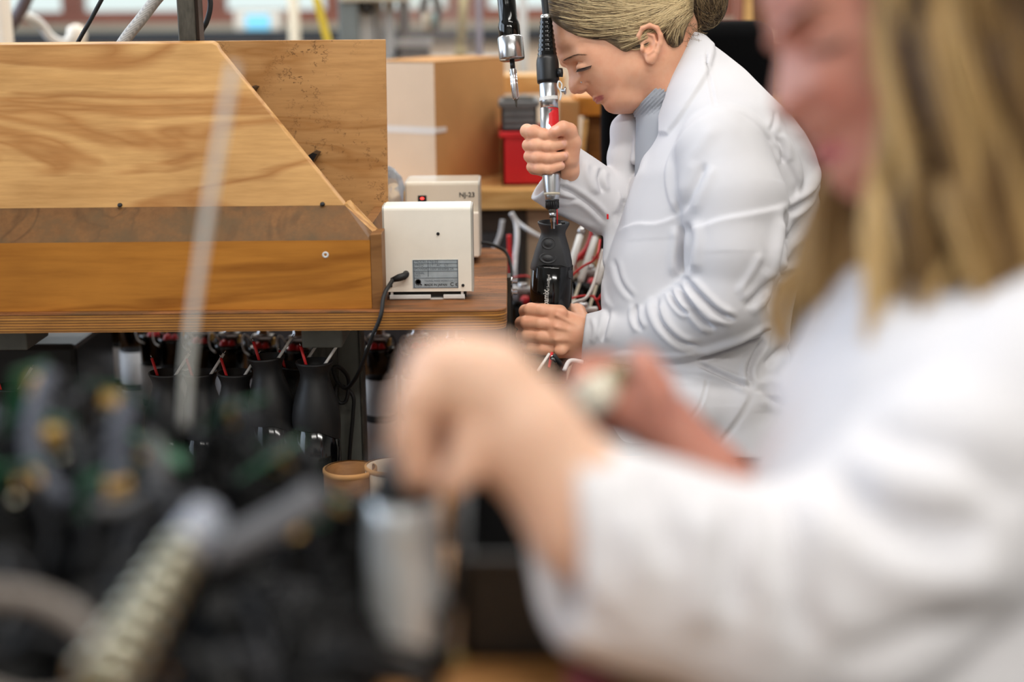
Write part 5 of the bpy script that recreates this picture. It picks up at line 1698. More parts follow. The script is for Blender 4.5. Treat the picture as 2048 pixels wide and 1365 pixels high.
# lever, cable tie and knurled stop screw at the side
MB().tube([SF.v(1119, 156, 12), SF.v(1119.5, 148, 13), SF.v(1119, 140, 12)], [6.5 * pm, 6.8 * pm, 6 * pm], 12).build('start_lever', MT['black_plastic'], sd)
ct = MB()
ring = [sa + ad * sy_(198 - 1.2 * math.sin(a_)) + (fv * math.cos(a_) + rv * math.sin(a_)) * 19.2 * pm for a_ in np.linspace(0, 2 * PI, 25)]
V_, F_ = [], []
for p in ring:
    V_ += [p - ad * 3.6 * pm, p + ad * 3.6 * pm]
for i in range(24):
    F_.append((2 * i, 2 * i + 2, 2 * i + 3, 2 * i + 1))
ct.add(V_, F_, 0, True)
ct.build('cable_tie', MT['white_plastic'], sd)
MB().tube(spline([SF.v(1119, 203, 14), SF.v(1121, 196, 16), SF.v(1121, 186, 16), SF.v(1115, 176, 18), SF.v(1117, 166, 18), SF.v(1123, 172, 16), SF.v(1121, 184, 16)], 5), 1.7 * pm, 8).build('tie_loop', MT['white_plastic'], sd)
c = SF.v(1121, 184, 15)
MB().lathe([(3.5 * pm, 0), (3.5 * pm, 6 * pm), (6.0 * pm, 6 * pm), (7.6 * pm, 7.5 * pm), (7.6 * pm, 9.5 * pm), (5 * pm, 11 * pm)], c, (1, 0.0, 0.0), 20).build('stop_screw', MT['steel'], sd)

# second screwdriver hanging on its cord
S2 = Fr(1022, 100, 2.42)
s2 = empty('hanging_screwdriver', S2.v(1032, 215, 0), 0, 'black and silver power screwdriver hanging unused on its cord', 'screwdriver')
ta, tb = S2.v(1033, 215, 0), S2.v(1012, -10, 0)
a2 = (tb - ta).normalized(); l2 = (tb - ta).length; p2 = S2.m
def lz2(name, prof, m):
    return MB().lathe([(r * p2, l2 * (215 - y) / 225) for r, y in prof], ta, a2, 32).build(name, m, s2)
lz2('bit', [(0.8, 215), (2.4, 207), (2.4, 202), (4.4, 200), (4.4, 198)], MT['post'])
bar = lz2('bit_sleeve', [(4.6, 199.5), (6.6, 196), (6.6, 139), (5.5, 137)], MT['steel'])
for k in range(10):
    a_ = 2 * PI * k / 10
    u1 = Vector((1, 0, 0)); u1 = (u1 - a2 * u1.dot(a2)).normalized(); w1 = a2.cross(u1)
    d_ = u1 * math.cos(a_) + w1 * math.sin(a_)
    MB().tube([ta + a2 * l2 * 20 / 225 + d_ * 6.6 * p2, ta + a2 * l2 * 74 / 225 + d_ * 6.6 * p2], 0.7 * p2, 5).build('flute', MT['chrome'], bar)
lz2('shank', [(5, 138), (5, 121)], MT['black_plastic'])
lz2('silver_collar', [(8, 121), (24.5, 119.5), (25.6, 117), (25.6, 77), (24, 74), (20, 73.5)], MT['steel'])
lz2('housing', [(20.5, 74), (21.5, 72), (21.8, 52), (20.8, 46), (18.5, 41), (18.2, 10), (18.0, -40), (15, -60)], MT['black_gloss'])
MB().tube(spline([tb + a2 * 0.03, tb + a2 * 0.2 + Vector((0.02, 0, 0)), tb + a2 * 0.45 + Vector((0.08, 0, 0))], 6), 0.006, 10).build('power_cord', MT['rubber'], s2)

# overhead rail the two tools hang from (above the frame)
rz = max(v.z for v in (tb + a2 * 0.45, SF.v(1076, -420, 0))) 
rail = empty('tool_rail', (0.0, 2.36, rz), 0, 'steel rail above the bench from which both screwdrivers hang', 'rail')
MB().box2((-0.6, 2.30, rz - 0.01), (0.7, 2.52, rz + 0.02), 0.004).build('beam', MT['alu'], rail)
MB().box2((-0.5, 2.38, rz + 0.02), (-0.46, 2.42, ZC), 0.002).build('drop_rod', MT['alu'], rail)
MB().box2((0.56, 2.38, rz + 0.02), (0.6, 2.42, ZC), 0.002).build('drop_rod', MT['alu'], rail)

# ------------------------------------------------------------------ the chair behind and the stool she sits on
CF = Fr(1400, 300, 3.0)
ch = empty('office_chair', (0.5, 3.12, 0), 0, 'tall black upholstered office chair standing behind the seated woman', 'chair')
mb = MB()
a, b = CF.v(1200, 640, 0), CF.v(1528, 40, 0)
YC = 2.88
bm = bmesh.new()
bmesh.ops.create_cube(bm, size=1.0)
bmesh.ops.scale(bm, vec=(b.x - a.x, 0.09, b.z - a.z), verts=bm.verts)
bmesh.ops.bevel(bm, geom=bm.edges[:], offset=0.035, segments=5, profile=0.5, affect='EDGES')
for v in bm.verts:
    v.co.y += 0.05 * (v.co.x / (b.x - a.x) * 2) ** 2 * -1 + 0.03 * (v.co.z)
mb.bm(bm, 0, True, Matrix.Translation(((a.x + b.x) / 2, 2.98, (a.z + b.z) / 2)))
mb.build('backrest', MT['fabric_black'], ch)
cxm = 0.54
MB().box((cxm + 0.0, 3.3, 0.50), (0.44, 0.46, 0.09), 0.035, seg=4).build('seat', MT['fabric_black'], ch)
MB().tube([(cxm, 3.3, 0.47), (cxm - 0.1, 3.06, 0.5), (cxm - 0.14, 3.02, 0.8)], 0.02).build('back_strut', MT['black_plastic'], ch)
MB().tube([(cxm, 3.3, 0.1), (cxm, 3.3, 0.46)], 0.025).build('gas_column', MT['steel'], ch)
for k in range(5):
    a_ = 2 * PI * k / 5 + 0.3
    pe = Vector((cxm + 0.28 * math.cos(a_), 3.3 + 0.28 * math.sin(a_), 0.055))
    MB().tube([(cxm, 3.3, 0.11), pe + Vector((0, 0, 0.02))], [0.022, 0.014]).build('foot_arm', MT['black_plastic'], ch)
    MB().lathe([(0.01, -0.012), (0.026, -0.01), (0.026, 0.01), (0.01, 0.012)], pe + Vector((0, 0, -0.029)), (-math.sin(a_), math.cos(a_), 0), 16).build('castor', MT['rubber'], ch)
sx_ = H1.v(1470, 905, 0)
YS = sx_.y
stool = empty('work_stool', (sx_.x, YS, 0), 0, 'black padded work stool under the seated woman', 'stool')
zs_ = H1.v(1470, 908, 0).z
MB().lathe([(0.05, -0.07), (0.18, -0.065), (0.20, -0.05), (0.205, -0.02), (0.19, -0.002), (0.05, 0.0)], (sx_.x, YS, zs_ - 0.012), (0, 0, 1), 36).build('seat', MT['fabric_black'], stool)
MB().tube([(sx_.x, YS, 0.1), (sx_.x, YS, zs_ - 0.07)], 0.025).build('gas_column', MT['steel'], stool)
for k in range(5):
    a_ = 2 * PI * k / 5
    pe = Vector((sx_.x + 0.27 * math.cos(a_), YS + 0.27 * math.sin(a_), 0.0))
    MB().tube([(sx_.x, YS, 0.12), pe + Vector((0, 0, 0.015))], [0.022, 0.015]).build('foot_arm', MT['black_plastic'], stool)
# ------------------------------------------------------------------ rack of half-built motors below and behind the bench
RZ = at(760, 920, 2.6).z
rk = empty('motor_rack', (-0.4, 2.7, 0), 0, 'low dark rack below the bench holding rows of half-built motors', 'rack')
MB().box2((-1.3, 2.16, RZ - 0.03), (0.02, 3.1, RZ), 0.003).build('rack_board', MT['board_dark'], rk)
for xx in (-1.28, -0.02):
    for yy in (2.45, 3.05):
        MB().box2((xx, yy, 0), (xx + 0.04, yy + 0.04, RZ - 0.03), 0.003).build('leg', MT['post'], rk)
MB().box2((-1.3, 3.1, RZ - 0.03), (0.02, 3.12, RZ + 0.36)).build('back_board', MT['dark_mach'], rk)

def make_motor():
    e = empty('motor_unit', (0, 0, 0), 0, 'x', 'motor', 'motors standing in white tubes under the bench')
    r = 0.0325
    MB().lathe([(r, 0), (r, 0.158), (r * 0.9, 0.158)], (0, 0, 0), n=28).build('white_tube', MT['white_tube'], e)
    MB().lathe([(r * 1.005, 0.075), (r * 1.012, 0.076), (r * 1.012, 0.088), (r * 1.005, 0.089)], (0, 0, 0), n=28, caps=False).build('dark_band', MT['dark_band'], e)
    MB().lathe([(r * 0.94, 0.155), (r * 0.94, 0.208), (r * 0.98, 0.212), (r * 0.98, 0.218), (r * 0.86, 0.219), (r * 0.82, 0.20)], (0, 0, 0), n=28).build('black_housing', MT['black_gloss'], e)
    MB().lathe([(0.020, 0.195), (0.020, 0.222), (0.016, 0.226), (0.012, 0.230)], (0, 0, 0), n=16).build('coil_core', MT['brown_part'], e)
    cp = MB()
    cp.lathe([(0.001, 0.015), (0.008, 0.012), (0.012, 0.004), (0.0125, 0.0)], (-0.006, -0.018, 0.214), (0, 0, 1), 14, sx=0.8).lathe([(0.001, 0.014), (0.007, 0.011), (0.010, 0.003), (0.0105, 0.0)], (0.008, -0.017, 0.214), (0, 0, 1), 14, sx=0.8)
    cp.build('red_coil_cap', MT['red_cap'], e)
    MB().box((0, 0, 0.237), (0.040, 0.016, 0.006), 0.002).build('bearing_bridge', MT['white_plastic'], e)
    MB().lathe([(0.013, 0.238), (0.013, 0.243), (0.010, 0.245), (0.010, 0.254), (0.004, 0.255), (0.004, 0.261)], (0, 0, 0), n=18).build('bearing_cap', MT['steel'], e)
    for s in (1, -1):
        MB().tube(spline([(s * 0.016, -0.012, 0.225), (s * 0.028, -0.022, 0.244), (s * 0.036, -0.018, 0.232), (s * 0.033, -0.020, 0.212), (s * 0.02, -0.028, 0.205)], 5), 0.0014, 6).build('lead_wire', MT['rubber'] if s > 0 else MT['white_wire'], e)
        MB().box((s * 0.021, -0.006, 0.228), (0.006, 0.012, 0.014), 0.001).build('brush_holder', MT['gold'] if s > 0 else MT['black_plastic'], e)
    return e
proto = make_motor()
rowpix = [(905, 668 + 28, 2.56), (835, 697, 2.6), (757, 697, 2.6), (595, 696, None), (524, 692, None), (457, 687, None), (403, 682, None), (343, 675, None), (305, 668, None), (262, 664, None), (238, 657, None), (216, 650, None)]
zcap = RZ + 0.222
names = ['rightmost motor under the bench, half hidden by the raised hand', 'second motor from the right under the bench with a loose white lead', 'motor under the bench just right of the grey leg',
         'motor under the bench just left of the grey bracket', 'motor behind the wide black grip under the bench', 'motor in the middle of the row under the bench', 'motor right of the pale wire under the bench',
         'motor just left of the pale wire under the bench', 'second motor left of the pale wire under the bench', 'third motor left of the pale wire, cap hidden by the bench', 'second motor from the row\'s far left end', 'last motor at the far left end of the row']
prev = None
for i, (px, py, Y) in enumerate(rowpix):
    o = proto if i == 0 else copy_tree(proto)
    if Y is None:
        Y = at_z(px, py, zcap).y
        if i > 8: Y = 2.80 + 0.05 * (i - 8)
    p = at(px, py, Y)
    o.location = (p.x, Y + 0.02, RZ)
    o.rotation_euler = (0, 0, random.uniform(-0.35, 0.35))
    o['label'] = 'half-built motor: ' + names[i]
# finished grips standing in front, each with two loose leads
def grip_unit(px, pyt, Y, tilt, label, white=True, red=True, sc=1.0):
    t = at(px, pyt, Y)
    L = t.z - RZ
    axis = Vector((math.sin(tilt), 0, math.cos(tilt)))
    b = t - axis * (L / axis.z)
    e, B, ax_, b1, R, h, u, w, grip = make_mixer('half_built_mixer', (b.x, b.y, RZ), axis, label, sc * 1.1, L - 0.115 * sc, (1, 0, 0), 'mixer', 'half-built mixers standing under the bench', True, Vector((0, 1, 0)), 0.115 * sc)
    mo = B + ax_ * (L / axis.z - 0.03)
    for k, (dx, dz, on, m) in enumerate(((-0.018, 0.045, red, 'red_wire'), (0.022, 0.052, white, 'white_wire'))):
        if on:
            q0 = mo + Vector((dx * 0.4, -0.014, 0.012)); q1 = mo + Vector((dx * (1.0 + k), -0.016, dz + 0.012))
            MB().tube([q0, q1], 0.0024, 8).build('loose_lead', MT[m], e)
            MB().tube([q1, q1 + (q1 - q0).normalized() * 0.006], 0.0009, 6).build('bare_strand', MT['steel'], e)
    MB().lathe([(R * 0.5, -0.03), (R * 0.52, 0.01)], mo, ax_, 20).build('inner_cup', MT['black_plastic'], e)
    return e
grip_unit(628, 722, 2.22, 0.0, 'black half-built mixer standing directly left of the grey leg')
grip_unit(532, 712, 2.24, -0.06, 'broad black half-built mixer, second to the left of the grey leg')
grip_unit(588, 728, 2.36, 0.10, 'black half-built mixer leaning behind the two nearest the grey leg', red=True)
grip_unit(470, 744, 2.28, 0.02, 'black half-built mixer between the pale wire and the broad one')
grip_unit(400, 744, 2.30, -0.02, 'black half-built mixer just right of the pale wire')
grip_unit(333, 744, 2.30, 0.03, 'black half-built mixer just left of the pale wire')
# brown paper pots
for k, (px, lab) in enumerate(((700, 'worn brown paper pot at the foot of the grey leg'), (783, 'worn cream paper pot right of the grey leg'), (868, 'paper pot under the bench half hidden by the hand'))):
    Y = 2.12
    p = at(px, 932 if k else 938, Y)
    zb2 = p.z - 0.13
    e = empty('paper_pot', (p.x, Y, 0), 0, lab, 'pot', 'paper pots under the bench')
    r = 0.041
    MB().lathe([(r * 0.9, 0.0), (r * 0.9, p.z - 0.13), (r, p.z - 0.128), (r, p.z), (r * 0.94, p.z), (r * 0.94, p.z - 0.10)], (p.x, Y, 0), n=36).build('paper_wall', [MT['board_dark'], MT['carton_pale'], MT['carton']][k], e)
    MB().lathe([(r * 1.0, p.z - 0.006), (r * 1.03, p.z - 0.004), (r * 1.03, p.z + 0.001), (r * 0.95, p.z + 0.002)], (p.x, Y, 0), n=36, caps=False).build('rolled_rim', MT['carton'], e)
# left end below the bench
carton(161, 207, 655, RZ, 2.86, 0.05, MT['carton'], 'plain tan cardboard piece left of the motor row', name='cardboard_piece')
tb = empty('tool_box', (at(60, 720, 2.6).x, 2.6, RZ), 0, 'black plastic box with blue stud in the dark under the bench', 'box')
a, b = at(-60, 790, 2.55), at(150, 690, 2.55)
MB().box2((a.x, 2.55, RZ), (b.x, 2.8, b.z), 0.01).build('box_body', MT['black_plastic'], tb)
a = at(86, 673, 2.75)
MB().box2((a.x - 0.05, 2.76, b.z), (a.x + 0.05, 2.79, a.z + 0.02), 0.003).build('stud_plate', MT['dark_mach'], tb)
MB().box2((a.x - 0.006, 2.752, a.z - 0.006), (a.x + 0.004, 2.762, a.z + 0.004), 0.001).build('stud', mat('blue_stud', rgb(90, 110, 130), 0.4), tb)
grip_unit(22, 772, 2.30, 0.05, 'black half-built mixer with a red lead at the far left under the bench')

# ------------------------------------------------------------------ trolley to the right of the bench: motors, carton, bin, rods
TZ2 = 0.36
tr = empty('parts_trolley', (0.16, 2.8, 0), 0, 'dark trolley behind the mixer carrying cartons, motors and bright rods', 'trolley')
MB().box2((0.035, 2.5, TZ2 - 0.03), (0.34, 3.02, TZ2), 0.003).build('trolley_shelf', MT['dark_mach'], tr)
for xx in (0.04, 0.31):
    for yy in (2.52, 2.98):
        MB().box2((xx, yy, 0), (xx + 0.02, yy + 0.02, TZ2 - 0.03), 0.002).build('leg', MT['post'], tr)
zl = 0.27
a, b = at(948, 560, 3.14), at(1053, 424, 3.14)
bn = empty('storage_bin', ((a.x + b.x) / 2, 3.3, zl), 0, 'dark grey bin below the pine shelf with pale tubes in it', 'bin')
MB().box2((a.x, 3.14, zl), (b.x, 3.16, b.z)).box2((a.x, 3.44, zl), (b.x, 3.46, b.z)).box2((a.x, 3.16, zl), (a.x + 0.012, 3.44, b.z)).box2((b.x - 0.012, 3.16, zl), (b.x, 3.44, b.z)).box2((a.x, 3.14, zl), (b.x, 3.46, zl + 0.01)).build('bin_walls', speck('dark_brown_grey', rgb(84, 76, 70), 0.6, scale=10, amt=0.2), bn)
a2_ = at(1046, 424, 3.20)
carton(1054, 1200, 424, zl, 3.145, 0.16, MT['carton_pale'], 'tan carton below the shelf, behind the hand mixer')
def wire(name, pix, r, m, label, cat='wire', group=None):
    return cable(name, pix, r, m, label, cat, 8, group)
wire('pale_tube', [(1022, 426, 2.9), (1032, 446, 2.9), (1034, 480, 2.88), (1030, 520, 2.86), (1029, 580, 2.84), (1030, 900, 2.84)], 0.0055, MT['white_tube'], 'pale tube hanging straight down right of the bench corner', 'tube')
wire('pale_tube', [(1022, 428, 2.92), (1040, 448, 2.92), (1066, 466, 2.9), (1100, 486, 2.9), (1135, 520, 2.9), (1150, 640, 2.9)], 0.0045, MT['white_tube'], 'pale tube slanting right towards the hand mixer', 'tube')
wire('pale_tube', [(1005, 440, 3.05), (1000, 470, 3.05), (988, 500, 3.05), (975, 540, 3.05)], 0.005, MT['white_tube'], 'dull tube in front of the dark bin', 'tube')
wire('red_lead', [(1018, 470, 2.85), (1019, 500, 2.85), (1022, 560, 2.85), (1024, 900, 2.85)], 0.0045, MT['red_wire'], 'red lead hanging beside the pale tube', 'wire')
# black motor housings on the trolley
def housing(px, py, Y, label, tilt=0.0):
    p = at(px, py, Y)
    e = empty('motor_housing', (p.x, Y, TZ2), 0, label, 'motor', 'black motor housings on the trolley')
    h = p.z - TZ2
    MB().lathe([(0.034, 0), (0.034, h - 0.05), (0.036, h - 0.045), (0.036, h - 0.03), (0.032, h - 0.03), (0.030, h - 0.05)], (p.x, Y, TZ2), n=28).build('black_housing', MT['black_gloss'], e)
    MB().lathe([(0.02, h - 0.06), (0.02, h - 0.018), (0.012, h - 0.014)], (p.x, Y, TZ2), n=16).build('coil_core', MT['brown_part'], e)
    MB().box((p.x, Y - 0.002, TZ2 + h - 0.012), (0.05, 0.018, 0.008), 0.002).build('bearing_bridge', MT['white_plastic'], e)
    MB().lathe([(0.010, h - 0.012), (0.010, h), (0.004, h + 0.001)], (p.x, Y, TZ2), n=16).build('bearing_cap', MT['steel'], e)
    MB().lathe([(0.001, 0.013), (0.008, 0.010), (0.012, 0.0)], (p.x + 0.004, Y - 0.026, TZ2 + h - 0.034), (0, -0.4, 1), 14).build('red_coil_cap', MT['red_cap'], e)
    MB().tube(spline([(p.x - 0.02, Y - 0.02, TZ2 + h - 0.02), (p.x - 0.03, Y - 0.035, TZ2 + h + 0.012), (p.x + 0.012, Y - 0.04, TZ2 + h + 0.02), (p.x + 0.03, Y - 0.03, TZ2 + h - 0.01)], 5), 0.002, 6).build('lead_wire', MT['red_wire'], e)
    return e
housing(1168, 606, 2.58, 'black motor housing with red cap right of the mixer, by the cuff')
housing(1236, 600, 2.62, 'black motor housing hidden behind the coat front')
housing(1180, 530, 2.78, 'black motor housing at the foot of the bright rods')
housing(1108, 520, 2.80, 'black motor housing behind the hand mixer')
housing(1046, 566, 2.82, 'black motor housing between the bench corner and the mixer')
housing(1225, 520, 2.9, 'black motor housing at the back, behind the coat front')
# three bright rods leaning
for k, (x0, y0, x1, y1, lab) in enumerate(((1137, 548, 1162, 466, 'bright polished rod nearest the hand mixer'), (1163, 556, 1192, 470, 'bright polished rod in the middle of the three'), (1196, 562, 1216, 500, 'bright polished rod touching the coat front'))):
    Y = 2.66
    p0, p1 = at(x0, y0, Y), at(x1, y1, Y + 0.05)
    d_ = (p1 - p0).normalized()
    e = empty('polished_rod', p0 - d_ * ((p0.z - TZ2) / d_.z), 0, lab, 'rod', 'bright rods on the trolley')
    pb_ = p0 - d_ * ((p0.z - TZ2) / d_.z)
    Lr = (p0 - pb_).length; Lq = (p1 - p0).length
    MB().lathe([(0.002, 0), (0.003, 0.01), (0.003, Lr - 0.012)], pb_, d_, 10).build('shank', MT['sill'], e)
    MB().lathe([(0.0035, Lr - 0.01), (0.0066, Lr - 0.004), (0.0066, Lr + Lq * 0.93), (0.003, Lr + Lq * 0.96)], pb_, d_, 18).build('rod_body', MT['rod'] if 'rod' in MT else MT['white_plastic'], e)
    MB().lathe([(0.003, Lr + Lq * 0.96), (0.0075, Lr + Lq * 1.0), (0.0075, Lr + Lq * 1.08), (0.0055, Lr + Lq * 1.1), (0.0055, Lr + Lq * 1.28)], pb_, d_, 18).build('rod_head', MT['steel'], e)
wire('red_lead', [(1130, 566, 2.56), (1150, 546, 2.56), (1168, 532, 2.56), (1186, 522, 2.56), (1196, 506, 2.56), (1200, 480, 2.6)], 0.0022, MT['red_wire'], 'thin red lead crossing in front of the bright rods')
wire('red_strap', [(1150, 522, 2.74), (1166, 508, 2.74), (1176, 494, 2.74), (1184, 470, 2.74), (1190, 440, 2.74)], 0.006, MT['red_wire'], 'broad red lead behind the bright rods')
wire('white_lead', [(1140, 612, 2.52), (1152, 604, 2.52), (1170, 598, 2.52), (1180, 584, 2.53), (1190, 560, 2.55), (1198, 530, 2.58), (1206, 500, 2.6)], 0.003, MT['white_wire'], 'white lead curling up past the red cap')
wire('red_lead', [(1186, 592, 2.53), (1194, 600, 2.52), (1206, 586, 2.52), (1216, 570, 2.52)], 0.0024, MT['red_wire'], 'red lead curling beside the cuff')
# fixture under the mixer with loose leads
fx = empty('joining_fixture', (bot.x, bot.y, 0), 0, 'dark pedestal fixture under the hand mixer with loose leads', 'fixture')
MB().lathe([(0.10, 0.0), (0.10, 0.02), (0.03, 0.03), (0.03, bot.z - 0.03), (0.042, bot.z - 0.022), (0.042, bot.z - 0.004)], (bot.x, bot.y, 0), n=28).build('pedestal', MT['post'], fx)
for (pa, pb_, m, r) in (((1076, 742), (1099, 708), 'white_wire', 0.0024), ((1098, 735), (1104, 706), 'red_wire', 0.0024), ((1108, 712), (1128, 738), 'rubber', 0.0040), ((1104, 716), (1122, 728), 'steel', 0.004)):
    MB().tube([at(pa[0], pa[1], 2.18), at(pb_[0], pb_[1], 2.20)], r, 8).build('loose_lead', MT[m], fx)
MB().tube(spline([at(1128, 742, 2.18), at(1140, 722, 2.19), at(1165, 724, 2.2)], 5), 0.0035, 8).build('white_clip', MT['white_plastic'], fx)
tsp = at(957, 1010, 1.95)
tl = empty('wooden_trestle', (tsp.x, 1.95, 0), 0, 'plain wooden trestle leg standing between the two benches', 'trestle')
a, b = at(932, 1110, 1.95), at(986, 935, 1.95)
MB().box2((a.x, 1.95, 0), (b.x, 1.99, b.z), 0.003).build('upright', MT['pine'], tl)
MB().box2((a.x - 0.12, 1.955, 0.0), (b.x + 0.12, 1.985, 0.04), 0.003).build('foot', MT['pine'], tl)
# ------------------------------------------------------------------ near bench with the pile of half-built mixers
NZ = 0.75
nb = empty('near_bench', (-0.4, 0.85, 0), 0, 'pale wooden bench in the foreground carrying the dark pile of mixer parts', 'workbench')
MT['near_top'] = plywood('near_bench_top', rgb(140, 98, 56), rgb(178, 130, 80), rgb(184, 136, 86), fig=0.2)
MB().box2((-1.1, 0.45, NZ - 0.03), (0.12, 1.13, NZ), 0.003).build('bench_top', MT['near_top'], nb)
for xx in (-1.05, 0.05):
    for yy in (0.5, 1.05):
        MB().box2((xx, yy, 0), (xx + 0.05, yy + 0.05, NZ - 0.03), 0.003).build('leg', MT['grey_paint'], nb)

MT['pcb'] = speck('green_circuit_board', rgb(46, 104, 74), 0.4, scale=160, amt=0.5)
MT['wire_grey'] = mat('grey_flex', rgb(84, 84, 86), 0.5)
MT['blue_part'] = mat('blue_capacitor', rgb(52, 62, 110), 0.4)
MT['silver_can'] = mat('silver_can', rgb(196, 194, 176), 0.3, 0.9)
MT['deep_black'] = speck('deep_black_plastic', rgb(7, 7, 8), 0.55, spec=0.2, scale=60, amt=0.3)
def board_unit(var, boards=True):
    """black housing lying open with its control board and leads sticking out of the top"""
    r3 = random.Random(100 + var)
    e = empty('mixer_core', (0, 0, 0), 0, 'x', 'mixer', 'mixer cores piled on the near bench')
    MB().lathe([(0.026, 0), (0.031, 0.006), (0.032, 0.07), (0.026, 0.085), (0.018, 0.098), (0.022, 0.108), (0.017, 0.109), (0.014, 0.09)], (0, 0, 0), n=26).build('black_housing', MT['deep_black'], e)
    for k in range(5):
        z = 0.012 + k * 0.012
        MB().lathe([(0.0325, z - 0.003), (0.0335, z - 0.002), (0.0335, z + 0.002), (0.0325, z + 0.003)], (0, 0, 0), n=22, caps=False).build('cooling_ring', MT['deep_black'], e)
    tl = r3.uniform(0.2, 1.0); yw = r3.uniform(-0.7, 0.7)
    R = Matrix.Translation((r3.uniform(-0.01, 0.01), -0.004, 0.118)) @ Matrix.Rotation(yw, 4, 'Z') @ Matrix.Rotation(tl, 4, 'X')
    def tb(m_, n_, fn, par):
        q_ = MB(); fn(q_)
        q_.v = [tuple(R @ Vector(v)) for v in q_.v]
        return q_.build(n_, m_, par)
    if boards: b = tb(MT['pcb'], 'circuit_board', lambda q_: q_.box((0, 0, 0.004), (0.036, 0.0016, 0.044), 0.0003), e)
    if boards: tb(MT['gold'], 'relay', lambda q_: q_.box((r3.uniform(-0.008, 0.008), -0.006, 0.014), (0.015, 0.010, 0.013), 0.001), b)
    if boards: tb(MT['silver_can'], 'capacitor', lambda q_: q_.lathe([(0.004, 0), (0.0042, 0.001), (0.0042, 0.010), (0.003, 0.011)], (r3.uniform(-0.012, 0.012), -0.001, -0.002), (0, -1, 0), 14), b)
    if boards: tb(MT['blue_part'], 'capacitor', lambda q_: q_.lathe([(0.004, 0), (0.0045, 0.001), (0.0045, 0.009), (0.003, 0.010)], (r3.uniform(-0.012, 0.012), -0.001, -0.012), (0, -1, 0), 14), b)
    for k in range(5):
        a_ = r3.uniform(0, 6.28); o_ = r3.uniform(0.03, 0.05)
        d_ = Vector((math.cos(a_), math.sin(a_) - 0.4, 0))
        pts_ = [Vector((0, 0, 0.105)), d_ * 0.018 + Vector((0, 0, 0.12 + r3.uniform(0, 0.02))), d_ * o_ + Vector((0, 0, 0.105 + r3.uniform(-0.03, 0.02))), d_ * (o_ + 0.004) + Vector((r3.uniform(-0.02, 0.02), 0, 0.05)), d_ * 0.04 + Vector((0, 0, 0.01))]
        MB().tube(spline(pts_, 5), r3.choice((0.0022, 0.003, 0.0036)), 6).build('flex_lead', MT[('deep_black', 'deep_black', 'grey_lead', 'rubber', 'grey_lead')[k]], e)
    return e
MT['grey_lead'] = mat('grey_lead', rgb(32, 33, 37), 0.5, spec=0.25)
cells = []
# rows from the back to the front
def row(Y, xs, hs):
    for i, x in enumerate(xs):
        cells.append((x, Y, hs[i % len(hs)]))
row(1.07, (-0.52, -0.445, -0.372, -0.300, -0.228, -0.168), (0.175, 0.17, 0.178, 0.175, 0.155, 0.13))
row(1.00, (-0.48, -0.405, -0.332, -0.258, -0.186, -0.122), (0.165, 0.16, 0.155, 0.15, 0.145, 0.10))
row(0.93, (-0.43, -0.356, -0.284, -0.212, -0.146), (0.15, 0.14, 0.135, 0.125, 0.105))
row(0.86, (-0.40, -0.328, -0.256, -0.186, -0.122), (0.12, 0.115, 0.105, 0.095, 0.085))
row(0.79, (-0.37, -0.30, -0.235, -0.17, -0.112), (0.085, 0.085, 0.08, 0.075, 0.07))
wherex = ['far left', 'left', 'left of the middle', 'middle', 'right of the middle', 'right end']
wherey = {1.07: 'back row', 1.00: 'second row', 0.93: 'third row', 0.86: 'fourth row', 0.79: 'front row'}
protos, bares = [], []
cnt = {}
for n_, (x, Y, hh_) in enumerate(cells):
    k = cnt.get(Y, 0); cnt[Y] = k + 1
    bare = Y < 0.9
    if bare and len(bares) < 3:
        o = board_unit(20 + n_, False); bares.append(o)
    elif bare:
        o = copy_tree(bares[n_ % 3])
    elif n_ < 6:
        o = board_unit(n_); protos.append(o)
    else:
        o = copy_tree(protos[(n_ * 5 + 2) % 6])
    o['label'] = 'black mixer core with %s, %s of the pile, %s' % ('bare black leads' if bare else 'green circuit board', wherey[Y], wherex[min(k, 5)])
    o.location = (x + random.uniform(-0.010, 0.010), Y + random.uniform(-0.010, 0.010), NZ)
    s_ = hh_ / 0.145 * random.uniform(0.94, 1.04)
    o.scale = (1.06, 1.06, s_)
    o.rotation_euler = (0, 0, random.uniform(-1.2, 1.2))

# long flat leads thrown over the pile, springs, iron stand, roll, and the wire standing up
def pcab(name, pts, r, m, label, cat='cable', n=10):
    return tag(MB().tube(spline([at(*p) for p in pts], 7), r, n).build(name, m), label, cat)
MT['blue_grey_lead'] = mat('blue_grey_lead', rgb(84, 88, 100), 0.5, spec=0.3)
pcab('flat_lead', [(96, 745, 0.97), (70, 830, 0.95), (66, 900, 0.94), (96, 965, 0.93), (130, 1000, 0.93)], 0.0065, MT['blue_grey_lead'], 'blue-grey lead hanging over the left of the pile')
pcab('flat_lead', [(258, 800, 0.95), (240, 860, 0.94), (236, 920, 0.935), (228, 960, 0.93), (190, 990, 0.93)], 0.0065, MT['blue_grey_lead'], 'blue-grey lead hanging in the middle left of the pile')
pcab('flat_lead', [(300, 880, 0.93), (322, 930, 0.92), (306, 985, 0.91), (250, 1015, 0.91), (190, 1020, 0.91)], 0.0055, MT['wire_grey'], 'pale grey lead curling below the circuit boards')
pcab('flat_lead', [(366, 985, 0.88), (400, 1060, 0.87), (440, 1120, 0.86), (452, 1140, 0.86)], 0.0055, MT['grey_lead'], 'grey lead forming the left side of a V')
pcab('flat_lead', [(330, 1130, 0.86), (352, 1060, 0.87), (340, 1000, 0.88), (300, 960, 0.9)], 0.005, MT['grey_lead'], 'grey lead rising beside the spring')
MT['pale_wire'] = mat('pale_wire', rgb(214, 212, 206), 0.4)
MT['grey_tube'] = mat('dark_grey_tube', rgb(86, 88, 94), 0.35)
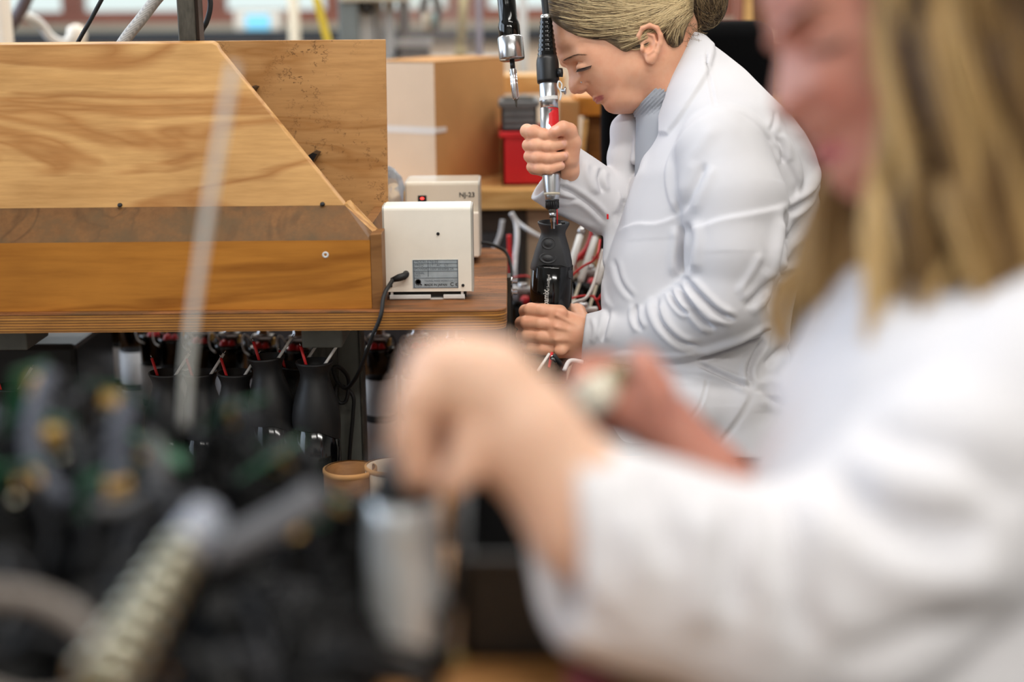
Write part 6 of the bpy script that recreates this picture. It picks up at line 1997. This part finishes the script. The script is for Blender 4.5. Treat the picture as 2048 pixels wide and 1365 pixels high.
pw_ = MB().tube(spline([at(368, 860, 1.10), at(378, 700, 1.10), at(402, 520, 1.10), at(432, 330, 1.10), at(462, 165, 1.10), at(468, 130, 1.10)], 6), 0.0032, 8)
tag(pw_.build('standing_wire', MT['pale_wire']), 'pale wire standing up out of the pile in front of the hopper', 'wire')
# soldering iron stand: coil spring on a tube
i0, i1 = at(190, 1390, 0.70), at(372, 1098, 0.80)
iron = empty('iron_stand', at(190, 1420, 0.68), 0, 'silver coil spring holder with soldering iron at the lower left', 'stand')
iron.location.z = NZ
dr = (i1 - i0).normalized(); Li = (i1 - i0).length
s1 = dr.orthogonal().normalized(); s2_ = dr.cross(s1)
helix = [i0 + dr * (Li * t) + (s1 * math.cos(t * 2 * PI * 8) + s2_ * math.sin(t * 2 * PI * 8)) * (0.0165 - 0.005 * t) for t in np.linspace(0, 1, 8 * 16)]
MB().tube(helix, 0.0030, 6).build('coil_spring', MT['silver_can'], iron)
MB().tube([i0 - dr * 0.02, i1], 0.0085, 14).build('inner_tube', speck('olive_sleeve', rgb(86, 78, 40), 0.4), iron)
MB().tube([i0 - dr * 0.02, Vector((i0.x - 0.01, i0.y, NZ + 0.01)), Vector((i0.x - 0.01, i0.y, NZ))], 0.008, 10).lathe([(0.04, 0), (0.04, 0.006), (0.012, 0.012)], (i0.x - 0.01, i0.y, NZ), n=24).build('stand_foot', MT['rubber'], iron)
MB().tube([i1 - dr * 0.004, i1 + dr * 0.010, i1 + dr * 0.03], [0.011, 0.0135, 0.012], 16).build('collar', speck('blue_grey_collar', rgb(140, 146, 160), 0.35), iron)
pcab('grey_tube', [(420, 1115, 0.83), (500, 1075, 0.84), (580, 1030, 0.85), (640, 990, 0.86)], 0.0105, MT['grey_tube'], 'dark grey tube lying over the pile towards the metal housing', 'tube', 14)
rg = empty('hose_roll', at(60, 1330, 0.72), 0, 'grey-brown ring of hose at the lower left corner', 'hose')
rc = at(40, 1300, 0.74)
pts = [rc + (Vector((1, 0, 0)) * math.cos(a_) * 0.046 + Vector((0, 0.55, 0.83)) * math.sin(a_) * 0.030 + Vector((0, 0, -0.35)) * math.cos(a_) * 0.030) for a_ in np.linspace(0, 2 * PI, 40)]
MT['hose'] = speck('grey_brown_hose', rgb(112, 104, 98), 0.45)
MB().tube(pts, 0.0062, 14, caps=False).build('hose_loop', MT['hose'], rg)
MB().tube(spline([rc + Vector((0.045, 0, -0.012)), rc + Vector((0.05, -0.004, -0.03)), Vector((rc.x + 0.03, rc.y, NZ + 0.005))], 5), 0.006, 12).build('hose_end', MT['hose'], rg)
# silver housing being held upright on the bench
hb = at(818, 1318, 0.90)
MT['satin'] = speck('satin_white_sleeve', rgb(196, 200, 202), 0.28, 0.35, scale=20, amt=0.06)
hh = empty('silver_mixer', (hb.x, hb.y, NZ), 0, 'silver mixer body standing on the near bench under the blurred hand', 'mixer')
r_ = 0.0265
MB().lathe([(r_ * 1.12, 0.0), (r_ * 1.14, 0.003), (r_ * 1.12, 0.016), (r_ * 1.0, 0.018)], (hb.x, hb.y, NZ), n=40).build('black_base', MT['black_plastic'], hh)
MB().lathe([(r_, 0.016), (r_ * 1.03, 0.03), (r_ * 1.0, 0.075), (r_ * 0.93, 0.105), (r_ * 0.86, 0.122)], (hb.x, hb.y, NZ), n=40).build('silver_sleeve', MT['satin'], hh)
MB().lathe([(r_ * 0.87, 0.121), (r_ * 0.84, 0.126), (r_ * 0.7, 0.142), (r_ * 0.66, 0.15), (r_ * 0.5, 0.15)], (hb.x, hb.y, NZ), n=32).build('black_grip', MT['black_matt'], hh)
MB().tube(spline([at(905, 960, 0.885), at(915, 1060, 0.885), at(905, 1200, 0.885), at(880, 1330, 0.875)], 6), 0.004, 10).build('side_cable', MT['rubber'], hh)
MB().box(at(888, 1225, 0.865), (0.012, 0.006, 0.012), 0.002).build('latch', MT['rubber'], hh)
pcab('black_lead', [(700, 1010, 0.93), (760, 985, 0.91), (800, 970, 0.905), (850, 955, 0.9)], 0.006, MT['rubber'], 'black lead leading from the pile to the hand')
# dark crate, pink mat and little things at the right end of the bench
p0, p1 = at(918, 1300, 0.90), at(1150, 1000, 1.0)
dk = empty('dark_crate', ((p0.x + p1.x) / 2, 0.99, NZ), 0, 'black crate on the near bench behind the white sleeve', 'crate')
MB().box2((p0.x, 0.905, NZ), (0.115, 1.09, NZ + 0.005)).box2((p0.x, 0.905, NZ), (0.115, 0.911, NZ + 0.075)).box2((p0.x, 1.084, NZ), (0.115, 1.09, NZ + 0.075)).box2((p0.x, 0.905, NZ), (p0.x + 0.006, 1.09, NZ + 0.075)).box2((0.194, 0.905, NZ), (0.115, 1.09, NZ + 0.075)).build('crate_walls', MT['black_plastic'], dk)
MB().box2((p0.x - 0.004, 0.901, NZ + 0.066), (0.119, 0.907, NZ + 0.078), 0.002).build('rim', MT['black_plastic'], dk)
MT['pink'] = speck('pink_mat', rgb(168, 92, 100), 0.7)
m0 = at(1010, 1350, 0.9)
tag(MB().box2((at(1130, 1340, 0.9).x, 0.84, NZ), (at(1225, 1340, 0.9).x, 0.895, NZ + 0.004), 0.0015).build('pink_mat', MT['pink']), 'pink mat on the near bench under the white sleeve', 'mat')
tag(MB().lathe([(0.006, 0), (0.009, 0.001), (0.009, 0.004), (0.006, 0.005), (0.004, 0.004)], (at(905, 1300, 0.9).x, 0.905, NZ), n=20).build('yellow_ring', speck('yellow_ring', rgb(150, 124, 50), 0.4)), 'small yellow ring lying beside the silver housing', 'ring')

# ------------------------------------------------------------------ the woman in the foreground
K = 2.32
H2 = Fr(1700, 150, 1.05)
FACE2 = [(1512, -60), (1520, -10), (1526, 24), (1534, 48), (1545, 66), (1556, 86), (1561, 102), (1557, 130), (1551, 165), (1547, 195), (1549, 216), (1556, 231), (1568, 238), (1582, 242), (1592, 250), (1600, 264), (1614, 279), (1630, 290), (1642, 300), (1643, 309), (1641, 314),
         (1650, 322), (1655, 332), (1656, 344), (1664, 362), (1680, 384), (1704, 402), (1736, 410), (1790, 404), (1840, 400), (1880, 470), (1900, 560), (2010, 520), (2020, 330), (2010, 150), (1990, -60), (1910, -190), (1760, -250), (1610, -200), (1540, -120)]
WPT_1 = WPT
WPT = np.array([(1530, -40, 135, 130), (1545, 60, 125, 95), (1600, 20, 150, 130), (1700, -60, 190, 190), (1860, -60, 205, 210), (1850, 120, 205, 200), (1640, 60, 150, 110), (1700, 140, 178, 140), (1558, 98, 52, 38), (1556, 130, 34, 28), (1552, 170, 34, 28),
                (1556, 215, 40, 32), (1580, 225, 46, 28), (1566, 180, 48, 40), (1590, 140, 84, 70), (1620, 170, 112, 84), (1650, 200, 140, 100), (1605, 262, 66, 40), (1640, 303, 60, 28), (1655, 290, 96, 56), (1668, 330, 80, 50), (1690, 378, 70, 50), (1700, 320, 138, 96),
                (1760, 370, 118, 80), (1790, 280, 185, 150), (1850, 350, 140, 120), (1940, 450, 130, 120)], dtype=np.float64)
def wmap(X, Y):
    s2 = (60 + 3.2 * np.maximum(WPT[:, 2] / K - 20, 0) ** 1.25) * K * K
    d2_ = ((X[..., None] - WPT[:, 0]) ** 2 + (Y[..., None] - WPT[:, 1]) ** 2) / s2
    w_ = np.exp(-d2_ * 0.42) + 1e-3 / (1 + d2_) ** 1.5
    w_ /= w_.sum(-1, keepdims=True)
    return (w_ * WPT[:, 2]).sum(-1), (w_ * WPT[:, 3]).sum(-1)
ax, G = grid((1490, -260, -230), (2030, 570, 230), 5)
X2, Y2_ = np.meshgrid(ax[0].astype(float), ax[1].astype(float), indexing='ij')
d2, W2, R2 = height(X2, Y2_, FACE2)
u = 1 - np.minimum(d2 / R2, 1.0)
f = ((np.sqrt((G[2] / W2[:, :, None]) ** 2 + (np.maximum(u, 0) ** 2)[:, :, None]) - 1) * np.minimum(W2, R2)[:, :, None] * 0.75).astype(np.float32)
for s in (1, -1):
    f = smin(f, ell(G, (1584, 222, s * 38), (24, 19, 18)), 12)
    f = smax(f, -ell(G, (1578, 238, s * 24), (10, 9, 9)), 5)
    f = smax(f, -cap(G, (1604, 215, s * 70), (1650, 280, s * 110), 3, 2), 14)
    f = smax(f, -ell(G, (1596, 102, s * 88), (42, 24, 26)), 22)
    f = smin(f, ell(G, (1624, 112, s * 92), (38, 24, 28)), 12)
    f = smax(f, -cap(G, (1592, 122, s * 108), (1658, 112, s * 126), 2, 2), 6)
    f = smin(f, cap(G, (1552, 78, s * 48), (1620, 44, s * 128), 10, 10), 28)
    f = smin(f, ell(G, (1638, 300, s * 20), (14, 8, 34)), 7)
    f = smin(f, ell(G, (1650, 322, s * 20), (14, 9, 30)), 7)
    f = smax(f, -cap(G, (1638, 312, s * 8), (1690, 300, s * 84), 1.4, 1), 6)
HV2, HQ2 = nets(f, ax)
HV2 = smooth(HV2, HQ2, 2)
lip2 = np.clip(1.3 - ((HV2[:, 0] - 1650) / 32) ** 2 - ((HV2[:, 1] - 312) / 16) ** 2, 0, 1) * (np.abs(HV2[:, 2]) < 84)

# her left hand and forearm, near the lens, bent down over the housing
HF = Fr(960, 860, 0.845)
ax, G = grid((740, 620, -190), (1420, 1240, 150), 6.5)
f = chain(G, [(1330, 1170, -6), (1180, 1030, 0), (1050, 870, 6), (975, 775, 6)], [122, 124, 108, 98], 40)
f = smin(f, chain(G, [(975, 775, 6), (915, 752, 14), (880, 748, 20)], [100, 86, 72], 30), 30)
for (P, R) in (([(905, 735, 60), (840, 790, 74), (826, 860, 60), (838, 930, 36)], [52, 44, 40, 34]),
               ([(895, 740, 10), (828, 802, 18), (818, 880, 12), (836, 950, 4)], [50, 44, 40, 34]),
               ([(900, 748, -40), (842, 812, -44), (834, 890, -44), (850, 950, -36)], [48, 42, 38, 32]),
               ([(915, 760, -84), (868, 822, -94), (862, 890, -88), (874, 940, -74)], [44, 38, 34, 28])):
    f = smin(f, chain(G, P, R, 10), 10)
f = smin(f, chain(G, [(975, 830, 20), (948, 878, 62), (930, 930, 66), (900, 962, 52)], [58, 44, 38, 30], 10), 14)
FV, FQ = nets(f, ax); FV = smooth(FV, FQ, 2)
# her right hand, behind, round a metal pipe, with a bare forearm
HG = Fr(1260, 800, 1.0)
ax, G = grid((1090, 640, -150), (1580, 1110, 150), 6)
f = chain(G, [(1570, 1090, -30), (1420, 945, -20), (1330, 850, -8), (1280, 810, 0)], [74, 66, 62, 60], 20)
f = smin(f, chain(G, [(1280, 810, 0), (1236, 800, -20), (1210, 800, -40)], [62, 54, 46], 16), 16)
for (P, R) in (([(1262, 760, -50), (1214, 740, -60), (1178, 742, -40), (1158, 768, -4)], [34, 32, 30, 26]),
               ([(1250, 790, -66), (1200, 772, -74), (1166, 776, -52), (1150, 800, -16)], [33, 31, 29, 25]),
               ([(1248, 822, -70), (1204, 812, -78), (1172, 814, -56), (1158, 834, -22)], [31, 29, 27, 23]),
               ([(1254, 850, -66), (1216, 846, -72), (1190, 848, -54), (1178, 862, -26)], [28, 26, 24, 20])):
    f = smin(f, chain(G, P, R, 8), 8)
f = smin(f, chain(G, [(1316, 830, 30), (1306, 780, 60), (1290, 742, 62), (1276, 716, 48)], [46, 38, 32, 25], 10), 12)
GV, GQ = nets(f, ax); GV = smooth(GV, GQ, 2)
# hidden core
HC = Fr(1850, 700, 1.07)
ax, G = grid((1300, 300, -620), (2500, 2600, 620), 34)
f = chain(G, [(1900, 420, 0), (1950, 620, 0), (1960, 900, 0), (1940, 1700, 0)], [110, 250, 320, 360], 100)
for s in (1, -1):
    f = smin(f, cap(G, (1950, 760, s * 160), (1960, 800, s * 300), 130, 110), 60)
    f = smin(f, chain(G, [(1940, 1720, s * 200), (1400, 1780, s * 230)], [220, 170], 20), 40)
CV2, CQ2 = nets(f, ax)
W2p = empty('person', (HC.v(1940, 1700, 0).x, 1.07, 0), 0, 'woman with long wavy blonde hair in white coat, large and blurred in the foreground', 'person')
MT['skin2'] = skin_mat('skin_foreground', rgb(190, 132, 112), rgb(172, 96, 82))  # darker copy: shade on the face and far hand put into the colour
MT['skin2_hand'] = skin_mat('skin_foreground_hand', rgb(222, 184, 160), rgb(212, 164, 138))  # paler copy for the near hand, its brighter light put into the colour
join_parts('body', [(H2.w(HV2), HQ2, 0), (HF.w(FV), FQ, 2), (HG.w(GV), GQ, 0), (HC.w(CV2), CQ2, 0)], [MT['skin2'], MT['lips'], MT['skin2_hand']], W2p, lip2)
def surf2(x, y):
    m = (np.abs(HV2[:, 0] - x) < 8) & (np.abs(HV2[:, 1] - y) < 8) & (HV2[:, 2] > 0)
    return float(HV2[m][:, 2].max()) if m.any() else 60.0
MB().tube([H2.v(1590 + 66 * t, 124 - 10 * t + 8 * math.sin(t * PI), surf2(1590 + 66 * t, 124 - 10 * t) + 3) for t in np.linspace(0, 1, 9)], [0.0014] * 4 + [0.0022] * 4 + [0.001], 6).build('eyelashes', MT['lash'], W2p)['kind'] = 'stuff'
MB().tube([H2.v(1553 + 80 * t, 72 - 34 * math.sin(t * 1.9), surf2(1553 + 80 * t, 72 - 34 * math.sin(t * 1.9)) + 1) for t in np.linspace(0, 1, 9)], [0.001, 0.0022, 0.0026, 0.0026, 0.0024, 0.002, 0.0017, 0.0012, 0.0006], 6).build('eyebrow', MT['brow'], W2p)['kind'] = 'stuff'

# hair: cap plus long wavy locks made of fine strands
MT['hair2'] = hair_mat('wavy_blonde_hair', [(0.0, rgb(58, 42, 28)), (0.3, rgb(112, 84, 52)), (0.62, rgb(168, 134, 84)), (1.0, rgb(216, 182, 124))])
MT['hair2_base'] = speck('blonde_under_hair', rgb(104, 78, 50), 0.6, scale=20, amt=0.3)
HP2 = [(1545, -165), (1590, -125), (1650, -85), (1705, -30), (1732, 60), (1744, 150), (1752, 250), (1756, 340), (1780, 420), (1840, 480), (1960, 520), (2040, 420), (2050, 150), (2030, -70), (1930, -230), (1760, -285), (1620, -240)]
ax, G = grid((1530, -300, -260), (2070, 540, 260), 9)
X2, Y2_ = np.meshgrid(ax[0].astype(float), ax[1].astype(float), indexing='ij')
P2 = np.stack([X2.ravel(), Y2_.ravel()], 1)
dh = poly_sd(P2, HP2).reshape(X2.shape)
_, Wh, Rh = height(X2, Y2_, FACE2)
dsk = poly_sd(P2, FACE2).reshape(X2.shape) + 34
uu = 1 - np.clip(dsk / (Rh + 24), -2, 1)
f = (np.sqrt((G[2] / (Wh + 16)[:, :, None]) ** 2 + (np.maximum(uu, 0) ** 2)[:, :, None]) - 1) * np.minimum(Wh, Rh)[:, :, None] * 0.8
f = smax(f.astype(np.float32), -(dh[:, :, None]).astype(np.float32) * np.ones_like(G[2]) * 0.8, 16)
KV2, KQ2 = nets(f, ax); KV2 = smooth(KV2, KQ2, 2)
hair2 = organic('hair', KV2, KQ2, H2, MT['hair2_base'], W2p)
paths, tones, rads = [], [], []
rr2 = random.Random(11)
def lock(P, wid, tone, n=26, wave=14, freq=7.0):
    """P: (x, y, z) guide points"""
    g = np.array([tuple(p) for p in spline(P, 6)])
    k = 16
    t0 = np.linspace(0, len(g) - 1, k)
    c = np.stack([np.interp(t0, np.arange(len(g)), g[:, j]) for j in range(3)], 1)
    ph = rr2.uniform(0, 6)
    tt = np.linspace(0, 1, k)
    c[:, 0] += wave * np.sin(tt * freq + ph) * np.minimum(1, tt * 2.2)
    c[:, 2] += wave * 0.8 * np.cos(tt * freq + ph) * np.minimum(1, tt * 2.2)
    for _ in range(n):
        r_ = wid * math.sqrt(rr2.random()); a_ = rr2.uniform(0, 2 * PI)
        sp = 0.7 + 0.5 * np.sin(tt * PI)
        o_ = np.stack([np.cos(a_ + tt * 1.5) * r_ * sp, np.zeros(k), np.sin(a_ + tt * 1.5) * r_ * sp], 1)
        paths.append(H2.w(c + o_))
        tones.append(min(1, max(0, tone + rr2.gauss(0, 0.10)))); rads.append(rr2.uniform(0.0006, 0.0011))
# near side locks in front of the ear, over the ear, and down the back
for k in range(64):
    q_ = k / 63
    x0 = 1708 + 360 * q_ + rr2.uniform(-12, 12)
    zt_ = 150 + 50 * math.sin(q_ * PI) + rr2.uniform(-25, 25)
    top_ = (1700 + 250 * q_, -250 + 60 * abs(q_ - 0.4) * 2, 60 + 40 * rr2.random())
    L2 = rr2.uniform(640, 760) - 110 * q_
    dark = 0.50 + 0.36 * math.sin(q_ * 21 + 0.6) + (-0.3 if 0.09 < q_ < 0.17 else 0)
    lock([top_, (x0 - 8, -60, zt_ + 30), (x0 + 4, 120, zt_ + 46), (x0 + 14, 320, zt_ + 50), (x0 + rr2.uniform(-20, 24), 480, zt_ + 52), (x0 + rr2.uniform(-50, 10), L2, zt_ + 60)], 17, dark, 26, rr2.uniform(18, 44), rr2.uniform(7, 11))
for k in range(26):
    q_ = k / 25
    x0 = 1770 + 280 * q_
    zt_ = -(150 + 50 * math.sin(q_ * PI))
    lock([(1700 + 250 * q_, -250 + 60 * abs(q_ - 0.4) * 2, -60), (x0 - 8, -60, zt_ - 30), (x0 + 4, 120, zt_ - 46), (x0 + 14, 320, zt_ - 50), (x0, 480, zt_ - 52), (x0 - 20, 620, zt_ - 60)], 20, 0.5 + rr2.uniform(-0.2, 0.2), 22, 20, 8)
for k in range(30):      # over the crown, combed back from the forehead
    q_ = k / 29 * 2 - 1
    lock([(1556, -165, 110 * q_), (1640, -238, 130 * q_), (1770, -290, 150 * q_), (1900, -245, 170 * q_), (2010, -100, 170 * q_), (2050, 150, 160 * q_)], 20, 0.5 + rr2.uniform(-0.2, 0.2), 20, 6, 5)
# dull locks on the far side, falling past the chin
for k in range(16):
    q_ = k / 15
    x0 = 1640 + 120 * q_
    lock([(1720 + 100 * q_, -60, -190), (1730 + 60 * q_, 150, -195), (1690 + 70 * q_, 330, -180), (x0 + 10, 440, -165), (x0 - 8, 540, -150), (x0 - 22 + rr2.uniform(-14, 14), 650 + rr2.uniform(-40, 40), -140)], 15, 0.56 + rr2.uniform(-0.08, 0.08), 22, 10, 6)
# one lock curling away from the chest
lock([(1730, 300, -180), (1690, 430, -175), (1640, 510, -170), (1592, 560, -165), (1580, 620, -160), (1596, 680, -158), (1640, 720, -155)], 14, 0.55, 40, 3, 4)
lock([(1740, 330, -180), (1700, 450, -175), (1660, 520, -168), (1620, 545, -165), (1590, 590, -160), (1588, 650, -158), (1610, 700, -155)], 12, 0.5, 34, 3, 4)
# strands lying over the shoulder and in front of the coat
for k in range(12):
    x0 = 1720 + 11 * k
    lock([(x0 + 10, 300, 175), (x0 + 16, 430, 190), (x0 + 6, 560, 195), (x0 - 6 + rr2.uniform(-12, 12), 640, 190), (x0 - 22 + rr2.uniform(-20, 10), 700 + rr2.uniform(-30, 20), 180)], 12, 0.68 + rr2.uniform(-0.12, 0.12), 20, 9, 7)
strands('hair_strands', paths, np.array(rads), MT['hair2'], hair2, tones, 3, 0.22)['kind'] = 'stuff'

# coat: trunk and collar in one frame, near sleeve in a nearer one
ax, G = grid((1330, 430, -620), (2500, 1750, 520), 15)
f = loft_field(G, ax, [(470, 1850, 1960, 0, 90), (530, 1760, 2080, 0, 190), (600, 1712, 2200, 0, 330), (680, 1652, 2280, 0, 430), (760, 1604, 2330, 0, 450), (850, 1550, 2350, 0, 440), (960, 1492, 2360, 0, 430), (1100, 1450, 2370, 0, 430), (1400, 1420, 2390, 0, 440), (1740, 1400, 2400, 0, 440)], 2.2)
f = smax(f, -chain(G, [(1900, 330, 0), (1850, 520, 0), (1770, 620, 20)], [150, 130, 40], 40), 20)
# rolled lapel edge running down the front
f = smin(f, chain(G, [(1800, 560, 190), (1740, 650, 220), (1690, 760, 230), (1640, 880, 220), (1590, 1000, 200)], [36, 46, 44, 40, 36], 20), 14)
f = smin(f, chain(G, [(1750, 560, -150), (1690, 640, -160), (1600, 780, -140)], [40, 46, 40], 20), 16)
f = smin(f, chain(G, [(1960, 700, -400), (1740, 1010, -310), (1590, 1085, -110)], [165, 130, 104], 40), 30)     # far sleeve, pushed up to the elbow
TV2, TQ2 = nets(f, ax); TV2 = smooth(TV2, TQ2, 2)
TN2 = normals(TV2, TQ2)
TV2 = TV2 + TN2 * (9 * noise3(TV2, (0.010, 0.006, 0.01), 5))[:, None]
SFm = Fr(1500, 1050, 0.845)
ax, G = grid((980, 470, -330), (2460, 1680, 330), 13)
f = chain(G, [(1110, 1062, 0), (1300, 1132, -6), (1520, 1200, -14), (1690, 1190, -24)], [212, 204, 214, 222], 60)
up_ = chain(G, [(1690, 1190, -24), (1900, 1020, -50), (2120, 830, -110), (2260, 720, -190)], [222, 244, 256, 240], 60)
f = smin(f, up_, 60)
f = smax(f, plane(G, (1105, 1040, 0), (-0.88, 0.03, 0.25)) - 6, 8)
f = smax(f, -chain(G, [(1000, 985, 0), (1200, 1085, 0)], [186, 172], 20), 8)
EV, EQ = nets(f, ax); EV = smooth(EV, EQ, 2)
EN = normals(EV, EQ)
EV = EV + EN * (8 * noise3(EV, (0.012, 0.008, 0.012), 8))[:, None]
EN = normals(EV, EQ)
EV = folds(EV, EN, [([(1290, 920), (1300, 1010), (1330, 1100)], 34, -26, 0), ([(1470, 985), (1440, 1090), (1450, 1200)], 38, -30, 0), ([(1560, 975), (1540, 1100), (1580, 1260)], 34, -30, 0), ([(1240, 1000), (1270, 1090), (1260, 1160)], 30, 16, 0),
                   ([(1410, 990), (1380, 1100), (1390, 1240)], 40, 22, 0), ([(1640, 930), (1700, 1000), (1800, 1030), (1920, 1020)], 50, -34, 0), ([(1700, 860), (1850, 900), (2000, 990)], 60, -28, 0), ([(1600, 990), (1680, 1090), (1820, 1120), (2000, 1110)], 56, 26, 0),
                   ([(1620, 1290), (1760, 1240), (1960, 1180)], 50, -22, 0), ([(1120, 1100), (1150, 1180), (1220, 1240)], 32, -16, 0)])
coat2 = join_parts('lab_coat', [(H2.w(TV2), TQ2, 0), (SFm.w(EV), EQ, 0)], [MT['coat']], W2p)
# pipe held in the far hand
pa, pb2 = HG.v(1160, 806, 40), HG.v(1264, 752, -10)
pd = (pb2 - pa).normalized(); pl = (pb2 - pa).length
pipe = empty('pipe_piece', pa, 0, 'short metal pipe held in the foreground woman\'s farther hand', 'pipe')
MB().lathe([(0.0105, 0), (0.0135, 0.001), (0.0140, 0.02), (0.0135, pl * 0.55), (0.010, pl * 0.55)], pa, pd, 28).build('pale_sleeve', speck('pale_metal', rgb(206, 200, 182), 0.35, 0.2), pipe)
MB().lathe([(0.0125, pl * 0.5), (0.0132, pl * 0.6), (0.0132, pl * 1.0), (0.010, pl * 1.02)], pa, pd, 28).build('brass_end', speck('dark_brass', rgb(120, 108, 78), 0.35, 0.6), pipe)
# seat and legs of the foreground woman, below the frame
cx2 = HC.v(1940, 1700, 0)
ax, G = grid((-0.62, -0.3, -0.01), (0.32, 0.3, 0.62), 0.02)
zq = 0.56
f = None
for s in (1, -1):
    c = chain(G, [(0.05, s * 0.09, 0.52), (-0.40, s * 0.10, 0.50), (-0.42, s * 0.10, 0.12), (-0.42, s * 0.10, 0.05)], [0.085, 0.07, 0.045, 0.042], 0.02)
    f = c if f is None else smin(f, c, 0.02)
LV2, LQ2 = nets(f, ax)
LV2 = LV2 + np.array([cx2.x, cx2.y, 0.0]); LV2[:, 2] = np.maximum(LV2[:, 2], 0.02)
link('trousers', mesh_from(LV2, LQ2, 'trousers'), MT['dark_cloth'], W2p, smooth=True)
for s in (1, -1):
    MB().lathe([(0.0, 0.0), (0.036, 0.0), (0.042, 0.02), (0.038, 0.05), (0.0, 0.075)], (cx2.x - 0.45, cx2.y + s * 0.10, 0.0), (0, 0, 1), 18, sx=2.6, sy=1.0, ref=(1, 0, 0)).build('shoe', MT['black_plastic'], W2p)
st2 = empty('work_stool', (cx2.x + 0.05, cx2.y, 0), 0, 'grey stool under the blurred foreground woman', 'stool')
MB().lathe([(0.05, -0.07), (0.18, -0.065), (0.20, -0.03), (0.19, -0.002), (0.05, 0.0)], (cx2.x + 0.05, cx2.y, 0.42), (0, 0, 1), 32).build('seat', MT['fabric_black'], st2)
MB().tube([(cx2.x + 0.05, cx2.y, 0.0), (cx2.x + 0.05, cx2.y, 0.36)], 0.03).build('gas_column', MT['steel'], st2)
MB().lathe([(0.22, 0.0), (0.22, 0.012), (0.05, 0.03)], (cx2.x + 0.05, cx2.y, 0), n=32).build('foot_plate', MT['steel'], st2)
